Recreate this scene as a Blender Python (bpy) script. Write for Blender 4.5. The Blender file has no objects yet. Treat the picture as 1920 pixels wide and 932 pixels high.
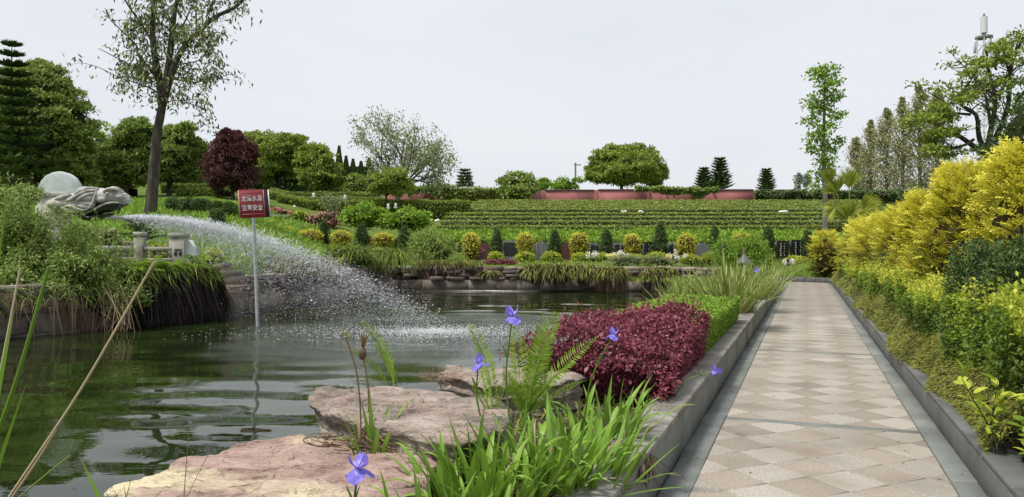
import bpy, bmesh, math
import numpy as np
from mathutils import Vector, Matrix

S = bpy.context.scene
COL = S.collection
rng = np.random.RandomState(11)
R = math.radians

# ---------------------------------------------------------------- camera, world, sun, exposure
F, CX, CY, CAMH = 1450.0, 960.0, 466.0, 1.45          # focal length in photo pixels, optical centre, eye height
cam = bpy.data.cameras.new('camera')
cam.sensor_width = 36.0
cam.lens = 36.0 * F / 1920.0
cam.clip_start, cam.clip_end = 0.05, 3000
camo = bpy.data.objects.new('camera', cam)
COL.objects.link(camo)
camo.location = (0, 0, CAMH)
camo.rotation_euler = (R(90), 0, 0)
S.camera = camo

SUN_EL, SUN_AZ = R(63), R(-118)                       # high soft sun, left and slightly behind the camera
W = bpy.data.worlds.new('World')
S.world = W
W.use_nodes = True
nt = W.node_tree
nt.nodes.clear()
sky = nt.nodes.new('ShaderNodeTexSky')
sky.sky_type = 'NISHITA'
sky.sun_disc = False
sky.sun_elevation = SUN_EL
sky.sun_rotation = SUN_AZ
sky.dust_density = 4.0
sky.air_density = 1.0
b1 = nt.nodes.new('ShaderNodeBackground'); b1.inputs['Strength'].default_value = 0.10
b2 = nt.nodes.new('ShaderNodeBackground'); b2.inputs['Strength'].default_value = 1.0
ct = nt.nodes.new('ShaderNodeTexCoord'); cm = nt.nodes.new('ShaderNodeMapping'); cm.inputs['Scale'].default_value = (1.0, 1.0, 3.0)
cn = nt.nodes.new('ShaderNodeTexNoise'); cn.inputs['Scale'].default_value = 1.6; cn.inputs['Detail'].default_value = 4
cr = nt.nodes.new('ShaderNodeValToRGB'); cr.color_ramp.elements[0].position = 0.3; cr.color_ramp.elements[1].position = 0.72
cr.color_ramp.elements[0].color = (0.735, 0.772, 0.83, 1); cr.color_ramp.elements[1].color = (0.835, 0.855, 0.89, 1)     # thin even overcast, a little brighter where it thins
nt.links.new(ct.outputs['Generated'], cm.inputs[0]); nt.links.new(cm.outputs[0], cn.inputs[0]); nt.links.new(cn.outputs[0], cr.inputs[0]); nt.links.new(cr.outputs[0], b2.inputs['Color'])
mx = nt.nodes.new('ShaderNodeMixShader'); mx.inputs[0].default_value = 0.86
wo = nt.nodes.new('ShaderNodeOutputWorld')
nt.links.new(sky.outputs[0], b1.inputs['Color'])
nt.links.new(b1.outputs[0], mx.inputs[1]); nt.links.new(b2.outputs[0], mx.inputs[2])
nt.links.new(mx.outputs[0], wo.inputs['Surface'])
sl = bpy.data.lights.new('sun', 'SUN')
sl.energy = 3.9
sl.angle = R(11)
sl.color = (1.0, 0.95, 0.86)
so = bpy.data.objects.new('sun', sl)
COL.objects.link(so)
sdir = Vector((math.sin(SUN_AZ) * math.cos(SUN_EL), math.cos(SUN_AZ) * math.cos(SUN_EL), math.sin(SUN_EL)))
so.rotation_euler = sdir.to_track_quat('Z', 'Y').to_euler()
so.location = (-20, -10, 40)
S.view_settings.view_transform = 'Standard'
S.view_settings.look = 'None'
S.view_settings.gamma = 1.0
S.view_settings.exposure = 0.16

# ---------------------------------------------------------------- small helpers
def unproj(px, py, d):
    return np.array([(px - CX) / F * d, d, CAMH + (CY - py) / F * d])
AX, AY = math.sin(math.atan(0.38)), math.cos(math.atan(0.38))   # the path runs along (AX, AY)
def PT(s, t, z=0.0):
    s = np.asarray(s, float); t = np.asarray(t, float); z = np.asarray(z, float) + 0 * s
    return np.stack([s * AX + t * AY, s * AY - t * AX, z], -1)
def st_of(x, y):
    return x * AX + y * AY, x * AY - y * AX

def _hash(i, j, k):
    h = (i * 374761393 + j * 668265263 + k * 2147483647 + 1013904223) & 0xffffffff
    h = ((h ^ (h >> 13)) * 1274126177) & 0xffffffff
    h = (h ^ (h >> 16)) & 0xffffffff
    return h / 4294967295.0
def vnoise(p):
    p = np.asarray(p, float)
    i = np.floor(p).astype(np.int64); f = p - i
    f = f * f * (3 - 2 * f)
    r = 0
    for a in (0, 1):
        for b in (0, 1):
            for c in (0, 1):
                w = (f[..., 0] if a else 1 - f[..., 0]) * (f[..., 1] if b else 1 - f[..., 1]) * (f[..., 2] if c else 1 - f[..., 2])
                r = r + w * _hash(i[..., 0] + a, i[..., 1] + b, i[..., 2] + c)
    return r * 2 - 1
def fbm(p, o=3):
    p = np.asarray(p, float); r = 0; a = 1.0
    for k in range(o):
        r = r + a * vnoise(p * (2.03 ** k) + 17.3 * k); a *= 0.5
    return r
def nrm(v):
    return v / (np.linalg.norm(v, axis=-1, keepdims=True) + 1e-9)

def build(name, parts, mats, parent=None, loc=None, smooth=False, kind=None, link=True):
    """parts: (V, F, material slot, tone) with F an (n, k) index array -> one mesh object"""
    Vs, loops, starts, tot, mi, tones = [], [], [], [], [], []
    vo = lo = 0
    for V, Fc, m, tn in parts:
        V = np.asarray(V, float).reshape(-1, 3); Fc = np.asarray(Fc, np.int64)
        if len(V) == 0 or len(Fc) == 0: continue
        Vs.append(V); n, k = Fc.shape
        loops.append((Fc + vo).ravel()); starts.append(lo + np.arange(n) * k); tot.append(np.full(n, k)); mi.append(np.full(n, m))
        tones.append(np.broadcast_to(np.asarray(tn, float), (len(V),)))
        vo += len(V); lo += n * k
    V = np.concatenate(Vs); L = np.concatenate(loops); st = np.concatenate(starts); tt = np.concatenate(tot); mm = np.concatenate(mi)
    me = bpy.data.meshes.new(name)
    me.vertices.add(len(V)); me.vertices.foreach_set('co', V.astype(np.float32).ravel())
    me.loops.add(len(L)); me.loops.foreach_set('vertex_index', L.astype(np.int32))
    me.polygons.add(len(st)); me.polygons.foreach_set('loop_start', st.astype(np.int32))
    me.polygons.foreach_set('loop_total', tt.astype(np.int32))
    for m in (mats if isinstance(mats, (list, tuple)) else [mats]): me.materials.append(m)
    me.polygons.foreach_set('material_index', mm.astype(np.int32))
    if smooth: me.polygons.foreach_set('use_smooth', np.ones(len(st), bool))
    at = me.attributes.new('tone', 'FLOAT', 'POINT')
    at.data.foreach_set('value', np.concatenate(tones).astype(np.float32))
    me.update(calc_edges=True)
    o = bpy.data.objects.new(name, me)
    if link: COL.objects.link(o)
    if parent is not None: o.parent = parent
    if loc is not None: o.location = loc
    if kind: o['kind'] = kind
    return o
def inst(name, src, parent=None, loc=(0, 0, 0), rot=(0, 0, 0), scale=(1, 1, 1)):
    o = bpy.data.objects.new(name, src.data if hasattr(src, 'data') else src)
    COL.objects.link(o)
    o.parent = parent; o.location = loc; o.rotation_euler = rot; o.scale = scale
    return o
def tag(o, label, cat, group=None, kind=None):
    o['label'] = label; o['category'] = cat
    if group: o['group'] = group
    if kind: o['kind'] = kind
    return o
def thing(name, label, cat, loc=(0, 0, 0), rotz=0.0, group=None):
    o = bpy.data.objects.new(name, None); COL.objects.link(o)
    o.empty_display_size = 0.1
    o.location = tuple(float(v) for v in loc); o.rotation_euler = (0, 0, rotz)
    return tag(o, label, cat, group)
def struct(o):
    o['kind'] = 'structure'; return o

# ---------------------------------------------------------------- geometry makers (return V, F)
def g_box(x0, x1, y0, y1, z0, z1):
    V = np.array([[x, y, z] for z in (z0, z1) for y in (y0, y1) for x in (x0, x1)], float)
    Fc = np.array([[0, 2, 3, 1], [4, 5, 7, 6], [0, 1, 5, 4], [2, 6, 7, 3], [0, 4, 6, 2], [1, 3, 7, 5]])
    return V, Fc
def g_cbox(x0, x1, y0, y1, z0, z1, c=0.012):
    """box with chamfered edges (44 triangles)"""
    bm = bmesh.new(); bmesh.ops.create_cube(bm, size=1.0)
    for v in bm.verts:
        v.co = ((x0 + x1) / 2 + v.co.x * (x1 - x0), (y0 + y1) / 2 + v.co.y * (y1 - y0), (z0 + z1) / 2 + v.co.z * (z1 - z0))
    bmesh.ops.bevel(bm, geom=bm.edges[:], offset=c, segments=1, affect='EDGES')
    bmesh.ops.triangulate(bm, faces=bm.faces[:])
    bm.verts.index_update()
    V = np.array([v.co[:] for v in bm.verts]); Fc = np.array([[v.index for v in f.verts] for f in bm.faces]); bm.free()
    return V, Fc
def g_tube(P, r, n=7, cap=True):
    P = np.asarray(P, float); m = len(P); r = np.broadcast_to(np.asarray(r, float), (m,))
    T = nrm(np.gradient(P, axis=0))
    up = np.array([0.31, 0.17, 0.93]) if abs(T[0, 2]) < 0.8 else np.array([0.93, 0.31, 0.1])
    A = nrm(np.cross(T, up)); B = np.cross(T, A)
    th = np.linspace(0, 2 * np.pi, n, endpoint=False)
    V = P[:, None] + r[:, None, None] * (np.cos(th)[None, :, None] * A[:, None] + np.sin(th)[None, :, None] * B[:, None])
    V = V.reshape(-1, 3)
    i = np.arange(m - 1)[:, None] * n; j = np.arange(n)[None]; jn = (j + 1) % n
    Fc = np.stack([i + j, i + jn, i + n + jn, i + n + j], -1).reshape(-1, 4)
    if cap:
        V = np.concatenate([V, P[:1], P[-1:]]); k = m * n; j = np.arange(n)
        Fc = np.concatenate([Fc, np.stack([j, (j + 1) % n, np.full(n, k), np.full(n, k)], -1) * 1,
                             np.stack([(m - 1) * n + (j + 1) % n, (m - 1) * n + j, np.full(n, k + 1), np.full(n, k + 1)], -1)])
        # the caps are triangles: give back as degenerate-free pairs
        Q = Fc[:-2 * n]; Tm = Fc[-2 * n:, :3]
        return V, Q, Tm
    return V, Fc, np.zeros((0, 3), int)
def tube_parts(P, r, m=0, tone=0.5, n=7, cap=True):
    V, Q, T = g_tube(P, r, n, cap)
    if len(T) == 0: return [(V, Q, m, tone)]
    # one vertex block for both: triangles refer to the same verts, so emit twice only the cap verts
    k = len(V) - 2; nn = n
    capV0 = np.concatenate([V[:nn], V[k:k + 1]]); capV1 = np.concatenate([V[k - nn:k], V[k + 1:k + 2]])
    j = np.arange(nn)
    return [(V[:k], Q, m, tone), (capV0, np.stack([(j + 1) % nn, j, np.full(nn, nn)], -1), m, tone),
            (capV1, np.stack([j, (j + 1) % nn, np.full(nn, nn)], -1), m, tone)]
def spline(P, n):
    P = np.asarray(P, float); m = len(P)
    d = np.r_[0, np.cumsum(np.linalg.norm(np.diff(P, axis=0), axis=1))]
    x = np.linspace(0, d[-1], n)
    # Catmull-Rom like smoothing: linear resample then two passes of relaxation
    Q = np.stack([np.interp(x, d, P[:, k]) for k in range(P.shape[1])], -1)
    for _ in range(2):
        Q[1:-1] = 0.25 * Q[:-2] + 0.5 * Q[1:-1] + 0.25 * Q[2:]
    return Q
def g_ellipsoid(c, r, nu=14, nv=9, bump=0.0, freq=3.0, seed=0.0):
    th = np.linspace(0, 2 * np.pi, nu, endpoint=False); ph = np.linspace(-np.pi / 2, np.pi / 2, nv)
    D = np.stack([np.cos(ph)[:, None] * np.cos(th)[None], np.cos(ph)[:, None] * np.sin(th)[None], np.sin(ph)[:, None] + 0 * th[None]], -1).reshape(-1, 3)
    k = 1 + (bump * vnoise(D * freq + seed) if bump else 0)
    V = np.asarray(c) + D * np.asarray(r) * (k[:, None] if bump else 1)
    i = np.arange(nv - 1)[:, None] * nu; j = np.arange(nu)[None]; jn = (j + 1) % nu
    return V, np.stack([i + j, i + jn, i + nu + jn, i + nu + j], -1).reshape(-1, 4)
def g_leaves(P, A, N, L, Wd, fold=0.12, droop=0.0):
    """one folded diamond leaf per point: base at P, axis A, face normal N"""
    n = len(P); A = nrm(A); N = N - (N * A).sum(-1, keepdims=True) * A; N = nrm(N); B = np.cross(A, N)
    L = np.broadcast_to(np.asarray(L, float), (n,))[:, None]; Wd = np.broadcast_to(np.asarray(Wd, float), (n,))[:, None]
    tip = P + A * L; tip[:, 2] -= droop * L[:, 0]
    m = P + A * L * 0.45 + N * Wd * fold * 2
    V = np.stack([P, m + B * Wd / 2, tip, m - B * Wd / 2], 1).reshape(-1, 3)
    return V, np.arange(n * 4).reshape(n, 4)
def leaf_part(P, A, N, L, Wd, tone, m=0, fold=0.12, droop=0.0):
    V, Fc = g_leaves(P, A, N, L, Wd, fold, droop)
    return (V, Fc, m, np.repeat(np.broadcast_to(np.asarray(tone, float), (len(P),)), 4))
def rdir(n):
    return nrm(rng.normal(size=(n, 3)))
def blob_part(c, r, n, L, Wd, tone=(0.2, 0.8), m=0, lump=0.22, freq=3.0, depth=0.35, out=0.7, up=0.5, half=False, tip=0.0, fold=0.12, droop=0.1):
    """leaves through the outer shell of an uneven ellipsoid"""
    D = rdir(n)
    if half: D[:, 2] = np.abs(D[:, 2]) * 1.0 - 0.25 * (rng.rand(n) < 0.35)
    D = nrm(D); sd = rng.rand() * 50
    k = 1 + lump * fbm(D * freq + sd, 2)
    rad = 1 - depth * rng.rand(n) ** 1.6
    P = np.asarray(c) + D * np.asarray(r) * (k * rad)[:, None]
    A = D * out + rng.normal(size=(n, 3)) * 0.6; A[:, 2] += 0.25 * up
    N = D * 0.8 + rng.normal(size=(n, 3)) * 0.45; N[:, 2] += up
    tn = tone[0] + (tone[1] - tone[0]) * rng.rand(n)
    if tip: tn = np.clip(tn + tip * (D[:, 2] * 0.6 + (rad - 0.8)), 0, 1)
    return leaf_part(P, A, N, L * (0.7 + 0.6 * rng.rand(n)), Wd * (0.7 + 0.6 * rng.rand(n)), tn, m, fold, droop)
def g_ribbons(P, D, L, Wd, bend, side=None, seg=6, roll=None, taper=1.0):
    """curved tapering blades: base P, start direction D, length L, sag 'bend'"""
    n = len(P); D = nrm(np.asarray(D, float)); L = np.broadcast_to(np.asarray(L, float), (n,)); Wd = np.broadcast_to(np.asarray(Wd, float), (n,)); bend = np.broadcast_to(np.asarray(bend, float), (n,))
    if side is None:
        h = np.stack([-D[:, 1], D[:, 0], 0 * D[:, 0]], -1) + rng.normal(size=(n, 3)) * 0.35; side = h
    side = nrm(side - (side * D).sum(-1, keepdims=True) * D)
    u = np.linspace(0, 1, seg + 1)
    C = P[:, None] + D[:, None] * (L[:, None] * u)[..., None]
    C[:, :, 2] -= bend[:, None] * L[:, None] * u ** 2.4
    H = D.copy(); H[:, 2] = 0; H = nrm(H)
    C += H[:, None] * (bend[:, None] * L[:, None] * 0.35 * u ** 1.6)[..., None]
    w = Wd[:, None] * 0.5 * np.minimum(1.0, (0.45 + 2.2 * u)) * (1 - u ** 2.2 * taper) + 1e-4
    V = np.stack([C - side[:, None] * w[..., None], C + side[:, None] * w[..., None]], 2).reshape(-1, 3)
    b = (np.arange(n) * (seg + 1) * 2)[:, None]; i = np.arange(seg)[None] * 2
    Fc = np.stack([b + i, b + i + 1, b + i + 3, b + i + 2], -1).reshape(-1, 4)
    return V, Fc, (seg + 1) * 2
def ribbon_part(P, D, L, Wd, bend, tone, m=0, **k):
    V, Fc, r = g_ribbons(P, D, L, Wd, bend, **k)
    return (V, Fc, m, np.repeat(np.broadcast_to(np.asarray(tone, float), (len(P),)), r))

# ---------------------------------------------------------------- materials
def newmat(name):
    m = bpy.data.materials.new(name); m.use_nodes = True; n = m.node_tree
    n.nodes.clear(); o = n.nodes.new('ShaderNodeOutputMaterial'); p = n.nodes.new('ShaderNodeBsdfPrincipled')
    n.links.new(p.outputs[0], o.inputs[0])
    return m, n, p, o
def c4(c): return (c[0], c[1], c[2], 1.0)
def ramp(n, stops):
    r = n.nodes.new('ShaderNodeValToRGB'); e = r.color_ramp.elements
    while len(e) < len(stops): e.new(0.5)
    for x, (p, c) in zip(e, stops): x.position = p; x.color = c4(c)
    return r
def leafmat(name, stops, rough=0.55, trans=0.24, spec=0.3, gain=1.55):
    stops = [(q, tuple(min(0.86, v * (gain if max(c) < 0.3 else 1.08)) for v in c)) for q, c in stops]
    m, n, p, o = newmat(name)
    a = n.nodes.new('ShaderNodeAttribute'); a.attribute_name = 'tone'
    r = ramp(n, stops); n.links.new(a.outputs['Fac'], r.inputs[0])
    n.links.new(r.outputs[0], p.inputs['Base Color']); p.inputs['Roughness'].default_value = rough
    p.inputs['Specular IOR Level'].default_value = spec
    t = n.nodes.new('ShaderNodeBsdfTranslucent'); n.links.new(r.outputs[0], t.inputs['Color'])
    x = n.nodes.new('ShaderNodeMixShader'); x.inputs[0].default_value = trans
    n.links.new(p.outputs[0], x.inputs[1]); n.links.new(t.outputs[0], x.inputs[2]); n.links.new(x.outputs[0], o.inputs[0])
    return m
def noisemat(name, stops, scale=4.0, rough=0.8, bump=0.3, detail=6, stretch=(1, 1, 1), spec=0.3, coord='Object', bscale=None, dist=0.01, second=None, vary=0, fine=False):
    """stone, bark, soil: ramped noise colour plus fine relief"""
    m, n, p, o = newmat(name)
    tc = n.nodes.new('ShaderNodeTexCoord'); mp = n.nodes.new('ShaderNodeMapping'); mp.inputs['Scale'].default_value = stretch
    if coord == 'World': n.links.new(n.nodes.new('ShaderNodeNewGeometry').outputs['Position'], mp.inputs[0])
    else: n.links.new(tc.outputs[coord], mp.inputs[0])
    t = n.nodes.new('ShaderNodeTexNoise'); t.inputs['Scale'].default_value = scale; t.inputs['Detail'].default_value = detail; t.inputs['Roughness'].default_value = 0.62
    n.links.new(mp.outputs[0], t.inputs[0])
    r = ramp(n, stops); n.links.new(t.outputs[0], r.inputs[0])
    col = r.outputs[0]
    if second:      # (scale, threshold lo, hi, colour): stains or lichen with a shape of their own
        t2 = n.nodes.new('ShaderNodeTexNoise'); t2.inputs['Scale'].default_value = second[0]; t2.inputs['Detail'].default_value = 5
        n.links.new(mp.outputs[0], t2.inputs[0])
        mr = n.nodes.new('ShaderNodeMapRange'); mr.inputs[1].default_value = second[1]; mr.inputs[2].default_value = second[2]
        n.links.new(t2.outputs[0], mr.inputs[0])
        mxx = n.nodes.new('ShaderNodeMix'); mxx.data_type = 'RGBA'; mxx.inputs[7].default_value = c4(second[3])
        n.links.new(mr.outputs[0], mxx.inputs[0]); n.links.new(col, mxx.inputs[6]); col = mxx.outputs[2]
    if fine:        # grains and hairline cracks of the stone itself
        t4 = n.nodes.new('ShaderNodeTexNoise'); t4.inputs['Scale'].default_value = 42; t4.inputs['Detail'].default_value = 6; t4.inputs['Roughness'].default_value = 0.75; n.links.new(mp.outputs[0], t4.inputs[0])
        vo = n.nodes.new('ShaderNodeTexVoronoi'); vo.feature = 'DISTANCE_TO_EDGE'; vo.inputs['Scale'].default_value = 2.6
        ad = n.nodes.new('ShaderNodeVectorMath'); ad.operation = 'MULTIPLY_ADD'; ad.inputs[1].default_value = (0.35, 0.35, 0.35); n.links.new(t.outputs['Color'], ad.inputs[0]); n.links.new(mp.outputs[0], ad.inputs[2]); n.links.new(ad.outputs[0], vo.inputs['Vector'])
        r4 = ramp(n, [(0.28, (0.55, 0.52, 0.5)), (0.5, (0.95, 0.95, 0.95)), (0.72, (1.25, 1.25, 1.22))]); n.links.new(t4.outputs[0], r4.inputs[0])
        r5 = ramp(n, [(0.0, (0.35, 0.30, 0.27)), (0.018, (1, 1, 1))]); n.links.new(vo.outputs['Distance'], r5.inputs[0])
        for rr_ in (r4, r5):
            m4 = n.nodes.new('ShaderNodeMix'); m4.data_type = 'RGBA'; m4.blend_type = 'MULTIPLY'; m4.inputs[0].default_value = 0.85
            n.links.new(col, m4.inputs[6]); n.links.new(rr_.outputs[0], m4.inputs[7]); col = m4.outputs[2]
    if vary:        # every stone its own shade
        oi = n.nodes.new('ShaderNodeObjectInfo'); mv = n.nodes.new('ShaderNodeMapRange'); mv.inputs[3].default_value = 1 - vary; mv.inputs[4].default_value = 1 + vary * .6
        n.links.new(oi.outputs['Random'], mv.inputs[0]); hs = n.nodes.new('ShaderNodeHueSaturation'); n.links.new(mv.outputs[0], hs.inputs['Value']); n.links.new(col, hs.inputs['Color']); col = hs.outputs[0]
    n.links.new(col, p.inputs['Base Color'])
    p.inputs['Roughness'].default_value = rough; p.inputs['Specular IOR Level'].default_value = spec
    if bump:
        t3 = n.nodes.new('ShaderNodeTexNoise'); t3.inputs['Scale'].default_value = bscale or scale * 4; t3.inputs['Detail'].default_value = 8
        n.links.new(mp.outputs[0], t3.inputs[0])
        b = n.nodes.new('ShaderNodeBump'); b.inputs['Strength'].default_value = bump; b.inputs['Distance'].default_value = dist
        n.links.new(t3.outputs[0], b.inputs['Height']); n.links.new(b.outputs[0], p.inputs['Normal'])
    return m
def plain(name, c, rough=0.5, metal=0.0, spec=0.5):
    return noisemat(name, [(0.3, tuple(v * 0.82 for v in c)), (0.7, tuple(min(1, v * 1.12) for v in c))], 9, rough, 0.06, spec=spec) if not metal else _metal(name, c, rough, metal)
def _metal(name, c, rough, metal):
    m, n, p, o = newmat(name); p.inputs['Base Color'].default_value = c4(c); p.inputs['Roughness'].default_value = rough; p.inputs['Metallic'].default_value = metal
    return m

M = {}
M['twig'] = noisemat('twig', [(0.3, (0.035, 0.028, 0.018)), (0.7, (0.075, 0.06, 0.04))], 8, 0.9, 0.3)
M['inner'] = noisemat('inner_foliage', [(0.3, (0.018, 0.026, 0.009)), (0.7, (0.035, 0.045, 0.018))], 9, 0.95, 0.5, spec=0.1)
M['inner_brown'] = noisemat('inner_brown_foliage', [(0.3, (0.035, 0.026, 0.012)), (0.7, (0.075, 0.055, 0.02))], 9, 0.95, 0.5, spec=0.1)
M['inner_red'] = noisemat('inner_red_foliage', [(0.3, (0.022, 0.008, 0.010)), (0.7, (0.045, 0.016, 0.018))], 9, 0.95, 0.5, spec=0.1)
M['bark'] = noisemat('bark', [(0.3, (0.025, 0.021, 0.017)), (0.55, (0.07, 0.06, 0.048)), (0.8, (0.20, 0.18, 0.15))], 6, 0.9, 0.8, stretch=(1, 1, 0.25), dist=0.03, second=(3.0, 0.55, 0.7, (0.06, 0.075, 0.035)))
M['bark_dark'] = noisemat('dark_bark', [(0.3, (0.022, 0.018, 0.014)), (0.7, (0.07, 0.058, 0.045))], 6, 0.9, 0.6, stretch=(1, 1, 0.3))
M['bark_grey'] = noisemat('grey_bark', [(0.3, (0.10, 0.09, 0.075)), (0.7, (0.22, 0.20, 0.17))], 6, 0.9, 0.6, stretch=(1, 1, 0.3))
def G3(a, b, c): return [(0.05, a), (0.5, b), (0.95, c)]
M['leaf_mid'] = leafmat('leaf_mid_green', G3((0.055, 0.084, 0.020), (0.130, 0.182, 0.038), (0.245, 0.30, 0.070)), gain=1.95)
M['leaf_dark'] = leafmat('leaf_dark_green', G3((0.020, 0.042, 0.014), (0.045, 0.080, 0.022), (0.085, 0.13, 0.03)), trans=0.2)
M['leaf_olive'] = leafmat('leaf_olive_green', G3((0.055, 0.08, 0.015), (0.13, 0.18, 0.027), (0.26, 0.31, 0.05)), gain=1.8)
M['leaf_bright'] = leafmat('leaf_bright_green', G3((0.08, 0.16, 0.015), (0.17, 0.30, 0.03), (0.29, 0.42, 0.05)))
M['leaf_lime'] = leafmat('leaf_lime_yellow', gain=1.2, stops=[(0.0, (0.055, 0.09, 0.014)), (0.35, (0.16, 0.24, 0.025)), (0.7, (0.33, 0.40, 0.04)), (1.0, (0.52, 0.54, 0.07))], trans=0.35)
M['leaf_gold'] = leafmat('leaf_gold', [(0.0, (0.045, 0.040, 0.011)), (0.3, (0.150, 0.148, 0.020)), (0.6, (0.46, 0.445, 0.038)), (1.0, (0.75, 0.70, 0.10))], trans=0.3)
M['leaf_red'] = leafmat('leaf_maroon', G3((0.05, 0.013, 0.018), (0.14, 0.030, 0.046), (0.25, 0.078, 0.098)), rough=0.45, trans=0.25)
M['leaf_plum'] = leafmat('leaf_plum_dark', G3((0.028, 0.013, 0.014), (0.065, 0.025, 0.027), (0.135, 0.058, 0.056)), trans=0.25)
M['leaf_juniper'] = leafmat('leaf_juniper', G3((0.055, 0.055, 0.014), (0.13, 0.14, 0.025), (0.24, 0.25, 0.045)))
M['leaf_grey'] = leafmat('leaf_grey_green', G3((0.085, 0.105, 0.045), (0.16, 0.19, 0.08), (0.27, 0.30, 0.14)))
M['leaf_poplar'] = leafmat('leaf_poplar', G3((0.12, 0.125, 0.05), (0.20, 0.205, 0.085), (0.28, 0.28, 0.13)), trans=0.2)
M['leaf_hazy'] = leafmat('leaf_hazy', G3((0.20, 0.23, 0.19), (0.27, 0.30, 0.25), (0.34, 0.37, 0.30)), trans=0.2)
M['leaf_iris'] = leafmat('leaf_iris', G3((0.08, 0.155, 0.018), (0.145, 0.27, 0.03), (0.24, 0.39, 0.055)), rough=0.4, trans=0.3, gain=1.12)
M['leaf_fern'] = leafmat('leaf_fern', G3((0.10, 0.18, 0.02), (0.20, 0.33, 0.035), (0.36, 0.47, 0.08)), trans=0.4)
M['leaf_varieg'] = leafmat('leaf_striped', G3((0.075, 0.12, 0.022), (0.17, 0.22, 0.05), (0.40, 0.42, 0.17)), trans=0.3)
M['leaf_dry'] = leafmat('leaf_dry', G3((0.05, 0.032, 0.02), (0.14, 0.095, 0.055), (0.30, 0.23, 0.14)), trans=0.1)
M['root'] = leafmat('hanging_roots', G3((0.018, 0.012, 0.012), (0.055, 0.036, 0.034), (0.17, 0.13, 0.11)), rough=0.8, trans=0.05)
M['straw'] = leafmat('straw_stem', G3((0.28, 0.22, 0.14), (0.42, 0.35, 0.23), (0.55, 0.47, 0.33)), trans=0.05)
M['petal'] = leafmat('iris_petal', G3((0.16, 0.13, 0.58), (0.27, 0.22, 0.76), (0.62, 0.58, 0.95)), trans=0.35)
M['flower_white'] = leafmat('white_petals', G3((0.7, 0.66, 0.55), (0.80, 0.78, 0.66), (0.86, 0.84, 0.80)))
M['flower_yellow'] = leafmat('yellow_petals', G3((0.75, 0.62, 0.25), (0.82, 0.74, 0.40), (0.85, 0.80, 0.60)))
M['flower_pink'] = leafmat('pink_petals', G3((0.40, 0.14, 0.14), (0.52, 0.22, 0.21), (0.62, 0.33, 0.30)))
M['soil'] = noisemat('soil', [(0.3, (0.035, 0.026, 0.018)), (0.7, (0.09, 0.07, 0.045))], 10, 0.95, 0.8, spec=0.1, dist=0.03)
M['ground'] = noisemat('grassy_ground', [(0.25, (0.045, 0.075, 0.018)), (0.5, (0.09, 0.14, 0.025)), (0.75, (0.15, 0.21, 0.04))], 1.4, 0.95, 0.7, spec=0.1, bscale=30, dist=0.05)
M['pinkrock'] = None
# ---------------------------------------------------------------- terrain
WATER_Z = -0.25
A_, B_, C_, D_ = np.array([-9.75, 14.0]), np.array([-7.35, 18.7]), np.array([-4.5, 30.8]), np.array([5.6, 30.3])
SHORE_S = np.array([-4, 0, 3, 5, 8, 13, 19, 24, 28.5]); SHORE_T = np.array([-2.9, -2.7, -2.55, -2.55, -2.75, -3.0, -3.35, -4.0, -5.0])
shore = PT(SHORE_S, SHORE_T)[:, :2]
POND = np.array([[-14.5, 5.5], [-14.5, -4.5], [-5, -4.6]] + [list(p) for p in shore] + [[7.0, 29.0], list(D_), list(C_), list(B_), list(A_)])
def sd_poly(x, y, poly=POND):
    """signed distance to the pond outline, negative inside"""
    x = np.asarray(x, float); y = np.asarray(y, float)
    d = np.full(x.shape, 1e9); ins = np.zeros(x.shape, bool)
    for i in range(len(poly)):
        a = poly[i]; b = poly[(i + 1) % len(poly)]; e = b - a
        t = np.clip(((x - a[0]) * e[0] + (y - a[1]) * e[1]) / (e @ e), 0, 1)
        d = np.minimum(d, np.hypot(x - a[0] - t * e[0], y - a[1] - t * e[1]))
        if abs(e[1]) > 1e-9:
            c = ((a[1] > y) != (b[1] > y)) & (x < e[0] * (y - a[1]) / e[1] + a[0]); ins ^= c
    return np.where(ins, -d, d)
def sstep(a, b, x):
    t = np.clip((x - a) / (b - a), 0, 1); return t * t * (3 - 2 * t)
def ground(x, y):
    x = np.asarray(x, float); y = np.asarray(y, float)
    yy = np.maximum(y, 0.1)
    Lz = np.interp(yy, [10, 18, 20, 24, 28, 36, 45, 65, 90, 140, 400], [0.7, 0.78, 0.85, 1.75, 2.55, 3.5, 4.35, 6.9, 8.2, 8.6, 8.0])
    Rz = np.interp(yy, [10, 30, 36, 38.5, 42, 70, 80, 400], [0.7, 0.72, 0.85, 1.05, 2.30, 5.35, 5.5, 5.5])
    k = sstep(-0.40, -0.16, x / np.maximum(yy, 8))
    z = Lz * (1 - k) + Rz * k
    s, t = st_of(x, y)
    # ground by the path stays low until behind its far end
    low = np.interp(t, [-4.6, -3.4, 2.6, 6.0, 16], [0.5, -0.45, -0.45, 0.32, 1.6])
    kp = sstep(-6.5, -4.4, t) * (1 - sstep(35.9, 37.6, s - 0.25 * np.maximum(t - 1, 0)))
    z = z * (1 - kp) + np.minimum(low, z) * kp
    sd = sd_poly(x, y)
    kin = 1 - sstep(0.10, 0.62, sd)
    z = z * (1 - kin) + (-1.1) * kin
    return z
def axis(lo, f0, f1, hi, fine, g=1.25):
    a = list(np.arange(f0, f1, fine)); st = fine; v = f1
    while v < hi: a.append(v); st *= g; v += st
    a.append(hi); st = fine; v = f0; pre = []
    while v > lo: st *= g; v -= st; pre.append(max(v, lo))
    return np.array(sorted(set(pre)) + a)
gx = axis(-900, -18, 22, 900, 0.33); gy = axis(-60, -5, 48, 1200, 0.33)
X, Y = np.meshgrid(gx, gy)
Z = ground(X, Y) + 0.05 * fbm(np.stack([X * 0.5, Y * 0.5, 0 * X], -1), 2) * (sd_poly(X, Y) > 0.8)
V = np.stack([X, Y, Z], -1).reshape(-1, 3); nx = len(gx)
i = np.arange(len(gy) - 1)[:, None] * nx; j = np.arange(nx - 1)[None]
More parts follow.
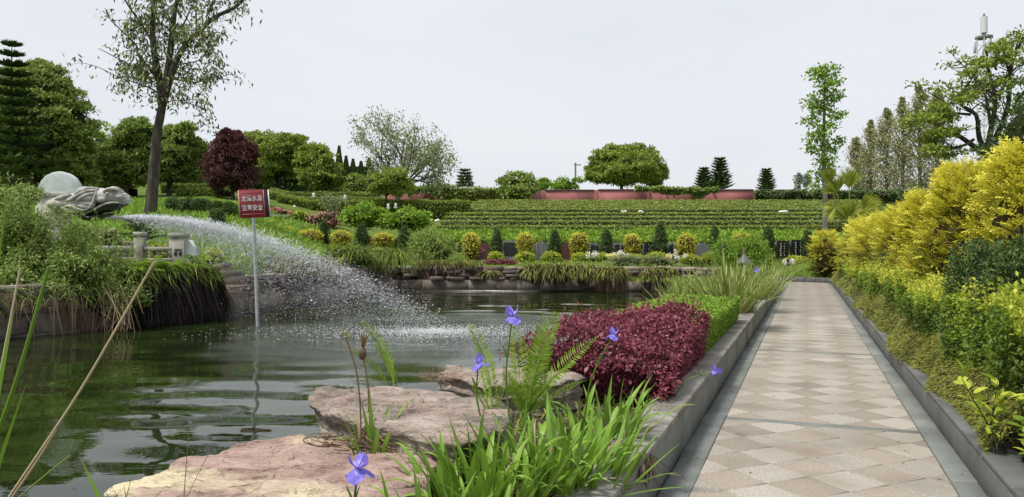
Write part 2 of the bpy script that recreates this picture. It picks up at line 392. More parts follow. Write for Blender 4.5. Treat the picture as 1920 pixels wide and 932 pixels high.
struct(build('ground', [(V, np.stack([i + j, i + j + 1, i + nx + j + 1, i + nx + j], -1).reshape(-1, 4), 0, 0.5)], M['ground'], smooth=True))
def hit(px, py, d0=12.0, d1=140.0):
    """where the view ray of a photo point first meets the terrain"""
    d = np.arange(d0, d1, 0.1)
    x = (px - CX) / F * d; z = CAMH + (CY - py) / F * d
    b = ground(x, d) >= z
    k = int(np.argmax(b)) if b.any() else len(d) - 1
    return np.array([x[k], d[k], float(ground(x[k], d[k]))])
def gpt(px, d, dz=0.0):
    x = (px - CX) / F * d
    return np.array([x, d, float(ground(x, d)) + dz])

# ---------------------------------------------------------------- water
m, n, p, o = newmat('pond_water')
p.inputs['Roughness'].default_value = 0.0; p.inputs['IOR'].default_value = 1.33; p.inputs['Specular IOR Level'].default_value = 0.5
tc = n.nodes.new('ShaderNodeTexCoord')
t = n.nodes.new('ShaderNodeTexNoise'); t.inputs['Scale'].default_value = 0.8; t.inputs['Detail'].default_value = 8; n.links.new(tc.outputs['Object'], t.inputs[0])
r = ramp(n, [(0.3, (0.006, 0.011, 0.003)), (0.55, (0.013, 0.022, 0.005)), (0.75, (0.028, 0.042, 0.009))]); n.links.new(t.outputs[0], r.inputs[0]); n.links.new(r.outputs[0], p.inputs['Base Color'])
at = n.nodes.new('ShaderNodeAttribute'); at.attribute_name = 'tone'      # how disturbed the surface is (falling spray)
mp = n.nodes.new('ShaderNodeMapping'); mp.inputs['Scale'].default_value = (1.0, 1.9, 1); n.links.new(tc.outputs['Object'], mp.inputs[0])
w1 = n.nodes.new('ShaderNodeTexNoise'); w1.inputs['Scale'].default_value = 2.6; w1.inputs['Detail'].default_value = 3; n.links.new(mp.outputs[0], w1.inputs[0])
w2 = n.nodes.new('ShaderNodeTexNoise'); w2.inputs['Scale'].default_value = 13; w2.inputs['Detail'].default_value = 3; n.links.new(mp.outputs[0], w2.inputs[0])
k1 = n.nodes.new('ShaderNodeMath'); k1.operation = 'MULTIPLY_ADD'; k1.inputs[1].default_value = 0.9; k1.inputs[2].default_value = 0.004
n.links.new(at.outputs['Fac'], k1.inputs[0])
bb = n.nodes.new('ShaderNodeBump'); bb.inputs['Distance'].default_value = 0.05; n.links.new(w2.outputs[0], bb.inputs['Height']); n.links.new(k1.outputs[0], bb.inputs['Strength'])
ba = n.nodes.new('ShaderNodeBump'); ba.inputs['Distance'].default_value = 0.05; ba.inputs['Strength'].default_value = 0.035; n.links.new(w1.outputs[0], ba.inputs['Height'])
n.links.new(ba.outputs[0], bb.inputs['Normal']); n.links.new(bb.outputs[0], p.inputs['Normal'])
M['water'] = m
SPL = np.array([-1.9, 17.6])                                        # where the jet comes down
wx = np.arange(-14.6, 7.3, 0.085); wy = np.r_[np.arange(-4.6, 31.4, 0.085)]
X, Y = np.meshgrid(wx, wy)
dd = np.hypot((X - SPL[0]) * 0.8, Y - SPL[1] + 0.5); dd2 = np.hypot((X - SPL[0] + 0.5) * 0.62, (Y - 15.0))
dist = np.clip(0.85 * np.exp(-(dd / 2.3) ** 2) + 0.62 * np.exp(-((X - SPL[0] + .6) * .45) ** 2 - ((Y - 14.0) / 1.9) ** 2), 0, 1)
Z = np.full_like(X, WATER_Z)
for (kx, ky, am, ph) in ((0.55, 2.1, 0.0058, 0.3), (-0.9, 1.55, 0.0046, 2.0), (1.6, 2.9, 0.0035, 4.1), (-0.3, 4.3, 0.0022, 1.2), (2.6, -3.7, 0.0014, 3.0), (3.1, 6.4, 0.0024, 5.0), (-2.4, 7.6, 0.0019, 0.7), (0.8, 9.5, 0.0012, 2.7)):
    Z += am * np.sin(kx * X + ky * Y + ph + 1.3 * vnoise(np.stack([X * 0.45, Y * 0.45, 0 * X + ph], -1)))
Z += 0.012 * np.exp(-dd / 5.0) * np.sin(6.2 * dd) * sstep(0.3, 1.4, dd)
keep = sd_poly(X, Y) < 0.62
V = np.stack([X, Y, Z], -1).reshape(-1, 3); nx = len(wx)
i = np.arange(len(wy) - 1)[:, None] * nx; j = np.arange(nx - 1)[None]
Q = np.stack([i + j, i + j + 1, i + nx + j + 1, i + nx + j], -1).reshape(-1, 4)
Q = Q[keep.ravel()[Q].all(1)]
used = np.unique(Q); remap = np.zeros(len(V), int); remap[used] = np.arange(len(used))
struct(build('pond_water', [(V[used], remap[Q], 0, dist.ravel()[used])], M['water'], smooth=True))

# ---------------------------------------------------------------- path: tiles, dark cross strips, gutters
M['tile_white'] = noisemat('speckled_pale_granite', [(0.35, (0.235, 0.215, 0.185)), (0.5, (0.325, 0.30, 0.262)), (0.65, (0.42, 0.392, 0.345))], 70, 0.75, 0.25, vary=.14, detail=3, spec=0.35, bscale=160, dist=0.003, coord='World', second=(1.3, 0.48, 0.68, (0.245, 0.22, 0.18)))
M['tile_pink'] = noisemat('pinkish_beige_granite', [(0.3, (0.225, 0.192, 0.158)), (0.5, (0.275, 0.237, 0.197)), (0.7, (0.33, 0.29, 0.245))], 45, 0.75, 0.2, vary=.14, detail=4, spec=0.35, bscale=160, dist=0.003, coord='World', second=(1.3, 0.48, 0.68, (0.20, 0.168, 0.135)))
M['grout'] = noisemat('grout', [(0.3, (0.055, 0.052, 0.034)), (0.7, (0.13, 0.115, 0.09))], 20, 0.95, 0.3)
M['grey_stone'] = noisemat('grey_green_stone', [(0.3, (0.115, 0.13, 0.12)), (0.55, (0.165, 0.18, 0.168)), (0.8, (0.225, 0.235, 0.22))], 3.5, 0.55, 0.15, spec=0.4, bscale=60, dist=0.004, coord='World', second=(1.6, 0.52, 0.72, (0.12, 0.115, 0.10)))
M['kerb_stone'] = noisemat('dark_grey_kerb_stone', [(0.3, (0.075, 0.078, 0.078)), (0.55, (0.105, 0.108, 0.108)), (0.8, (0.15, 0.152, 0.15))], 3.0, 0.5, 0.15, spec=0.4, bscale=70, dist=0.004, coord='World', second=(1.2, 0.5, 0.7, (0.085, 0.085, 0.078)))
M['coping'] = noisemat('weathered_coping_stone', [(0.3, (0.17, 0.155, 0.14)), (0.55, (0.25, 0.235, 0.215)), (0.8, (0.33, 0.31, 0.285))], 4.0, 0.75, 0.3, bscale=50, dist=0.006, coord='World', second=(2.5, 0.52, 0.7, (0.12, 0.105, 0.085)))
TL, TR = -0.643, 0.843
S0, S1, STILE = 2.0, 35.6, 18.2
strips = [2.1 + 4.74 * k for k in range(8)]
m, n, p, o = newmat('distant_tile_paving')     # past the tiles that can be told apart, the same checker in the material
tc = n.nodes.new('ShaderNodeTexCoord'); mp = n.nodes.new('ShaderNodeMapping')
mp.inputs['Rotation'].default_value = (0, 0, math.atan(0.38) + R(45)); mp.inputs['Location'].default_value = (0, 0, 0.5)
n.links.new(tc.outputs['Object'], mp.inputs[0])
ck = n.nodes.new('ShaderNodeTexChecker'); ck.inputs['Scale'].default_value = 1 / 0.3323
ck.inputs[1].default_value = (0.32, 0.285, 0.237, 1); ck.inputs[2].default_value = (0.285, 0.245, 0.20, 1); n.links.new(mp.outputs[0], ck.inputs[0])
tn = n.nodes.new('ShaderNodeTexNoise'); tn.inputs['Scale'].default_value = 2.5; n.links.new(tc.outputs['Object'], tn.inputs[0])
mm_ = n.nodes.new('ShaderNodeMix'); mm_.data_type = 'RGBA'; mm_.blend_type = 'MULTIPLY'; mm_.inputs[0].default_value = 0.5
n.links.new(ck.outputs[0], mm_.inputs[6]); n.links.new(tn.outputs[0], mm_.inputs[7]); n.links.new(mm_.outputs[2], p.inputs['Base Color']); p.inputs['Roughness'].default_value = 0.7
M['far_tiles'] = m
def quad_st(s0, s1, t0, t1, z): return PT([s0, s1, s1, s0], [t0, t0, t1, t1], z), np.array([[0, 3, 2, 1]])
Vp1, Fp1 = quad_st(S0 - 1.5, STILE, TL, TR, -0.010); Vp2, Fp2 = quad_st(STILE, S1, TL, TR, -0.002)
Vb = PT([S1, S1, S1 + 1.2, S1 + 1.2], [-6.5, TR, TR - 0.7, -6.5], -0.003)
path = struct(build('path', [(Vp1, Fp1, 0, .5), (Vp2, Fp2, 1, .5), (Vb, np.array([[0, 1, 2, 3]]), 1, .5)], [M['grout'], M['far_tiles']]))
def clip(poly, ax, v, sign):
    out = []
    for k in range(len(poly)):
        a, b = poly[k], poly[(k + 1) % len(poly)]; da, db = sign * (a[ax] - v), sign * (b[ax] - v)
        if da <= 0: out.append(a)
        if da * db < 0:
            u = da / (da - db); out.append([a[0] + u * (b[0] - a[0]), a[1] + u * (b[1] - a[1])])
    return out
full_tile = {}
DG = 0.47
def tile_mesh(poly, mat, h):
    c = np.mean(poly, 0); q = np.array(poly); e = 0.985
    inn = c + (q - c) * (1 - 0.012 / max(0.05, np.linalg.norm(q - c, axis=1).max())); k = len(q)
    top = PT(inn[:, 0], inn[:, 1], h); mid = PT(q[:, 0], q[:, 1], h - 0.004); bot = PT(q[:, 0], q[:, 1], -0.02)
    j = np.arange(k); jn = (j + 1) % k
    parts = [(np.concatenate([top, mid, bot]), np.concatenate([np.stack([j + k, j, jn, jn + k], -1), np.stack([j + 2 * k, j + k, jn + k, jn + 2 * k], -1)]), 0, .5),
             (top, np.arange(k)[None, ::-1], 0, .5)]
    return parts
ntile = 0
for a in range(int((S0 - 1) / (DG / 2)), int(STILE / (DG / 2)) + 2):
    for b in range(-6, 8):
        if (a + b) % 2: continue                       # tile centres sit on the even points of the half lattice
        sc, tc_ = 0.10 + a * DG / 2, -0.22 + b * DG / 2
        h = DG / 2 - 0.0035
        base = [[sc - h, tc_], [sc, tc_ + h], [sc + h, tc_], [sc, tc_ - h]]
        lo = [x for x in strips if x <= sc]; mat = M['tile_white'] if b % 2 == 0 else M['tile_pink']
        pieces = [base]
        for sx in strips:                              # the dark strips cut through the tiles
            nxt = []
            for q in pieces:
                l = clip(q, 0, sx - 0.055, 1); r_ = clip(q, 0, sx + 0.055, -1)
                mn, mx_ = min(v[0] for v in q), max(v[0] for v in q)
                if mx_ <= sx - 0.055 or mn >= sx + 0.055: nxt.append(q)
                else:
                    if len(l) > 2: nxt.append(l)
                    if len(r_) > 2: nxt.append(r_)
            pieces = nxt
        for q in pieces:
            cut = q is not base
            q2 = clip(clip(clip(q, 1, TL + 0.003, -1), 1, TR - 0.003, 1), 0, STILE, 1)
            if len(q2) < 3 or max(v[0] for v in q2) < S0: continue
            ar = 0.5 * abs(sum(q2[k][0] * q2[(k + 1) % len(q2)][1] - q2[(k + 1) % len(q2)][0] * q2[k][1] for k in range(len(q2))))
            if ar < 0.002: continue
            hh = rng.uniform(-0.0012, 0.0012)
            if len(q2) == 4 and abs(ar - 2 * h * h) < 1e-4:
                key = b % 2
                if key not in full_tile:
                    full_tile[key] = build('tile', tile_mesh([[-h, 0], [0, h], [h, 0], [0, -h]], mat, 0.0), mat, link=False).data
                c = PT(sc, tc_, hh); inst('tile', full_tile[key], path, c, (rng.uniform(-.003, .003), rng.uniform(-.003, .003), 0))
            else:
                build('tile', tile_mesh(q2, mat, hh), mat, path)
            ntile += 1
for sx in strips[:]:
    V, Fc = g_cbox(-0.05, 0.05, TL + 0.004, TR - 0.004, -0.02, 0.0015, 0.003)
    V = PT(sx + V[:, 0] + 0.0, V[:, 1], V[:, 2])
    build('stone_strip', [(V, Fc, 0, .5)], M['grey_stone'], path)
# gutters of grey slabs either side
def slab_row(name, parent, t0, t1, z0, z1, mat, s0, s1, ln, gap=0.006, jit=0.003, c=0.006):
    s = s0
    while s < s1 - 0.05:
        e = min(s1, s + ln * rng.uniform(0.92, 1.08)); dz = rng.uniform(-jit, jit); dt = rng.uniform(-jit, jit)
        V, Fc = g_cbox(s + gap / 2, e - gap / 2, t0 + dt, t1 + dt, z0, z1 + dz, c)
        build(name, [(PT(V[:, 0], V[:, 1], V[:, 2]), Fc, 0, .5)], mat, parent); s = e
gut = struct(build('gutter', [quad_st(S0 - 1.5, S1, -0.824, TL, -0.016) + (0, .5), quad_st(S0 - 1.5, S1, TR, 0.999, -0.016) + (0, .5)], M['grout']))
slab_row('gutter_slab', gut, -0.826, TL - 0.004, -0.05, -0.006, M['grey_stone'], S0 - 1, S1, 1.5)
slab_row('gutter_slab', gut, TR + 0.004, 1.001, -0.05, -0.006, M['grey_stone'], S0 - 1, S1, 1.5)
# planter wall on the pond side, low kerb on the hedge side
pw = thing('planter_wall', 'low grey stone planter wall between the tiled path and the maroon shrub', 'planter wall', PT(8, -0.95, 0))
pw.location = (0, 0, 0)
slab_row('wall_slab', pw, -0.90, -0.828, -0.06, 0.262, M['grey_stone'], S0 - 1, S1 - 3.5, 1.6, 0.004, 0.002, 0.004)
slab_row('coping_slab', pw, -1.085, -0.824, 0.264, 0.317, M['coping'], S0 - 1, S1 - 3.5, 1.6, 0.004, 0.003, 0.006)
kb = thing('kerb', 'dark grey kerb at the foot of the lime hedge, curving across the far end of the path', 'kerb', (0, 0, 0))
slab_row('kerb_stone', kb, 1.001, 1.075, -0.06, 0.168, M['kerb_stone'], S0 - 1, S1 - 1.2, 1.25, 0.004, 0.003, 0.004)
slab_row('coping_slab', kb, 1.000, 1.215, 0.170, 0.206, M['kerb_stone'], S0 - 1, S1 - 1.2, 1.25, 0.004, 0.003, 0.006)
th = np.linspace(0, np.pi / 2, 6); arc_s = S1 - 1.2 + 1.5 * np.sin(th); arc_t = 1.0 - 1.5 * (1 - np.cos(th))
pts = list(zip(arc_s, arc_t)) + [(S1 + 0.3, -1.6), (S1 + 0.25, -2.8), (S1 + 0.2, -4.2), (S1 + 0.1, -5.6)]
for (sa, ta), (sb, tb) in zip(pts[:-1], pts[1:]):
    Lk = math.hypot(sb - sa, tb - ta); V, Fc = g_cbox(0.004, Lk - 0.004, -0.0, 0.19, -0.06, 0.206, 0.008)
    ux, uy = (sb - sa) / Lk, (tb - ta) / Lk
    build('kerb_stone', [(PT(sa + V[:, 0] * ux - V[:, 1] * uy, ta + V[:, 0] * uy + V[:, 1] * ux, V[:, 2]), Fc, 0, .5)], M['kerb_stone'], kb)
# soil beds beside the path
def bed(name, ts, zf, s0, s1, ds=0.25):
    ss = np.arange(s0, s1 + ds, ds); Sx, Tx = np.meshgrid(ss, np.linspace(0, 1, ts[2]))
    t0 = ts[0](Sx); t1 = ts[1](Sx); T = t0 + (t1 - t0) * Tx
    Zb = zf(Sx, T, Tx) + 0.03 * fbm(np.stack([Sx * 2, T * 2, 0 * T], -1), 2) * (Tx > 0.05)
    V = PT(Sx, T, Zb).reshape(-1, 3); nx = len(ss); i = np.arange(ts[2] - 1)[:, None] * nx; j = np.arange(nx - 1)[None]
    return struct(build(name, [(V, np.stack([i + j, i + j + 1, i + nx + j + 1, i + nx + j], -1).reshape(-1, 4), 0, .5)], M['soil'], smooth=True))
shT = lambda s: np.interp(s, SHORE_S, SHORE_T)
bed('planting_bed', (lambda s: -0.905 + 0 * s, lambda s: shT(s) - 0.35, 14), lambda s, t, k: 0.255 - 1.25 * sstep(0.80, 1.0, k), 0.6, 32.0)
bed('planting_bed', (lambda s: 1.07 + 0 * s, lambda s: 6.3 + 0 * s, 14), lambda s, t, k: 0.15 + 0.22 * k, 0.6, 35.2)
# ---------------------------------------------------------------- stone walls round the pond
M['wall_block'] = noisemat('weathered_wall_block', [(0.3, (0.15, 0.125, 0.105)), (0.5, (0.255, 0.22, 0.19)), (0.75, (0.36, 0.32, 0.28))], 2.2, 0.9, 0.7, bscale=22, dist=0.015, vary=.2, second=(1.3, 0.5, 0.66, (0.115, 0.10, 0.075)), coord='Object')
M['slab_stone'] = noisemat('split_rubble_stone', [(0.3, (0.13, 0.108, 0.09)), (0.5, (0.28, 0.24, 0.20)), (0.75, (0.45, 0.40, 0.345))], 2.5, 0.9, 0.9, bscale=16, dist=0.02, stretch=(1, 1, 3), vary=.35, second=(0.8, 0.5, 0.62, (0.22, 0.145, 0.12)))
M['wall_back'] = noisemat('red_clay_wall_backing', [(0.3, (0.055, 0.035, 0.030)), (0.5, (0.16, 0.085, 0.08)), (0.75, (0.25, 0.14, 0.13))], 1.5, 0.95, 0.8, bscale=14, dist=0.02, second=(1.0, 0.45, 0.6, (0.045, 0.036, 0.03)))
M['waterline'] = noisemat('wet_black_waterline', [(0.3, (0.012, 0.010, 0.008)), (0.7, (0.035, 0.03, 0.022))], 6, 0.35, 0.5, spec=0.5)
stone_src = []
for k in range(7):          # irregular split stones, unit length, 34 triangles each
    nn = 8; th = np.sort(np.linspace(0, 2 * np.pi, nn, endpoint=False) + rng.uniform(-.22, .22, nn))
    sq = np.maximum(np.abs(np.cos(th)), np.abs(np.sin(th))); rr = 0.5 / sq * rng.uniform(0.88, 1.02, nn)
    o2 = np.stack([np.cos(th) * rr, np.sin(th) * rr], -1)
    bot = np.c_[o2 * 0.92, np.full(nn, -0.5)]; mid = np.c_[o2, rng.uniform(-0.1, 0.25, nn)]; top = np.c_[o2 * 0.93, 0.5 + rng.uniform(-.08, .05, nn)]
    V = np.concatenate([bot, mid, top]); j = np.arange(nn); jn = (j + 1) % nn
    Fq = np.concatenate([np.stack([j, jn, jn + nn, j + nn], -1), np.stack([j + nn, jn + nn, jn + 2 * nn, j + 2 * nn], -1)])
    stone_src.append(build('stone', [(V, Fq, 0, .5), (top, np.arange(nn)[None], 0, .5)], M['slab_stone'], link=False).data)
def wall_line(name, label, pts, h_block, courses, skip=0.0, coph=0.1):
    w = thing(name, label, 'retaining wall', (0, 0, 0))
    bk = []
    for a, b in zip(pts[:-1], pts[1:]):
        L = np.linalg.norm(b - a); u = (b - a) / L; nv = np.array([-u[1], u[0]])      # nv points away from the water for this winding
        mid = (a + b) / 2
        if sd_poly(*(mid + nv * 0.3)) < 0: nv = -nv
        def W3(q): return np.c_[a[0] + u[0] * q[:, 0] + nv[0] * q[:, 1], a[1] + u[1] * q[:, 0] + nv[1] * q[:, 1], WATER_Z + q[:, 2]]
        top = h_block + sum(courses)
        V, Fc = g_box(0, L, 0.07, 0.5, -0.3, top - 0.03); bk.append((W3(V), Fc, 0, .5))
        V, Fc = g_box(0, L, -0.012, 0.1, -0.3, 0.055 ); bk.append((W3(V), Fc, 1, .5))
        x = 0
        while x < L - 0.1:
            e = min(L, x + rng.uniform(0.75, 1.15)); e = L if L - e < 0.4 else e
            V, Fc = g_cbox(x + 0.006, e - 0.006, rng.uniform(-.012, .008), 0.09, 0.057, h_block + rng.uniform(-.015, .01), 0.014)
            build('wall_block', [(W3(V), Fc, 0, .5)], M['wall_block'], w); x = e
        z = h_block + 0.012
        ang = math.atan2(u[1], u[0])
        for ci, ch in enumerate(courses):
            x = -0.05 + rng.uniform(0, .2)
            while x < L - 0.05:
                ln = rng.uniform(0.32, 0.95); 
                last = ci == len(courses) - 1
                if rng.rand() < skip and ci < len(courses) - 1: x += ln * 0.8; continue
                dp = rng.uniform(0.34, 0.5) + 0.12 * last; hh = ch * rng.uniform(0.72, 1.0)
                pr = -0.03 - rng.uniform(0.0, 0.12) - 0.05 * last
                q = W3(np.array([[x + ln / 2, pr + dp / 2, z + hh / 2]]))[0]
                inst('stone', stone_src[rng.randint(7)], w, q, (rng.uniform(-.05, .05), rng.uniform(-.05, .05), ang + rng.uniform(-.08, .08)), (ln * 0.98, dp, hh))
                x += ln + rng.uniform(0, .03)
            z += ch
    build('backing', bk, [M['wall_back'], M['waterline']], w)
    return w
wall_line('pond_wall', 'long stone wall on the left of the pond below the spray, split slabs on pale blocks', [A_, B_, (B_ * 0.7 + C_ * 0.3), C_], 0.46, [0.13, 0.15, 0.12, 0.14], 0.33)
wall_line('pond_wall', 'far stone wall of the pond in front of the tombstones, split slabs on pale blocks', [C_, D_, np.array([7.6, 28.6])], 0.46, [0.12, 0.14, 0.12, 0.15], 0.18)
# pile of split slabs at the corner beside the fern roots
sp = thing('stone_pile', 'stack of broad brown split slabs left of the sign pole', 'stone pile', (0, 0, 0))
for (px, py, w_, h_) in ((428, 549, 70, 22), (431, 528, 66, 20), (425, 513, 60, 13), (412, 500, 40, 12), (444, 538, 50, 9), (405, 572, 40, 16)):
    q = unproj(px, py, 19.2)
    inst('stone', stone_src[rng.randint(7)], sp, q, (rng.uniform(-.05, .05), rng.uniform(-.06, .06), rng.uniform(-.1, .25)), (w_ * 0.0132, 0.6, h_ * 0.0132))

# ---------------------------------------------------------------- natural rocks on the near bank
def rockmat(name, stops, patch, patch2):
    m = noisemat(name, stops, 3.2, 0.85, 1.0, fine=True, bscale=15, dist=0.035, detail=9, stretch=(1.0, 1.5, 3.5), second=patch)
    return m
M['rock_red'] = rockmat('pink_sandstone', [(0.28, (0.165, 0.11, 0.093)), (0.5, (0.32, 0.222, 0.19)), (0.72, (0.45, 0.34, 0.295))], (1.05, 0.51, 0.62, (0.54, 0.47, 0.32)), None)
M['rock_brown'] = rockmat('brown_layered_sandstone', [(0.28, (0.10, 0.08, 0.068)), (0.5, (0.26, 0.215, 0.182)), (0.74, (0.44, 0.385, 0.34))], (1.4, 0.52, 0.66, (0.34, 0.235, 0.20)), None)
M['rock_pale'] = rockmat('pale_flat_rock', [(0.28, (0.20, 0.18, 0.155)), (0.5, (0.33, 0.30, 0.265)), (0.74, (0.46, 0.43, 0.385))], (1.6, 0.55, 0.7, (0.22, 0.19, 0.16)), None)
def rock(label, outline, zt, zb, mat, tilt=(0, 0), rough=0.02, strata=0.035, under=0.12, n=170):
    """a bedded slab: outline at the top edge, layered sides undercut towards the bottom"""
    P = np.asarray(outline, float); c = P.mean(0)
    Q = np.concatenate([P, P[:1]]); d = np.r_[0, np.cumsum(np.linalg.norm(np.diff(Q, axis=0), axis=1))]
    x = np.linspace(0, d[-1], n, endpoint=False); O = np.stack([np.interp(x, d, Q[:, k]) for k in (0, 1)], -1)
    for _ in range(1): O = 0.25 * np.roll(O, 1, 0) + 0.5 * O + 0.25 * np.roll(O, -1, 0)
    sd = rng.rand() * 90
    O += (O - c) / np.linalg.norm(O - c, axis=1, keepdims=True) * (0.035 * fbm(np.c_[O * 6, np.full(n, sd)], 5))[:, None]
    rings = []
    for k in np.linspace(0.04, 0.985, 40):
        q = c + (O - c) * k; z = zt + tilt[0] * (q[:, 0] - c[0]) + tilt[1] * (q[:, 1] - c[1])
        z = z + rough * fbm(np.c_[q * 3.2, np.full(n, sd)], 5) + 0.016 * np.floor(2.6 * fbm(np.c_[q[:, 0] * 1.4, q[:, 1] * 3.5, np.full(n, sd + 9)], 4)) - 0.02 * sstep(0.93, 1.0, np.full(n, k)) ** 2
        rings.append(np.c_[q, z])
    edge = rings[-1][:, 2]; nl = 36
    lay = rng.uniform(-1, 1, 16); lay = np.repeat(lay, 3)
    for k in range(1, nl + 1):
        f = k / nl; zz = edge * (1 - f) + zb * f
        off = strata * (lay[k] * (.7 + .6 * vnoise(np.c_[O * 2.5, np.full(n, k // 3 + sd)])) + 0.8 * fbm(np.c_[O * 5, zz * 16 + sd], 4)) - under * f ** 1.5 + 0.01
        dirn = (O - c) / np.linalg.norm(O - c, axis=1, keepdims=True)
        rings.append(np.c_[O + dirn * off[:, None], zz])
    V = np.concatenate(rings + [np.array([[c[0], c[1], rings[0][:, 2].mean()]])]); m_ = len(rings)
    i = np.arange(m_ - 1)[:, None] * n; j = np.arange(n)[None]; jn = (j + 1) % n
    Fq = np.stack([i + j, i + n + j, i + n + jn, i + jn], -1).reshape(-1, 4)
    jj = np.arange(n); Ft = np.stack([np.full(n, 0), jj + 1, (jj + 1) % n + 1], -1)
    capV = np.concatenate([V[-1:], V[:n]])
    o = build('rock', [(V[:-1], Fq, 0, .5), (capV, Ft, 0, .5)], mat, smooth=True)
    me = o.data
    return tag(o, label, 'rock')
def plane_pts(pp, z):
    out = []
    for px, py in pp:
        d = (CAMH - z) * F / (py - CY); out.append([(px - CX) / F * d, d])
    return out
rock('broad flat pink rock with a cream patch, under the lowest violet iris', plane_pts([(205, 908), (270, 893), (300, 880), (330, 860), (400, 838), (470, 822), (560, 815), (660, 822), (730, 845), (790, 862), (822, 872), (800, 905), (760, 950), (640, 985), (420, 985), (260, 950)], 0.42), 0.42, -0.35, M['rock_red'], rough=0.015, under=0.3)
rock('thick brown layered rock in the middle with a straight front edge', plane_pts([(596, 738), (612, 728), (680, 718), (760, 720), (850, 728), (905, 735), (950, 752), (965, 775), (918, 800), (860, 812), (800, 806), (740, 795), (690, 782), (640, 766), (600, 752)], 0.56), 0.56, 0.05, M['rock_brown'], tilt=(0.0, 0.0), strata=0.03, under=0.16)
rock('smaller pinkish rock behind the fern at the foot of the maroon shrub', plane_pts([(824, 690), (838, 680), (900, 682), (1000, 684), (1075, 690), (1090, 704), (1050, 716), (960, 716), (880, 712), (836, 704)], 0.50), 0.50, 0.12, M['rock_brown'], strata=0.03, under=0.05, tilt=(0.0, 0.0))
rock('dark squat rock wedged under the brown layered rock', plane_pts([(650, 850), (720, 838), (800, 846), (850, 862), (860, 890), (760, 900), (680, 880)], 0.2), 0.22, -0.35, M['rock_brown'], under=0.0)
rock('pale flat stepping rock nearest the green ground cover at the pond edge', plane_pts([(1226, 566), (1240, 558), (1290, 556), (1325, 559), (1340, 568), (1320, 577), (1260, 578), (1232, 574)], 0.16), 0.16, -0.4, M['rock_pale'], under=-0.02)
rock('pale flat stepping rock at the foot of the striped grass', plane_pts([(1262, 548), (1275, 541), (1310, 541), (1345, 547), (1350, 556), (1310, 559), (1270, 556)], 0.2), 0.2, -0.4, M['rock_pale'], under=-0.02)

# ---------------------------------------------------------------- dragon-head fountain
M['dragon'] = noisemat('carved_grey_stone', [(0.3, (0.20, 0.195, 0.18)), (0.5, (0.38, 0.375, 0.35)), (0.72, (0.52, 0.515, 0.49))], 3.0, 0.85, 0.6, bscale=25, dist=0.01, second=(1.7, 0.54, 0.68, (0.14, 0.135, 0.115)))
M['disc'] = noisemat('pale_blue_grey_stone', [(0.3, (0.33, 0.37, 0.37)), (0.55, (0.43, 0.475, 0.475)), (0.8, (0.50, 0.54, 0.535))], 2.0, 0.8, 0.25, bscale=40, dist=0.005, second=(2.2, 0.58, 0.75, (0.24, 0.27, 0.25)))
M['wet_shade'] = noisemat('wet_shaded_stone', [(0.3, (0.012, 0.013, 0.014)), (0.7, (0.04, 0.042, 0.043))], 6, 0.3, 0.4, spec=0.5)  # darkness of damp stone and of shade, both put into the colour
DD = 20.0
dg = thing('dragon_statue', 'grey carved stone dragon head spouting water, with a round pale disc behind its neck', 'statue', unproj(103, 430, DD))
DG0 = np.array(dg.location)
def DP(zx, zy, y=0.0):           # statue drawing units -> local metres
    return [(zx - 450) * 0.001925, y, (480 - zy) * 0.001925 + (unproj(103, 367, DD)[2] - DG0[2])]
def loft(secs, n=22, m=40, bump=0.012, seed=0.0, sharp=1.0):
    s = spline(np.array(secs, float), m)        # x, z-centre, half height, half width
    th = np.linspace(0, 2 * np.pi, n, endpoint=False); out = []
    for zx, zc, hh, hw in s:
        c = np.array(DP(zx, zc)); r = np.c_[0 * th, hw * np.sign(np.cos(th)) * np.abs(np.cos(th)) ** sharp, hh * 0.001925 * np.sign(np.sin(th)) * np.abs(np.sin(th)) ** sharp]
        out.append(c + r)
    V = np.concatenate(out); V = V + nrm(V - np.repeat(np.array([DP(a, b) for a, b in s[:, :2]]), n, 0)) * (bump * fbm(V * 7 + seed, 3))[:, None]
    i = np.arange(m - 1)[:, None] * n; j = np.arange(n)[None]; jn = (j + 1) % n
    return [(V, np.stack([i + j, i + jn, i + n + jn, i + n + j], -1).reshape(-1, 4), 0, .5), (V[:n], np.arange(n)[None, ::-1], 0, .5), (V[-n:], np.arange(n)[None], 0, .5)]
# disc, seated in a moulded base
th = np.linspace(0, 2 * np.pi, 56, endpoint=False); rad = 0.565 * (1 + 0.006 * np.sin(9 * th) + 0.006 * np.sin(17 * th + 1))
cz = np.array(DP(455, 440, 0.22))
rings = []
for k, yy in ((0.0, -.10), (.80, -.10), (.86, -.085), (.97, -.085), (1.0, -.06), (1.0, .08), (0.97, .1), (0.0, .1)):
    rings.append(np.c_[cz[0] + rad * k * np.cos(th) * 1.0, np.full(56, cz[1] + yy), cz[2] + rad * k * np.sin(th)])
V = np.concatenate(rings); i = np.arange(7)[:, None] * 56; j = np.arange(56)[None]; jn = (j + 1) % 56
build('disc', [(V, np.stack([i + j, i + jn, i + 56 + jn, i + 56 + j], -1).reshape(-1, 4), 0, .5)], M['disc'], dg)
def dbox(zx0, zx1, zy0, zy1, y0, y1, c=0.02):
    a, b = DP(zx0, zy1, y0), DP(zx1, zy0, y1)
    V, Fc = g_cbox(a[0], b[0], y0, y1, a[2], b[2], c); return (V, Fc, 0, .5)
build('plinth', [dbox(122, 600, 425, 490, 0.02, 0.46), dbox(160, 560, 488, 1750, 0.06, 0.42)], M['dragon'], dg)
build('neck', loft([(380, 600, 60, .16), (470, 600, 95, .30), (600, 595, 125, .36), (740, 590, 150, .38), (860, 580, 150, .36), (960, 560, 120, .30)], seed=3, bump=.02), M['dragon'], dg, smooth=True)
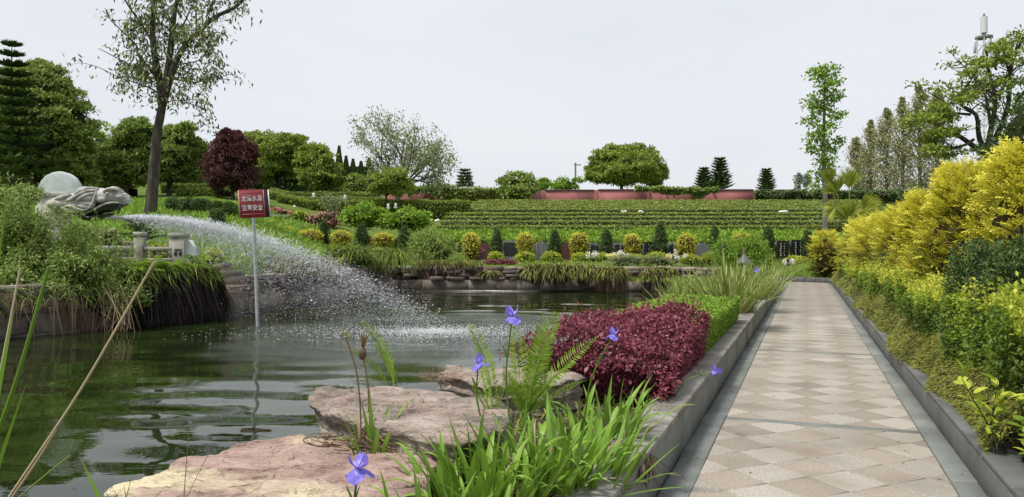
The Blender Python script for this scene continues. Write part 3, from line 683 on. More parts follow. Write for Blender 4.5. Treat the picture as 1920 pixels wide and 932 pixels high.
hd = build('upper_jaw', loft([(820, 545, 60, .22), (900, 525, 125, .33), (1000, 505, 118, .36), (1080, 495, 105, .34), (1150, 490, 84, .29), (1210, 484, 92, .29), (1290, 478, 98, .29), (1350, 492, 88, .25), (1390, 520, 68, .23), (1425, 545, 48, .2), (1445, 562, 26, .12)], seed=8, bump=.02, sharp=.85), M['dragon'], dg, smooth=True)
build('lower_jaw', loft([(760, 735, 35, .22), (860, 760, 52, .26), (960, 775, 50, .24), (1060, 768, 40, .2), (1150, 748, 26, .17), (1230, 722, 14, .12)], seed=5), M['wet_shade'], dg, smooth=True)  # underside of the head: its shade is put into the dark colour
build('mouth_interior', loft([(850, 690, 45, .2), (980, 665, 75, .24), (1100, 640, 80, .23), (1220, 625, 68, .22), (1330, 605, 42, .2), (1400, 590, 20, .15)], seed=6), M['wet_shade'], dg, smooth=True)  # dark fill, shade of the open mouth put into its colour
def relief(name, curves, r, mat=M['dragon'], tp=True):
    pts_ = []
    for cv in curves:
        C = spline(np.array([DP(*q) for q in cv]), 22); rr = r * (np.sin(np.linspace(0.35, np.pi - 0.12, 22)) ** 0.6 if tp else np.ones(22))
        pts_ += tube_parts(C, rr, 0, .5, 8)
    return build(name, pts_, mat, dg, smooth=True)
relief('lip', [[(820, 760, -.22), (930, 720, -.27), (1050, 675, -.28), (1150, 620, -.29), (1200, 595, -.29), (1300, 578, -.28), (1380, 582, -.24), (1440, 600, -.16)]], .030)
relief('whisker', [[(630, 668, -.36), (700, 640, -.39), (765, 620, -.40), (830, 650, -.40), (900, 688, -.38), (970, 692, -.37), (1030, 650, -.37), (1065, 580, -.37), (1080, 500, -.36), (1085, 430, -.30), (1070, 385, -.22)]], .034)
relief('mane', [[(1070, 420, -.30), (980, 430, -.33), (880, 480, -.36), (780, 545, -.38), (700, 560, -.37)], [(1065, 460, -.33), (990, 480, -.36), (910, 520, -.38), (850, 560, -.39)],
                [(1090, 395, -.20), (980, 392, -.24), (880, 420, -.28), (800, 470, -.32)], [(950, 390, -.08), (880, 385, -.1), (830, 400, -.14), (800, 440, -.2)],
                [(740, 470, -.25), (690, 500, -.32), (620, 520, -.36), (540, 545, -.33)], [(1050, 640, -.33), (960, 650, -.36), (870, 620, -.38)],
                [(1090, 395, .20), (980, 392, .24), (880, 420, .28), (800, 470, .32)], [(900, 700, -.3), (800, 690, -.34), (720, 680, -.36), (640, 640, -.37)]], .055)
lob = []
for (zx, zy, y, rx, rz) in ((960, 520, -.30, 110, 55), (960, 610, -.30, 115, 52), (590, 600, -.30, 135, 62), (790, 630, -.30, 100, 45), (1150, 540, -.26, 60, 45)):
    c = DP(zx, zy, y); lob.append(g_ellipsoid(c, (rx * .001925, .10, rz * .001925), 16, 9, .12, 3, zx) + (0, .5))
build('cheek', lob, M['dragon'], dg, smooth=True)
relief('brow', [[(1170, 440, -.27), (1220, 405, -.28), (1290, 395, -.27), (1360, 410, -.25), (1395, 440, -.2)], [(1190, 410, -.15), (1260, 383, -.17), (1330, 386, -.16), (1380, 410, -.12)]], .045)
build('eye', [g_ellipsoid(DP(1235, 465, -.29), (.055, .05, .042), 14, 9) + (0, .5)], M['dragon'], dg, smooth=True)

for sg_ in (-.2, .2): build('nostril', [g_ellipsoid(DP(1370, 505, sg_), (.10, .09, .085), 14, 9, .1) + (0, .5)], M['dragon'], dg, smooth=True)
relief('nose_curl', [[(1400, 480, -.18), (1440, 468, -.2), (1485, 472, -.2)], [(1410, 500, -.18), (1450, 500, -.2), (1470, 520, -.2)]], .026, M['disc'])
relief('fang', [[(1355, 590, -.2), (1375, 640, -.2), (1365, 690, -.2), (1335, 722, -.2)]], .03, M['wet_shade'])
relief('tongue', [[(900, 720, 0), (1000, 715, 0), (1100, 735, 0)]], .05, M['wet_shade'])

# ---------------------------------------------------------------- water jet: falling drops
m, n, p, o = newmat('water_drops')
p.inputs['Base Color'].default_value = (0.95, 0.97, 1.0, 1); p.inputs['Roughness'].default_value = 0.12; p.inputs['Specular IOR Level'].default_value = 0.8
tr = n.nodes.new('ShaderNodeBsdfTranslucent'); tr.inputs[0].default_value = (0.95, 0.97, 1.0, 1)
tp = n.nodes.new('ShaderNodeBsdfTransparent')
x1 = n.nodes.new('ShaderNodeMixShader'); x1.inputs[0].default_value = 0.4; x2 = n.nodes.new('ShaderNodeMixShader'); x2.inputs[0].default_value = 0.2
n.links.new(p.outputs[0], x1.inputs[1]); n.links.new(tr.outputs[0], x1.inputs[2]); n.links.new(x1.outputs[0], x2.inputs[1]); n.links.new(tp.outputs[0], x2.inputs[2]); n.links.new(x2.outputs[0], o.inputs[0])
M['drops'] = m
J0 = unproj(205, 409, DD) + np.array([0, -0.02, 0])
def jet(N, upper, r0, seed):
    tiny = r0 < .003
    u = rng.rand(N)
    u = u ** (0.85 if upper else 0.9)
    # throw speed spread makes a curtain: strong drops on the upper arc, weak ones fall short
    vx = rng.normal(1.0, 0.03 if upper else 0.11, N) if upper else 1.0 - np.abs(rng.normal(0, 0.26, N))
    vx = np.clip(vx, 0.32, 1.12)
    t = u * 1.03
    end = np.array([-1.95 - J0[0], 17.7 - J0[1]]); fall = J0[2] - WATER_Z
    P = np.empty((N, 3))
    P[:, 0] = J0[0] + end[0] * t * vx; P[:, 1] = J0[1] + end[1] * t * vx
    P[:, 2] = J0[2] + 0.28 * t - (fall + 0.28) * t ** 2
    sp_ = 0.012 + 0.15 * t if upper else 0.012 + 0.30 * t ** 1.15
    P += rng.normal(size=(N, 3)) * sp_[:, None] * np.array([0.9, 1.2, 0.85])
    P = P[P[:, 2] > WATER_Z + 0.0]; t = t[:len(P)]
    n_ = len(P); s = r0 * (0.45 + rng.gamma(2.0, 0.38, n_))
    D = np.array([[1, 0, 0], [-1, 0, 0], [0, 1, 0], [0, -1, 0], [0, 0, 1], [0, 0, -1]], float)
    ax = nrm(np.c_[np.full(n_, 1.0), np.full(n_, -.2), 0.3 - 1.6 * np.clip((J0[2] - P[:, 2]) / 2.6, 0, 1)] + rng.normal(size=(n_, 3)) * 0.5)
    V = P[:, None] + D[None] * s[:, None, None] + ax[:, None] * (D @ np.array([0, 0, 1.0]))[None, :, None] * (s * 2.2)[:, None, None]
    Fb = np.array([[0, 2, 4], [2, 1, 4], [1, 3, 4], [3, 0, 4], [2, 0, 5], [1, 2, 5], [3, 1, 5], [0, 3, 5]])
    if tiny: V = V[:, [0, 1, 2, 4]]; Fb = np.array([[0, 2, 3], [2, 1, 3], [1, 0, 3], [0, 1, 2]]); return (V.reshape(-1, 3), ((np.arange(n_) * 4)[:, None, None] + Fb[None]).reshape(-1, 3), 0, .5)      # mist: the finest drops
    Fc = (np.arange(n_) * 6)[:, None, None] + Fb[None]
    return (V.reshape(-1, 3), Fc.reshape(-1, 3), 0, .5)
core = spline(np.array([J0 + [-.25, 0, .005], J0, J0 + [.35, -.1, .02], J0 + [.8, -.2, .01]]), 14)
jt = build('water_jet', [jet(15000, True, .0058, 1), jet(46000, False, .0054, 2), jet(34000, True, .0022, 3), jet(60000, False, .0021, 4)] + tube_parts(core, np.linspace(.02, .045, 14) * (1 + .2 * np.sin(np.arange(14) * 2.)), 0, .5, 8), M['drops'], kind='stuff')
tag(jt, 'white spray of water drops arching from the dragon mouth down to the pond', 'water jet', kind='stuff')
# froth where the spray lands, its white also painting the band of reflected sky
N = 7000; a = rng.rand(N) * 2 * np.pi; rr = np.abs(rng.normal(0, 1.0, N))
P = np.c_[SPL[0] + 0.35 + rr * np.cos(a) * 1.9, SPL[1] - 2.0 + rr * np.sin(a) * 1.0, np.full(N, WATER_Z + .012)]; P[:, 2] += np.abs(rng.normal(0, .03, N))
s = .004 + .009 * rng.rand(N); D = np.array([[1, 0, 0], [-1, 0, 0], [0, 1, 0], [0, -1, 0], [0, 0, .6], [0, 0, -.6]])
Fb = np.array([[0, 2, 4], [2, 1, 4], [1, 3, 4], [3, 0, 4], [2, 0, 5], [1, 2, 5], [3, 1, 5], [0, 3, 5]])
fr = build('froth', [((P[:, None] + D[None] * s[:, None, None]).reshape(-1, 3), ((np.arange(N) * 6)[:, None, None] + Fb[None]).reshape(-1, 3), 0, .5)], M['drops'], kind='stuff')
tag(fr, 'pale froth where the spray strikes the pond, its white also standing for reflected sky', 'froth', kind='stuff')

# ---------------------------------------------------------------- warning sign
M['sign_red'] = noisemat('red_sign_enamel', [(0.3, (0.25, 0.020, 0.025)), (0.7, (0.30, 0.027, 0.032))], 3, 0.35, 0.03, spec=0.5)
M['sign_dark'] = plain('dark_red_sign_back', (0.035, 0.006, 0.012), 0.5)
M['white'] = plain('white_paint', (0.78, 0.77, 0.75), 0.5)
M['steel'] = noisemat('galvanised_steel', [(0.3, (0.30, 0.33, 0.34)), (0.7, (0.46, 0.49, 0.50))], 14, 0.4, 0.05, spec=0.6)
d_s = 16.8; base = unproj(485.5, 615, d_s); base[2] = -1.05
sg = thing('warning_sign', 'red double-board sign with white Chinese writing on a steel pole standing in the pond', 'sign', base)
topp = unproj(478, 404, d_s - 0.0); lean = (topp[0] - unproj(485.5, 615, d_s)[0]); zt = topp[2] - base[2]; 
zw = WATER_Z - base[2]
sg.rotation_euler = (0, math.atan2(lean, topp[2] - WATER_Z), 0)
build('pole', tube_parts(np.array([[0, 0, 0], [0, 0, (zt + .5) * .5], [0, 0, zt + .5]]), .036, 0, .5, 12), M['steel'], sg, smooth=True)
def board(name, y0, yaw, mat_face, offx=0.0):
    bw, bh = .54, .60
    V, Fc = g_cbox(-bw / 2, bw / 2, -.014, .014, 0, bh, .004)
    b_ = build(name, [(V, Fc, 0, .5)], mat_face, sg)
    b_.location = (offx, y0, zt - .045); b_.rotation_euler = (0, R(-2.2), yaw)
    return b_
yaw = R(34)
fb = board('front_board', -.055, yaw, M['sign_red'])
bk = board('back_board', .075, yaw + R(-7), M['sign_dark'], .05)
def rect(x0, x1, z0, z1, y): return (np.array([[x0, y, z0], [x1, y, z0], [x1, y, z1], [x0, y, z1]]), np.array([[0, 1, 2, 3]]), 0, .5)
def fbar(x0, x1, z0, z1, y0=-.019, y1=-.0146):
    V, Fc = g_box(x0, x1, y0, y1, z0, z1); return (V, Fc, 0, .5)
M['sign_pink'] = plain('faded_pink_edge', (0.55, 0.24, 0.22), 0.5)
build('edge_strip', [fbar(-.272, -.258, .01, .59, -.02, .02)], M['sign_pink'], fb); build('edge_strip', [fbar(.254, .268, .01, .59, -.02, .0)], M['sign_pink'], fb)
build('border_line', [fbar(-.235, .235, .070, .079)], M['sign_pink'], fb); build('border_line', [fbar(-.235, .235, .545, .554)], M['sign_pink'], fb)
build('edge_strip', [fbar(.262, .283, .0, .60, -.02, .02)], M['white'], bk)
def lettering(text, size, x, z, sx=1.0, off=0.006):
    cu = bpy.data.curves.new('lettering', 'FONT'); cu.body = text; cu.size = size; cu.align_x = 'CENTER'; cu.align_y = 'CENTER'; cu.extrude = 0.0015; cu.offset = off; cu.resolution_u = 3
    cu.space_character = 1.08
    ob = bpy.data.objects.new('lettering', cu); COL.objects.link(ob)
    me = bpy.data.meshes.new_from_object(ob.evaluated_get(bpy.context.evaluated_depsgraph_get()))
    bpy.data.objects.remove(ob); me.materials.clear(); me.materials.append(M['white'])
    o_ = bpy.data.objects.new('lettering', me); COL.objects.link(o_); o_.parent = fb
    o_.location = (x, -.0175, z); o_.rotation_euler = (R(90), 0, 0); o_.scale = (.97, 1.22, 1)
    return o_
lettering('龙潭水深', .112, .0, .405, off=.0022); lettering('注意安全', .112, .0, .205, off=.0022)
V, Fc = g_tube(np.array([[-.205, -.019, .50], [-.205, -.0146, .50]]), .013, 10, False)[:2]
build('logo', [(np.concatenate([np.c_[-.205 + .013 * np.cos(th[:56:4]), np.full(14, -.0175), .50 + .013 * np.sin(th[:56:4])]]), np.arange(14)[None], 0, .5)] + [fbar(-.180 + k * .024, -.162 + k * .024, .4955, .5035, -.0185) for k in range(4)] + [fbar(-.174 + k * .024, -.169 + k * .024, .489, .511, -.0185) for k in range(4)], M['sign_pink'], fb)

# ---------------------------------------------------------------- balustrade by the dragon
M['balu'] = noisemat('weathered_grey_carved_stone', [(0.3, (0.20, 0.19, 0.165)), (0.55, (0.33, 0.32, 0.285)), (0.8, (0.43, 0.42, 0.385))], 3, 0.85, 0.5, bscale=30, dist=0.01, second=(2.3, 0.52, 0.68, (0.15, 0.145, 0.115)))
bd = 18.6
bl = thing('stone_balustrade', 'weathered pale stone balustrade with square posts below the dragon head', 'balustrade', unproj(300, 520, bd))
B0 = np.array(bl.location)
def BP(px, py, dy=0.0):
    q = unproj(px, py, bd) - B0; return [q[0], q[1] + dy, q[2]]
def bbox(px0, px1, py0, py1, y0, y1, c=.012):
    a = BP(px0, py1); b = BP(px1, py0); V, Fc = g_cbox(a[0], b[0], y0, y1, a[2], b[2], c); return (V, Fc, 0, .5)
for (x0, x1, y0, y1, da, db) in ((254, 271, 435, 520, -.1, .12), (312, 326, 437, 520, .12, .32), (327, 350, 438, 530, -.14, .14)):
    pst = build('post', [bbox(x0, x1, y0 + 9, y1, da, db)], M['balu'], bl)
    build('post_cap', [bbox(x0 - 1, x1 + 1, y0, y0 + 8, da - .02, db + .02)], M['balu'], pst)
build('rail', [bbox(180, 253, 461, 470, -.08, .08)], M['balu'], bl); build('rail', [bbox(272, 326, 463, 470, -.08, .08)], M['balu'], bl)
build('rail', [bbox(180, 253, 482, 490, -.07, .07)], M['balu'], bl); build('rail', [bbox(272, 326, 484, 490, -.07, .07)], M['balu'], bl)
build('panel', [bbox(180, 253, 490.3, 525, -.045, .045)], M['balu'], bl); build('panel', [bbox(272, 326, 490.3, 525, -.045, .045)], M['balu'], bl)
for px in (190, 204, 218, 232, 246, 284, 298, 312):
    V, Fc = g_ellipsoid(BP(px, 476), (.045, .05, .083), 10, 7); build('baluster', [(V, Fc, 0, .5)], M['balu'], bl, smooth=True)
build('recess_shade', [bbox(332, 346, 467, 469.5, -.150, -.135, .002), bbox(331, 337, 471, 479, -.150, -.135, .002), bbox(340, 346, 471, 479, -.150, -.135, .002)], M['wet_shade'], bl)  # dark plates on the post face, standing for shade in carved hollows
pr = [(350, 452), (357, 450), (365, 462), (371, 463), (370, 470), (380, 500), (386, 508), (384, 514), (350, 522)]
fr_ = np.array([BP(x, y, -.09) for x, y in pr]); bk_ = np.array([BP(x, y, .10) for x, y in pr]); k = len(pr); j = np.arange(k)
build('end_scroll', [(np.concatenate([fr_, bk_]), np.stack([j, (j + 1) % k, (j + 1) % k + k, j + k], -1), 0, .5), (fr_, np.arange(k)[None, ::-1], 0, .5), (bk_, np.arange(k)[None], 0, .5)], M['disc'], bl)
bn = thing('stone_bench', 'brown stone slab ledge behind the balustrade under the dark palm fronds', 'bench', unproj(225, 500, 19.6))
q0 = np.array(bn.location); a = unproj(170, 462, 19.6) - q0; b = unproj(262, 452, 19.6) - q0
V, Fc = g_cbox(a[0], b[0], -.2, .2, a[2], b[2], .01); build('seat', [(V, Fc, 0, .5)], M['slab_stone'], bn)
V, Fc = g_cbox(a[0] + .06, b[0] - .06, -.15, .15, -.4, a[2] - .003, .01); build('base', [(V, Fc, 0, .5)], M['slab_stone'], bn)
# ---------------------------------------------------------------- vegetation builders
def px_m(d): return d / F
def ell(px, py, rx, ry, d, depth=None):
    c = unproj(px, py, d); k = px_m(d)
    return c, np.array([rx * k, (depth if depth else rx) * k, ry * k])
def crown_parts(ells, d, nsub, nleaf, L, Wd, tone=(0.1, 0.9), sub=0.36, core=0.66, jit=0.25, up=0.6, droop=0.1, tip=0.25):
    """uneven crown: every lobe is a shell of many leaf clumps round a dark twiggy inside"""
    parts = []
    for (px, py, rx, ry) in ells:
        c, r = ell(px, py, rx, ry, d); c[1] += rng.uniform(-jit, jit) * r[0]
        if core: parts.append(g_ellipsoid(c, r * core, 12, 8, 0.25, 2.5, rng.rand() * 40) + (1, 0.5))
        Dv = rdir(nsub * 2); Dv = Dv[Dv[:, 1] < 0.55][:nsub]
        for q in Dv:
            k = rng.uniform(0.52, 1.06); sc = sub * rng.uniform(0.7, 1.35)
            tn = rng.uniform(-0.15, 0.15)
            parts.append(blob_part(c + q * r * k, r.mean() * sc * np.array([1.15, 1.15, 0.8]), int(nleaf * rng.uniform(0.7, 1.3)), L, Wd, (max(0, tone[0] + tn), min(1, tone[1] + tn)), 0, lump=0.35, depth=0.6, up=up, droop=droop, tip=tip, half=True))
    return parts
def tree(name, label, cat, px, d, ells, mat, nsub=26, nleaf=120, L=0.2, Wd=0.09, tone=(0.1, 0.9), trunk_r=0.16, trunk_top=None, bark='bark_dark', group=None, inner='inner', limbs=4, **k):
    b = gpt(px, d, -0.05); t = thing(name, label, cat, b, group=group)
    cs = [ell(e[0], e[1], e[2], e[3], d)[0] for e in ells]
    fork = unproj(px, trunk_top if trunk_top else np.mean([e[1] + e[3] * 0.5 for e in ells]), d)
    tp_ = tube_parts(spline(np.array([b * 0, (fork - b) * 0.5 + [trunk_r * .4, 0, 0], fork - b]), 8), np.linspace(trunk_r, trunk_r * .62, 8), 0, .5, 9)
    for q in range(limbs):
        e = ells[q % len(ells)]; c, r = ell(*e, d); tgt = c + rdir(1)[0] * r * 0.5
        mid = (fork + tgt) / 2 + np.array([0, 0, 0.1]) * np.linalg.norm(tgt - fork)
        tp_ += tube_parts(spline(np.array([fork - b, mid - b, tgt - b]), 8), np.linspace(trunk_r * .55, trunk_r * .12, 8), 0, .5, 6)
    build('trunk', tp_, M[bark], t, smooth=True)
    parts = crown_parts(ells, d, nsub, nleaf, L, Wd, tone, **k)
    parts = [(p[0] - b,) + tuple(p[1:]) for p in parts]
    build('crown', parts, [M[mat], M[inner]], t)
    return t
def shrub(name, label, cat, px, d, w, ytop, mat, n=900, L=0.10, Wd=0.045, tone=(0.1, 0.9), shape='round', inner='inner', group=None, ybot=None, up=0.5, out=0.7, tip=0.3, lump=0.16, dep=None, core=0.78):
    b = gpt(px, d); 
    if ybot is not None: b[2] = unproj(px, ybot, d)[2]
    top = unproj(px, ytop, d)[2]; h = max(0.15, top - b[2]); rx = w * px_m(d) / 2; ry = dep if dep else rx
    t = thing(name, label, cat, b, group=group)
    if shape == 'round': bl_ = [((0, 0, h * .52), (rx, ry, h * .5))]
    elif shape == 'column': bl_ = [((0, 0, h * .30), (rx, ry, h * .32)), ((0, 0, h * .58), (rx * .86, ry * .86, h * .30)), ((0, 0, h * .80), (rx * .55, ry * .55, h * .22))]
    elif shape == 'barrel': bl_ = [((0, 0, h * .34), (rx * .88, ry * .9, h * .34)), ((0, 0, h * .62), (rx, ry, h * .38))]
    elif shape == 'mound': bl_ = [((0, 0, h * .25), (rx, ry, h * .50))] + [((rng.uniform(-.6, .6) * rx, rng.uniform(-.6, .2) * ry, h * rng.uniform(.4, .55)), (rx * .42, ry * .5, h * .45)) for _ in range(5)]
    parts = []
    tot = sum(r[0] * r[2] for _, r in bl_)
    for c, r in bl_:
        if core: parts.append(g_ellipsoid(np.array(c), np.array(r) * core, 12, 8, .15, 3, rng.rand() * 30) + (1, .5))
        parts.append(blob_part(np.array(c), np.array(r), int(n * r[0] * r[2] / tot), L, Wd, tone, 0, lump=lump, depth=.3, up=up, out=out, tip=tip))
    build('foliage', parts, [M[mat], M[inner]], t)
    V = tube_parts(np.array([[0, 0, -.05], [0, 0, h * .3], [0, 0, h * .5]]), [rx * .14, rx * .1, rx * .06], 0, .5, 6)
    build('stem', V, M['twig'], t)
    return t
def conifer_whorl(name, label, px, d, ytop, ybot, wpx, mat='leaf_dark', tiers=11, nb=8, dens=40, L=0.3, Wd=0.07, upc=0.35, group=None, base=None):
    """tiered pine: whorls of up-curving branches clothed in short needles"""
    top = unproj(px, ytop, d); b = np.array([top[0], d, unproj(px, ybot, d)[2]]); g = gpt(px, d); b[2] = min(b[2], g[2]) if base is None else base
    t = thing(name, label, 'tree', b, group=group); h = top[2] - b[2]; hb = (unproj(px, ybot, d)[2] - b[2])
    tr = tube_parts(np.array([[0, 0, -.1], [0, 0, h * .5], [0, 0, h]]), [wpx * px_m(d) * .03 + .03, wpx * px_m(d) * .02 + .02, .01], 0, .5, 6)
    build('trunk', tr, M['bark_dark'], t)
    P, A, N, tubes = [], [], [], []
    for k in range(tiers):
        f = (k + .3) / tiers; z = hb + (h - hb) * f; R_ = wpx * px_m(d) / 2 * (1 - f) ** .8 * rng.uniform(.9, 1.1) + 0.06
        for q in range(nb):
            a = 2 * np.pi * q / nb + k * .7 + rng.uniform(-.15, .15); dr = np.array([math.cos(a), math.sin(a), 0])
            u = np.linspace(0.05, 1, dens) ; rr = R_ * rng.uniform(.85, 1.05)
            C = np.array([0, 0, z]) + dr * (u * rr)[:, None]; C[:, 2] += rr * (upc * u ** 2 - .08 * u)
            sd = np.where(rng.rand(dens) < .5, 1, -1)[:, None]; lat = np.array([-dr[1], dr[0], 0])
            P.append(C); A.append(dr * .7 + lat * sd * .8 + np.array([0, 0, .45]) + rng.normal(size=(dens, 3)) * .12); N.append(np.tile([0, 0, 1.0], (dens, 1)) + rng.normal(size=(dens, 3)) * .3)
            tubes += tube_parts(C[::max(1, dens // 4)], .012 * d / 30, 1, .5, 4, False)
    P = np.concatenate(P); A = np.concatenate(A); N = np.concatenate(N)
    build('crown', [leaf_part(P, A, N, L * (.7 + .5 * rng.rand(len(P))), Wd, rng.rand(len(P)))] + tubes, [M[mat], M['bark_dark']], t)
    return t
def hedge_box(name, label, x0, x1, y0, y1, zf0, zf1, mat, n, L, Wd, tone=(.2, .9), group=None, cat='hedge', front=0.35, wob=.06, inner='inner', tip=0.2, flat=0.0):
    """clipped hedge along x; base and top heights are functions of (x, y)"""
    t = thing(name, label, cat, ((x0 + x1) / 2, (y0 + y1) / 2, float(zf0((x0 + x1) / 2, (y0 + y1) / 2))), group=group); O = np.array(t.location)
    nx_ = max(3, int((x1 - x0) / 1.0)); xs = np.linspace(x0, x1, nx_); parts = []
    ring = [(y0 + .10, 0), (y0 + .08, .8), (y0 + .16, .9), (y1 - .1, .9), (y1 - .05, 0)]
    V = np.array([[x, y, zf0(x, y) - .1 if f == 0 else zf0(x, y) + (zf1(x, y) - zf0(x, y)) * f + .05 * math.sin(x * 3)] for x in xs for y, f in ring]) - O
    i = np.arange(nx_ - 1)[:, None] * 5; j = np.arange(4)[None]
    parts.append((V, np.stack([i + j, i + 5 + j, i + 6 + j, i + j + 1], -1).reshape(-1, 4), 1, .5))  # dark core shows between sparse front leaves and stands for shade there
    nf = int(n * front); nt_ = n - nf
    x = rng.uniform(x0, x1, nt_); y = rng.uniform(y0, y1, nt_); z = zf1(x, y) + wob * fbm(np.c_[x * 1.3, y * 2, 0 * x], 3) - .12 * rng.rand(nt_) ** 2
    P1 = np.c_[x, y, z]
    x = rng.uniform(x0, x1, nf); y = y0 + .08 * rng.rand(nf) + wob * vnoise(np.c_[x * 2, 0 * x, 0 * x]); f = rng.rand(nf) ** .7; z0_ = zf0(x, y0 + 0 * x); z = z0_ + (zf1(x, y0 + 0 * x) - z0_) * f
    P2 = np.c_[x, y, z]
    A1 = np.c_[rng.normal(size=(nt_, 2)) * .7, .5 + .4 * rng.rand(nt_) - flat]; A2 = np.c_[rng.normal(size=nf) * .6, -.6 - .3 * rng.rand(nf), .1 + .6 * rng.normal(size=nf)]
    N1 = np.c_[rng.normal(size=(nt_, 2)) * .5, np.ones(nt_)]; N2 = np.c_[rng.normal(size=nf) * .4, -np.ones(nf), .5 + .4 * rng.normal(size=nf)]
    P = np.concatenate([P1, P2]) - O; tn = tone[0] + (tone[1] - tone[0]) * rng.rand(n); tn[:nt_] = np.clip(tn[:nt_] + tip * .5, 0, 1); tn[nt_:] = np.clip(tn[nt_:] - tip * .5, 0, 1)  # top leaves lighter, front leaves darker: shading put into the leaf tone
    parts.append(leaf_part(P, np.concatenate([A1, A2]), np.concatenate([N1, N2]), L * (.7 + .6 * rng.rand(n)), Wd * (.7 + .6 * rng.rand(n)), tn))
    o_ = build('foliage', parts, [M[mat], M[inner]], t); o_['kind'] = 'stuff'
    return t

# ---------------------------------------------------------------- far background
# boundary wall: pink rendered panels, pilasters, dark coping
M['pink'] = noisemat('pink_render', [(0.3, (0.25, 0.092, 0.09)), (0.5, (0.31, 0.12, 0.118)), (0.72, (0.35, 0.15, 0.145))], 0.8, 0.9, 0.15, bscale=12, second=(0.5, 0.54, 0.72, (0.24, 0.10, 0.09)))
M['coping_dark'] = noisemat('dark_wall_coping', [(0.3, (0.05, 0.05, 0.045)), (0.7, (0.14, 0.12, 0.11))], 3, 0.9, 0.4)
wd = 70.0
bw = thing('boundary_wall', 'long pink rendered wall along the crest of the terraced slope, partly under ivy', 'wall', (12, wd, float(ground(12, wd))))
WB = np.array(bw.location)
for k in range(10):
    xa = -11.6 + k * 4.8; zg = float(ground(xa + 2.4, wd)); zt = unproj(960, 357, wd)[2] + .05 * rng.uniform(-1, 1) - (0.10 if k > 7 else 0)
    V, Fc = g_box(xa + .18, xa + 4.62, -.10, .10, zg - .4, zt); build('panel', [(V + [-WB[0], 0, -WB[2]], Fc, 0, .5)], M['pink'], bw)
    V, Fc = g_cbox(xa - .18, xa + .18, -.115, .115, zg - .4, zt + .03, .02); build('pilaster', [(V + [-WB[0], 0, -WB[2]], Fc, 0, .5)], M['pink'], bw)
    V, Fc = g_cbox(xa + .18, xa + 4.62, -.16, .16, zt + .002, zt + .10, .03); build('coping', [(V + [-WB[0], 0, -WB[2]], Fc, 0, .5)], M['coping_dark'], bw)
def ivy(label, px0, px1, ytop, ybot, n, d=wd - .5, mat='leaf_mid', hang=.5):
    c = (px0 + px1) / 2; b = unproj(c, ybot, d); t = thing('ivy', label, 'ivy', b)
    x = rng.uniform(px0, px1, n); edge = ytop + 3 * vnoise(np.c_[x * .06, 0 * x, 0 * x]); low = ybot + 9 * vnoise(np.c_[x * .045, 0 * x + 7, 0 * x])
    y = edge + (low - edge) * rng.rand(n) ** .9
    P = np.stack([(x - CX) / F * d, d - .55 * rng.rand(n) * np.clip((ybot - y) / (ybot - ytop) + .3, .1, 1) + .25 * vnoise(np.c_[x * .1, y * .2, 0 * x]), CAMH + (CY - y) / F * d], -1) - b
    A = np.c_[rng.normal(size=n) * .6, -.5 - .3 * rng.rand(n), rng.normal(size=n) * .5 - .2]; N = np.c_[rng.normal(size=n) * .4, -np.ones(n), .8 + .3 * rng.normal(size=n)]
    o_ = build('leaves', [leaf_part(P, A, N, .26 * (.6 + .7 * rng.rand(n)), .17, rng.rand(n))], M[mat], t); o_['kind'] = 'stuff'
    st_ = []
    for k in range(9):
        xx = rng.uniform(px0, px1); Q = np.array([unproj(xx, ytop + 3, d + .25), unproj(xx + rng.uniform(-6, 6), (ytop + ybot) / 2, d + .3), unproj(xx + rng.uniform(-9, 9), ybot + 2, d + .32)]) - b
        st_ += tube_parts(spline(Q, 7), .03, 0, .5, 5)
    build('stems', st_, M['twig'], t)['kind'] = 'stuff'; return t
ivy('ivy heaped over the pink wall right of the umbrella tree', 1190, 1345, 351, 364, 3600)
ivy('thick ivy hiding the right end of the pink wall', 1412, 1730, 357, 382, 7800, mat='leaf_dark')
ivy('bright ivy draped over the left end of the pink wall', 764, 832, 349, 366, 1500, mat='leaf_bright')
ivy('dull olive creeper covering the pink wall left of the round bush', 828, 946, 350, 382, 3200, mat='leaf_olive')

tree('umbrella_tree', 'wide dome-shaped tree standing alone above the pink wall', 'tree', 1165, 91, [(1175, 318, 62, 32), (1150, 302, 40, 27), (1195, 300, 38, 26), (1222, 328, 27, 22), (1126, 325, 26, 22), (1175, 335, 58, 14)], 'leaf_olive', 100, 85, .34, .15, (.05, .95), .3, 349, limbs=9, sub=.2, tip=.6)
tree('round_bush', 'dense round green bush in front of the left end of the pink wall', 'bush', 970, 68.6, [(970, 352, 29, 24), (968, 366, 31, 16)], 'leaf_mid', 26, 110, .32, .16, (.1, .8), .2, 370)
tree('round_bush', 'small bright bush showing above the pink wall beside the round bush', 'bush', 1018, 92, [(1016, 348, 17, 12), (1008, 352, 14, 9)], 'leaf_bright', 14, 70, .3, .15)
tree('round_bush', 'low bright bush behind the pink wall below the utility pole', 'bush', 1066, 94, [(1066, 348, 22, 12), (1050, 353, 16, 7)], 'leaf_bright', 16, 80, .3, .15)
conifer_whorl('norfolk_pine', 'left and shorter of the paired dark tiered pines above the ivy', 1320, 100, 315, 356, 34, tiers=8, nb=9, dens=22, L=.7, Wd=.16)
conifer_whorl('norfolk_pine', 'taller of the paired dark tiered pines above the ivy', 1350, 101, 297, 356, 44, tiers=11, nb=9, dens=24, L=.75, Wd=.16)
conifer_whorl('norfolk_pine', 'dark tiered pine standing by itself near the right end of the wall', 1437, 102, 317, 358, 32, tiers=9, nb=9, dens=22, L=.65, Wd=.15)
conifer_whorl('bent_pine', 'ragged dark blue conifer far behind the creeper-covered wall', 872, 118, 317, 350, 36, tiers=6, nb=6, dens=20, L=.9, Wd=.2, upc=-.15, mat='leaf_dark')
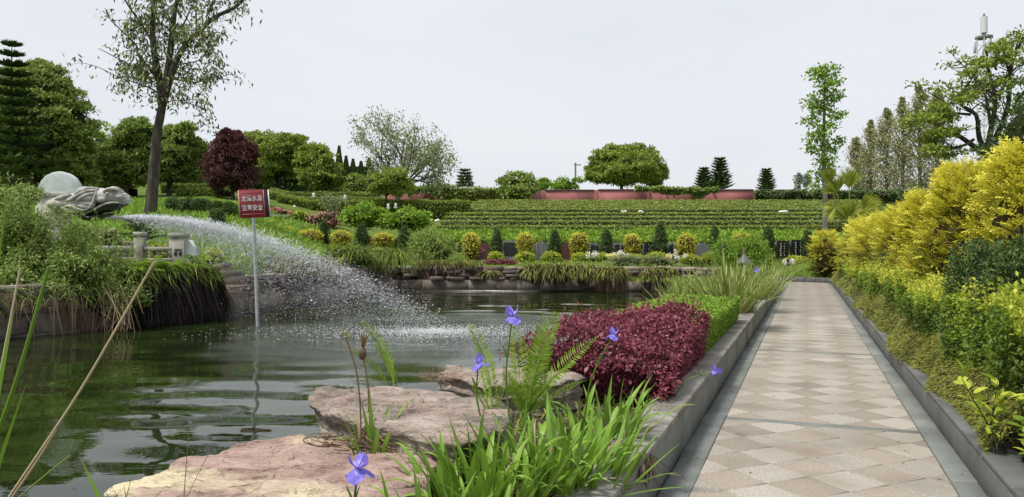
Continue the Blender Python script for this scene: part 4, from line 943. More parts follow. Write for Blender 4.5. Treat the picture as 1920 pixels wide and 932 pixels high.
M['concrete'] = plain('grey_concrete', (0.20, 0.20, 0.21), 0.8)
up_ = thing('utility_pole', 'thin grey utility pole rising behind the pink wall', 'pole', gpt(1079, 98))
ub = np.array(up_.location); tpz = unproj(1079, 305, 98)[2] - ub[2]
build('shaft', tube_parts(np.array([[0, 0, -.2], [0, 0, tpz / 2], [0, 0, tpz]]), [.16, .14, .11], 0, .5, 8), M['concrete'], up_)
V, Fc = g_box(-.25, .7, -.05, .05, tpz - .35, tpz - .22); build('crossarm', [(V, Fc, 0, .5)], M['concrete'], up_)
# phone mast
M['mast_white'] = plain('pale_grey_mast', (0.55, 0.57, 0.59), 0.6); M['mast_red'] = plain('mast_red', (0.42, 0.12, 0.10), 0.6)
md = 130.0; mb = gpt(1845, md); ms = thing('phone_mast', 'pale lattice mast with a white drum antenna above the trees', 'mast', mb)
def mz(py): return unproj(1845, py, md)[2] - mb[2]
kx = px_m(md)
def cyl(name, y0, y1, r, mat, n=14): build(name, tube_parts(np.array([[0, 0, mz(y0)], [0, 0, (mz(y0) + mz(y1)) / 2], [0, 0, mz(y1)]]), r * kx, 0, .5, n), mat, ms)
cyl('antenna', 62, 32, 6, M['mast_white']); cyl('antenna_tip', 31.5, 26, 2, M['concrete'], 8); cyl('collar', 68, 62.4, 3.5, M['concrete'])
cyl('platform', 72, 68.5, 15, M['concrete'])
lt = []
for k in range(6):
    a = k * np.pi / 3; q = np.array([math.cos(a), math.sin(a), 0]) * 13 * kx
    lt += tube_parts(np.array([q * 1.1 + [0, 0, 0], q + [0, 0, mz(150)], q + [0, 0, mz(72)]]), .10, 0, .5, 5)
    for y in range(80, 240, 16):
        a2 = (k + 1) * np.pi / 3; q2 = np.array([math.cos(a2), math.sin(a2), 0]) * 13 * kx
        lt += tube_parts(np.array([q + [0, 0, mz(y)], (q + q2) / 2 + [0, 0, mz(y + 8)], q2 + [0, 0, mz(y + 16)]]), .06, 0, .5, 4)
build('lattice', lt, M['mast_white'], ms)
for k in range(3):
    a = k * 2.1 + .4; V, Fc = g_cbox(-.22, .22, -.12, .12, mz(98), mz(76), .04); ob = build('panel_antenna', [(V, Fc, 0, .5)], M['mast_white'], ms); ob.location = (math.cos(a) * 15 * kx, math.sin(a) * 15 * kx, 0)
cyl('warning_light', 100, 96, 3, M['mast_red'])
# poplars, hazy and thin
def sparse_tree(name, label, px, d, ytop, ybot, wpx, mat, n, L, Wd, group=None, bark='bark_grey', nt_=26, tone=(.1, .9), cone=True, base_r=.2):
    b = gpt(px, d); t = thing(name, label, 'tree', b, group=group); k = px_m(d)
    H = unproj(px, ytop, d)[2] - b[2]; h0 = unproj(px, ybot, d)[2] - b[2]; tubes = tube_parts(np.array([[0, 0, -.1], [.05, 0, H * .5], [0, 0, H * .97]]), [base_r, base_r * .6, .03], 0, .5, 6)
    P = []
    for q in range(nt_):
        f = (q + rng.rand()) / nt_; z = h0 + (H - h0) * f * .95; w = wpx * k / 2 * (math.sin(math.pi * min(1, .22 + .77 * f)) ** .9) * rng.uniform(.6, 1.1)
        a = rng.rand() * 6.28; e = np.array([math.cos(a) * w, math.sin(a) * w, w * rng.uniform(.9, 1.7)])
        C = spline(np.array([[0, 0, z], [e[0] * .6, e[1] * .6, z + e[2] * .4], [e[0], e[1], min(H, z + e[2])]]), 6)
        tubes += tube_parts(C, np.linspace(base_r * .25, .01, 6), 0, .5, 4, False)
        m_ = n // nt_; u = .25 + .75 * rng.rand(m_); Cx = np.stack([np.interp(u * 5, np.arange(6), C[:, g]) for g in range(3)], -1)
        P.append(Cx + rng.normal(size=(m_, 3)) * w * np.array([.22, .22, .26]))
    P = np.concatenate(P)
    build('trunk', tubes, M[bark], t)
    build('crown', [leaf_part(P, rng.normal(size=P.shape) + [0, 0, .2], rng.normal(size=P.shape) + [0, -.4, .5], L * (.7 + .6 * rng.rand(len(P))), Wd, tone[0] + (tone[1] - tone[0]) * rng.rand(len(P)))], M[mat], t)
    return t
PG = 'hazy poplars beyond the golden conifers'
for px, d, yt, yb, w, lab in ((1606, 86, 262, 345, 46, 'lowest and leftmost of the hazy poplars'), (1632, 82, 228, 345, 48, 'hazy poplar beside the lowest one, half its neighbour in height'), (1662, 78, 204, 345, 54, 'slim hazy poplar left of the tallest'), (1692, 74, 183, 345, 60, 'hazy poplar with a spiky top in the middle of the row'), (1724, 72, 160, 345, 64, 'tallest of the hazy poplars'), (1758, 70, 166, 345, 60, 'hazy poplar touching the tree with bare branches')):
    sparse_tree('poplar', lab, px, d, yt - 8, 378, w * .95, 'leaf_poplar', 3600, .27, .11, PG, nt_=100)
for px, lab in ((1498, 'left of two tiny faraway poplars above the ivy'), (1513, 'right of two tiny faraway poplars above the ivy')):
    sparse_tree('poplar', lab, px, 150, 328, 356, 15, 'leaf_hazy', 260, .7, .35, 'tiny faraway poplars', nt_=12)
# thin leafy street tree and fan palm at the far end of the path
sb = hit(1547, 436, 36, 60); d_ = sb[1]
st = thing('slender_tree', 'tall slender tree with leaf tufts up its straight trunk, behind the fan palm', 'tree', sb); k = px_m(d_)
tb = np.array([unproj(x, y, d_) - sb for x, y in ((1547, 436), (1548, 380), (1544, 300), (1545, 220), (1547, 140), (1548, 122))])
build('trunk', tube_parts(spline(tb, 16), np.linspace(.16, .035, 16), 0, .5, 8), M['bark_grey'], st, smooth=True)
parts = []; tubes = []
for (px, py, rx, ry, n_) in ((1548, 132, 28, 12, 230), (1530, 142, 22, 10, 140), (1566, 152, 18, 9, 110), (1548, 165, 20, 13, 170), (1526, 190, 22, 13, 190), (1562, 182, 19, 12, 150), (1545, 205, 24, 13, 220), (1568, 218, 17, 9, 110), (1522, 226, 19, 9, 120), (1546, 240, 22, 12, 190), (1578, 262, 10, 8, 60), (1530, 258, 24, 11, 190), (1556, 274, 22, 13, 190), (1520, 280, 14, 8, 80), (1545, 300, 22, 14, 200), (1540, 328, 24, 14, 140), (1560, 318, 14, 10, 80), (1530, 350, 14, 9, 60)):
    c, r = ell(px, py, rx, ry, d_); c = c - sb; c[1] += rng.uniform(-.3, .3)
    parts.append(blob_part(c, r, n_, .21, .12, (.1, .9), 0, lump=.4, depth=.9, tip=.2)); z = c[2] - r[2] * .5
    tubes += tube_parts(spline(np.array([[np.interp(z - .3, tb[:, 2], tb[:, 0]), 0, z - .3], [c[0] * .6, c[1] * .6, z], c]), 6), np.linspace(.035, .01, 6), 1, .5, 5, False)
build('crown', parts + tubes, [M['leaf_bright'], M['bark_grey']], st)
pb = gpt(1592, 38.5); fp = thing('fan_palm', 'fan palm with broad pleated leaves beside the slender tree', 'palm', pb); k = px_m(38.5)
M['leaf_palm'] = leafmat('leaf_fan_palm', G3((0.12, 0.15, 0.02), (0.24, 0.27, 0.035), (0.40, 0.40, 0.08)), rough=.4, trans=.35)
build('trunk', tube_parts(np.array([[0, 0, -.1], [0, .05, .4], [0, 0, max(.8, unproj(1592, 440, 38.5)[2] - pb[2])]]), [.2, .17, .14], 0, .5, 9), M['bark_dark'], fp)
def fan(px, py, rpx, ang, spread, tilt, tone):
    c = unproj(px, py, 38.5) - pb; r = rpx * k; nseg = 30; a = np.linspace(-spread, spread, nseg) + ang; q = np.abs(np.linspace(-1, 1, nseg))
    A = np.c_[np.sin(a), -tilt - .12 * np.cos(7 * a), np.cos(a)]; N = np.c_[.25 * np.sin(a), -1 + 0 * a, .35 + 0 * a] + rng.normal(size=(nseg, 3)) * .18
    o_ = build('leaf', [leaf_part(np.tile(c, (nseg, 1)), A, N, r * (1 - .2 * q ** 2) * (1 + .06 * rng.normal(size=nseg)), 2.3 * r * spread / nseg, np.clip(tone + .22 * rng.normal(size=nseg), 0, 1), 0, .22, .10)], M['leaf_palm'], fp)
    base_ = np.array([0, 0, max(.7, unproj(1592, 442, 38.5)[2] - pb[2])])
    build('petiole', tube_parts(spline(np.array([base_, (base_ + c) / 2 + [0, -.1, .1], c]), 6), .022, 0, tone, 5), M['leaf_palm'], o_)
for a in ((1588, 412, 46, R(2), R(75), .35, .5), (1568, 362, 40, R(-28), R(60), .2, .3), (1592, 352, 46, R(-4), R(50), .1, .35), (1556, 350, 48, R(-14), R(30), .25, .25), (1616, 392, 42, R(55), R(60), .3, .55), (1610, 408, 46, R(80), R(55), .4, .75), (1566, 388, 34, R(-115), R(55), .3, .8)): fan(*a)
# tree with bare forking limbs at the right edge
rb = gpt(1862, 21.0); rd = 21.0; rt = thing('forked_tree', 'dark-limbed tree with tufted leaves and bare forks at the right edge above the golden conifers', 'tree', rb)
def RP(px, py, dy=0): q = unproj(px, py, rd) - rb; q[1] += dy; return q
limbs = [([(1862, 420), (1860, 360), (1852, 310), (1848, 285)], .17), ([(1848, 290), (1825, 262), (1795, 248), (1768, 232), (1745, 220)], .08), ([(1848, 288), (1845, 250), (1820, 215), (1805, 190), (1800, 165)], .075), ([(1850, 285), (1862, 235), (1872, 180), (1868, 130), (1850, 95)], .085), ([(1850, 290), (1885, 240), (1905, 190), (1912, 120), (1920, 70)], .09), ([(1872, 180), (1890, 140), (1896, 100)], .05), ([(1825, 262), (1800, 275), (1770, 282), (1745, 285)], .045), ([(1820, 215), (1790, 205), (1775, 190)], .04), ([(1905, 190), (1930, 160), (1945, 110)], .06), ([(1858, 240), (1835, 190), (1838, 150), (1828, 118)], .05), ([(1885, 240), (1860, 215), (1850, 180)], .04), ([(1868, 130), (1885, 115), (1905, 100)], .035)]
tubes = []; tips = []
for pts_, r_ in limbs:
    C = spline(np.array([RP(x, y, rng.uniform(-.5, .5) if q else 0) for q, (x, y) in enumerate(pts_)]), 12); tubes += tube_parts(C, np.linspace(r_, r_ * .35, 12), 0, .5, 7)
    for q in range(9):
        i_ = rng.randint(4, 12); e = C[i_] + np.array([rng.normal() * .35, rng.normal() * .4, .2 + .35 * rng.rand()]); tubes += tube_parts(spline(np.array([C[i_], (C[i_] + e) / 2 + rng.normal(size=3) * .06, e]), 5), np.linspace(.022, .006, 5), 0, .5, 4, False); tips.append(e)
build('trunk', tubes, M['bark_dark'], rt, smooth=True)
parts = [blob_part(e, np.array([.26, .26, .15]), 30, .13, .06, (.1, .9), 0, lump=.4, depth=1, half=True) for e in tips if rng.rand() < .72]
for (px, py, rx, ry, n_) in ((1720, 235, 36, 20, 420), (1755, 215, 34, 20, 420), (1738, 262, 36, 15, 350), (1790, 190, 26, 16, 260), (1775, 255, 24, 14, 200), (1800, 150, 22, 12, 170), (1840, 125, 24, 12, 170), (1885, 115, 26, 14, 200), (1905, 80, 22, 12, 170), (1905, 150, 22, 16, 200), (1868, 165, 20, 12, 130), (1790, 285, 30, 12, 240), (1730, 290, 30, 12, 240), (1920, 215, 22, 30, 300)):
    c, r = ell(px, py, rx, ry, rd); c = c - rb; c[1] += rng.uniform(-.6, .6)
    for q in range(5): parts.append(blob_part(c + rdir(1)[0] * r * .6, r * .55, n_ // 4, .12, .055, (.3, 1.), 0, lump=.4, depth=.9, half=True, tip=.3))
build('crown', parts, M['leaf_olive'], rt)

# ---------------------------------------------------------------- left background trees
tree('broad_tree', 'large bright-green leafy tree at the left edge behind the tiered pine', 'tree', 70, 44, [(70, 240, 90, 95), (118, 250, 52, 80), (20, 270, 85, 90), (85, 165, 50, 45), (130, 310, 42, 55), (40, 180, 60, 60)], 'leaf_mid', 120, 90, .23, .10, (.1, 1.), .3, 340, sub=.17, core=.7, tip=.5)
conifer_whorl('norfolk_pine', 'dark tiered pine whose tip shows above the large tree at the left edge', 22, 39.5, 74, 330, 150, tiers=14, nb=8, dens=70, L=.42, Wd=.075, upc=.18)
tree('leafy_tree', 'yellow-green tree filling the gap behind the dragon disc', 'tree', 190, 62, [(192, 290, 34, 48), (180, 320, 30, 34), (215, 320, 30, 40)], 'leaf_bright', 26, 90, .3, .13, (.2, 1.), .16, 330)
tree('leafy_tree', 'dark leafy tree left of the tall bare-limbed trunk', 'tree', 236, 47, [(246, 295, 46, 46), (262, 250, 34, 26), (216, 318, 34, 30), (272, 318, 30, 34), (232, 262, 22, 20), (204, 292, 18, 20)], 'leaf_mid', 60, 70, .21, .09, (.0, .8), .14, 356, sub=.24, tip=.45)
tree('leafy_tree', 'dark leafy tree right of the tall bare-limbed trunk', 'tree', 316, 48, [(335, 292, 42, 44), (318, 318, 34, 30), (364, 305, 24, 36), (345, 252, 28, 20), (322, 262, 22, 22), (372, 280, 16, 20)], 'leaf_mid', 60, 70, .21, .09, (.0, .8), .17, 354, sub=.24, tip=.45)
tree('maroon_tree', 'dark maroon tree behind the red sign', 'tree', 436, 46, [(432, 315, 42, 45), (424, 278, 24, 28), (450, 285, 22, 28), (410, 330, 26, 36), (458, 330, 22, 40), (440, 262, 12, 16), (470, 290, 12, 18), (398, 305, 12, 20), (415, 268, 10, 16), (425, 254, 8, 10)], 'leaf_plum', 60, 70, .18, .055, (.0, 1.), .13, 360, inner='inner_red', sub=.28, core=.5, up=1.2)
tree('round_tree', 'large round-topped olive tree behind the maroon tree', 'tree', 520, 64, [(520, 293, 60, 36), (480, 280, 40, 28), (550, 282, 36, 26), (500, 318, 58, 24), (458, 285, 26, 26)], 'leaf_olive', 100, 60, .27, .12, (.0, .9), .25, 342, sub=.19, tip=.6)
tree('round_tree', 'round olive tree next to the black cypress spires', 'tree', 597, 60, [(597, 312, 40, 36), (588, 298, 30, 24), (602, 336, 38, 22)], 'leaf_olive', 90, 60, .26, .11, (.0, .9), .2, 352, sub=.19, tip=.6)
for px, yt, w, lab in ((636, 277, 15, 'tallest black cypress spire'), (649, 296, 15, 'black cypress spire right of the tallest'), (662, 302, 17, 'middle black cypress spire'), (677, 306, 16, 'black cypress spire left of the bare grey tree'), (692, 300, 22, 'broad black cypress behind the bare grey tree')):
    b = gpt(px, 76); t = thing('cypress', lab, 'tree', b, group='cypress spires'); H = unproj(px, yt, 76)[2] - b[2]; w *= 1.9 * px_m(76)
    n_ = 3200; f = rng.rand(n_) ** .75; a = rng.rand(n_) * 6.28; r_ = w * .60 * (1 - f) ** 1.0 * (.8 + .3 * vnoise(np.c_[np.cos(a) * 2, np.sin(a) * 2, f * 9]))
    P = np.c_[np.cos(a) * r_, np.sin(a) * r_, f * H]; A = np.c_[np.cos(a) * .5, np.sin(a) * .5, np.ones(n_)]
    build('crown', [leaf_part(P, A, np.c_[np.cos(a), np.sin(a), 0 * a], .30, .09, rng.rand(n_)), g_ellipsoid((0, 0, H * .36), (w * .25, w * .25, H * .38), 10, 8) + (1, .5)], [M['leaf_dark'], M['inner']], t)
    build('trunk', tube_parts(np.array([[0, 0, -.1], [0, 0, H * .2], [0, 0, H * .4]]), .12, 0, .5, 6), M['bark_dark'], t)
tree('leafy_tree', 'small rounded green tree under the bare grey tree', 'tree', 724, 52, [(730, 340, 30, 22), (745, 352, 26, 18), (715, 352, 22, 18)], 'leaf_olive', 26, 90, .2, .09, (.3, 1.), .1, 368, core=.6)
tree('leafy_tree', 'low green tree between the cypress spires and the bare grey tree', 'tree', 676, 60, [(672, 350, 24, 20), (695, 348, 26, 18), (655, 362, 20, 14)], 'leaf_mid', 24, 90, .27, .12, (.1, .8), .12, 370)
# bare grey tree
gb = hit(742, 392, 40, 62); gd = gb[1]; gt_ = thing('bare_grey_tree', 'thinly leaved spreading grey tree at the left end of the pink wall', 'tree', gb)
def GP(x, y, dy=0): q = unproj(x, y, gd) - gb; q[1] += dy; return q
tubes = []; tips = []
def grow(P0, P1, r0, lev):
    L_ = np.linalg.norm(P1 - P0); C = spline(np.array([P0, P0 * .5 + P1 * .5 + rng.normal(size=3) * L_ * .08, P1]), 7); tubes.extend(tube_parts(C, np.linspace(r0, r0 * .55, 7), 0, .5, 6 if lev < 2 else 4, False))
    if lev >= 3: tips.append(P1); return
    for q in range(4 if lev else 5):
        s_ = C[rng.randint(3, 7)]; dr = nrm((P1 - P0) / L_ + rng.normal(size=3) * .62 + [0, 0, .12]); grow(s_, s_ + dr * L_ * rng.uniform(.5, .8), r0 * .5, lev + 1)
    tips.append(P1)
tubes += tube_parts(spline(np.array([GP(742, 394), GP(746, 375), GP(750, 358), GP(760, 345)]), 8), np.linspace(.22, .17, 8), 0, .5, 9)
for x, y in ((712, 290), (745, 275), (775, 270), (800, 300), (812, 328), (760, 300), (805, 345), (725, 318), (790, 320)): grow(GP(756, 348), GP(x, y, rng.uniform(-1, 1)), .11, 1)
build('trunk', tubes, M['bark_grey'], gt_)
P = np.array(tips); P = np.repeat(P, 34, 0) + rng.normal(size=(len(P) * 34, 3)) * .30
build('crown', [leaf_part(P, rng.normal(size=P.shape) + [0, 0, .3], rng.normal(size=P.shape) + [0, -.3, .8], .20 + .10 * rng.rand(len(P)), .10, .2 + .8 * rng.rand(len(P)))], M['leaf_grey'], gt_)
# far wood closing the view under the trees
n_ = 15000; x = rng.uniform(-62, -14.5, n_); z = rng.rand(n_) ** 1.1; top = 3.6 + 1.2 * vnoise(np.c_[x * .22, 0 * x, 0 * x]); P = np.c_[x, 82 + 2.0 * rng.rand(n_) + 1.5 * vnoise(np.c_[x * .3, z * 3, 0 * x]), ground(x, 82 + 0 * x) + z * top]
V, Fc = g_box(-62, -16, 84.2, 86, 5, 10.4)
wd_ = build('far_woodland', [leaf_part(P, rng.normal(size=P.shape), rng.normal(size=P.shape) + [0, -.8, .5], .6, .3, rng.rand(n_)), (V, Fc, 1, .5)], [M['leaf_dark'], M['inner']], kind='stuff')
tag(wd_, 'dark undergrowth filling the far left background beneath the trees', 'woodland', kind='stuff')

M['leaf_sparse'] = leafmat('leaf_sparse', G3((0.035, 0.05, 0.018), (0.11, 0.135, 0.05), (0.23, 0.25, 0.09)), trans=0.15)
# tall bare-limbed tree with hanging leaves
bb_ = hit(280, 404, 20, 45); bdp = bb_[1]; bt = thing('tall_tree', 'tall slender tree with rough trunk and thin drooping leaves, cut by the top edge', 'tree', bb_)
def TP(x, y, dy=0): q = unproj(x, y, bdp) - bb_; q[1] += dy; return q
limbs = [([(279, 412), (281, 402), (286, 360), (290, 300), (295, 245), (304, 198)], .24, .145), ([(304, 200), (297, 150), (290, 90), (292, 40), (284, -30)], .15, .07), ([(304, 200), (316, 140), (321, 75), (334, 10), (344, -45)], .15, .06), ([(306, 195), (324, 150), (345, 100), (374, 55), (392, 22), (430, 10), (470, -10)], .14, .05), ([(298, 150), (272, 110), (243, 78), (214, 42)], .06, .02), ([(301, 180), (285, 166), (258, 158), (232, 150)], .035, .012), ([(326, 148), (360, 152), (400, 146), (432, 150)], .035, .012), ([(392, 22), (402, -20), (410, -50)], .06, .04), ([(374, 55), (398, 88), (424, 118)], .03, .012), ([(304, 195), (340, 192), (380, 202)], .03, .012), ([(291, 90), (262, 50), (246, 10), (240, -20)], .05, .02), ([(321, 75), (350, 48), (362, 10)], .05, .02), ([(316, 140), (340, 128), (372, 112), (404, 92)], .035, .012), ([(290, 70), (300, 20), (306, -20)], .05, .03), ([(298, 150), (268, 140), (236, 118), (200, 98)], .04, .012)]
tubes = []; tips = []
for q, (pts_, r0, r1) in enumerate(limbs):
    C = spline(np.array([TP(x, y, (rng.uniform(-.7, .7) * (i_ > 0)) if q else 0) for i_, (x, y) in enumerate(pts_)]), 18)
    if q == 0: C[:, :2] += .008 * rng.normal(size=(18, 2))
    tubes += tube_parts(C, np.linspace(r0, r1, 18) * (1 + .025 * rng.normal(size=18)), 0, .5, 10 if q < 4 else 6)
    if q == 0: continue
    for w_ in range(15 if q < 4 else 11):
        i_ = rng.randint(5 if q < 4 else 3, 18); e = C[i_] + np.array([rng.normal() * .60, rng.normal() * .7, rng.normal() * .35 + .1]); md_ = (C[i_] + e) / 2 + [0, 0, .15]
        T_ = spline(np.array([C[i_], md_, e, e + [rng.normal() * .1, 0, -.22]]), 7); tubes += tube_parts(T_, np.linspace(.016, .004, 7), 0, .5, 4, False); tips.append(T_[2:])
build('trunk', tubes, M['bark'], bt, smooth=True)
P = np.concatenate([np.repeat(T_, 6, 0) for T_ in tips]); P = P + rng.normal(size=P.shape) * .16; keep = rng.rand(len(P)) < .9; P = P[keep]
A = rng.normal(size=P.shape) * .5 + [0, 0, -.75]
build('crown', [leaf_part(P, A, rng.normal(size=P.shape) + [0, -.5, .3], .18 + .08 * rng.rand(len(P)), .07, rng.rand(len(P)) ** 1.3)], M['leaf_sparse'], bt)

# ---------------------------------------------------------------- left lawn, hedges, road, topiary
n_ = 36000; u = rng.uniform(-160, 830, n_); d = rng.uniform(21.5, 41, n_) ; x = (u - CX) / F * d; ok = sd_poly(x, d) > .9; x, d = x[ok], d[ok]
P = np.c_[x, d, ground(x, d) - .03]
gr = build('lawn_grass', [ribbon_part(P, np.c_[rng.normal(size=(len(P), 2)) * .35, np.ones(len(P))], .20 + .22 * rng.rand(len(P)), .035 + .02 * rng.rand(len(P)), .25, rng.rand(len(P)), seg=2)], M['leaf_bright'], kind='stuff')
tag(gr, 'long bright grass on the bank behind the left pond wall', 'grass', kind='stuff')
rp0, rp1 = hit(470, 399, 25, 60), hit(668, 411, 25, 60); uu = np.linspace(0, 1, 20); C = rp0 + (rp1 - rp0) * uu[:, None]
V = np.concatenate([np.c_[C[:, 0], C[:, 1] - .5, ground(C[:, 0], C[:, 1] - .5) + .10], np.c_[C[:, 0], C[:, 1] + 1.0, ground(C[:, 0], C[:, 1] + 1.0) + .10]]); j = np.arange(19)
M['asphalt'] = noisemat('grey_lane', [(0.3, (0.10, 0.11, 0.115)), (0.7, (0.16, 0.17, 0.175))], 8, 0.9, 0.3)
struct(build('lane', [(V, np.stack([j, j + 1, j + 21, j + 20], -1), 0, .5)], M['asphalt']))
for px, w, yt, d, lab, mt in ((522, 50, 391, 41.5, 'pink flower bed just right of the red sign', 'flower_pink'), (606, 76, 397, 41.5, 'long pink flower bed along the grey lane', 'flower_pink'), (558, 38, 396, 41.5, 'yellow-green edging between the two pink flower beds', 'leaf_lime')):
    shrub('flower_bed', lab, 'flower bed', px, d, w, yt, mt, 600, .12, .09, shape='mound', dep=.4, lump=.3)
for px, w, yt, d, lab in ((352, 34, 372, 30.5, 'flat-topped clipped ball bush nearest the tall tree trunk'), (378, 34, 374, 30.2, 'second clipped ball bush right of the tall tree trunk'), (404, 30, 378, 30, 'third clipped ball bush, below the maroon tree'), (431, 28, 381, 29.6, 'clipped ball bush left of the red sign'), (407, 24, 393, 26.5, 'small dark clipped bush in the grass above the spray'), (325, 26, 371, 31, 'clipped ball bush touching the tall tree trunk')):
    shrub('ball_bush', lab, 'bush', px, d, w, yt, 'leaf_dark', 900, .10, .05, tone=(.2, 1), group='clipped ball bushes on the bank')
def gz(off): return lambda x, y: ground(x, y) + off
for px0, px1, yt, d, lab, mt in ((300, 400, 346, 50, 'clipped hedge below the dark trees right of the tall trunk', 'leaf_mid'), (130, 240, 349, 47, 'dark clipped hedge behind the dragon statue', 'leaf_mid'), (330, 420, 360, 47, 'lower clipped hedge in front of the dark trees', 'leaf_mid'), (505, 700, 362, 58, 'upper hedge sloping down from the red sign under the round trees', 'leaf_mid'), (520, 880, 377, 52, 'long flat hedge under the bare grey tree', 'leaf_olive'), (500, 720, 372, 54, 'middle hedge on the bank right of the red sign', 'leaf_mid')):
    xa, xb = (px0 - CX) / F * d, (px1 - CX) / F * d; zt_ = unproj(0, yt, d)[2]
    hedge_box('clipped_hedge', lab, xa, xb, d, d + 1.3, gz(-.05), (lambda zz: (lambda x, y: np.maximum(zz, ground(x, y) + .45)))(zt_), mt, int(700 * (xb - xa)), .16, .08)
n_ = 9000; px = rng.uniform(700, 1460, n_); d = rng.uniform(31.5, 36.2, n_); x = (px - CX) / F * d; k_ = sd_poly(x, d) > .7; x, d = x[k_], d[k_]; P = np.c_[x, d, ground(x, d) - .03]
tag(build('border_grass', [ribbon_part(P, np.c_[rng.normal(size=(len(P), 2)) * .5, np.ones(len(P))], .14 + .14 * rng.rand(len(P)), .035, .3, rng.rand(len(P)), seg=2)], M['leaf_olive'], kind='stuff'), 'short rough grass between the far stone wall and the tombstones', 'grass', kind='stuff')
# grave markers seen as pale dots along the hedges on the bank
for px, py, h, lab in ((588, 362, 9, 'tiny white gravestone at the foot of the round trees'), (647, 366, 8, 'tiny white gravestone left of the bare grey tree'), (552, 385, 12, 'pale small figure stone between the flower beds and the hedge'), (728, 382, 10, 'left of two small white stones below the bare grey tree'), (742, 381, 10, 'right of two small white stones below the bare grey tree')):
    d = 51.0; b = unproj(px, py + h, d); t = thing('small_gravestone', lab, 'gravestone', b); w = 4 * px_m(d); H = h * px_m(d)
    V, Fc = g_cbox(-w * .8, w * .8, -.1, .1, 0, .12, .01); build('base', [(V, Fc, 0, .5)], M['disc'], t)
    V, Fc = g_cbox(-w * .55, w * .55, -.05, .05, .122, max(.2, H), .03); build('slab', [(V, Fc, 0, .5)], M['white'], t)
for px, w, yt, d, lab in ((684, 84, 384, 37, 'bright green billowing shrub, left of the pair behind the tomb row'), (760, 92, 390, 36.5, 'bright green billowing shrub, right of the pair behind the tomb row')):
    b = gpt(px, d); t = thing('billowing_shrub', lab, 'shrub', b)
    e = [(px, yt + 20, w * .40, 17), (px - w * .28, yt + 24, w * .24, 15), (px + w * .28, yt + 24, w * .24, 15), (px, yt + 32, w * .45, 14)]
    parts = [(p_[0] - b,) + tuple(p_[1:]) for p_ in crown_parts(e, d, 22, 60, .16, .08, (.2, 1.), sub=.34)]
    build('foliage', parts, [M['leaf_bright'], M['inner']], t); build('stem', tube_parts(np.array([[0, 0, -.1], [0, 0, .3], [0, 0, .6]]), .06, 0, .5, 6), M['twig'], t)
sparse_tree('thin_shrub', 'thin twiggy grey-green shrub in front of the long flat hedge', 622, 44, 372, 405, 60, 'leaf_grey', 900, .13, .06, nt_=26, base_r=.05)

# ---------------------------------------------------------------- terraced hedge rows
HG = 'clipped hedge rows terracing the slope below the pink wall'
hx0 = lambda d: (np.interp(d, [38, 46, 68], [800, 830, 905]) - CX) / F * d
k = 0; d = 42.6
M['terrace_soil'] = M['soil']
while d < 67.2:
    xa, xb = hx0(d), (1640 - CX) / F * d; h = .70; rows_ = ('lowest', 'second', 'third', 'fourth', 'fifth', 'sixth', 'seventh', 'eighth', 'ninth', 'tenth', 'eleventh', 'twelfth', 'thirteenth', 'fourteenth', 'fifteenth', 'sixteenth')
    hedge_box('hedge_row', rows_[k] + ' clipped hedge row up the terraced slope, counted from the tombstones', xa, xb, d, d + 1.0 + .006 * (d - 42), gz(-.05), gz((.3, .42, .5, .58)[k] if k < 4 else h), 'leaf_olive' if k % 3 == 0 else 'leaf_mid', int(3200 + 70 * (xb - xa)), .10 + .0006 * d, .05 + .0004 * d, (.35, 1.), HG, wob=.02, front=.07 if k > 1 else .3, tip=.5, flat=.66)
    d += 2.3 + .016 * (d - 42); k += 1
hedge_box('broad_hedge', 'broad bright hedge directly behind the tombstones', (790 - CX) / F * 38.6, (1560 - CX) / F * 38.6, 38.7, 42.0, lambda x, y: np.minimum(ground(x, y), 1.2) - .05, lambda x, y: np.interp(y, [38.6, 39.3, 42], [1.80, 1.98, 2.42]) + 0 * x, 'leaf_bright', 17000, .17, .07, (.15, .9), front=.10, wob=.10)
for px, py, s_, lab in ((1022, 407, 3, 'white offering cloth among the hedge rows above the grey tombstone'), (1170, 408, 4, 'white paper flowers on a grave among the middle hedge rows'), (1202, 408, 3, 'small white bunch right of the paper flowers in the hedge rows'), (1470, 408, 11, 'long white sheet lying on a hedge row near the slender tree'), (1277, 401, 4, 'pinkish white flowers on an upper hedge row'), (820, 428, 3, 'pale flower dot at the left end of the hedge rows')):
    q = hit(px, py + 4, 43, 68); t = thing('offering', lab, 'offering', q + [0, 0, .45]); w = s_ * px_m(q[1]); parts = []
    for z_ in range(5): parts.append(g_ellipsoid((rng.uniform(-1, 1) * w, rng.uniform(-.1, .1), .05 + .06 * rng.rand()), (max(.08, w * .5), .1, .08), 8, 6, .3) + (0, .5))
    build('petals', parts, M['white'], t)

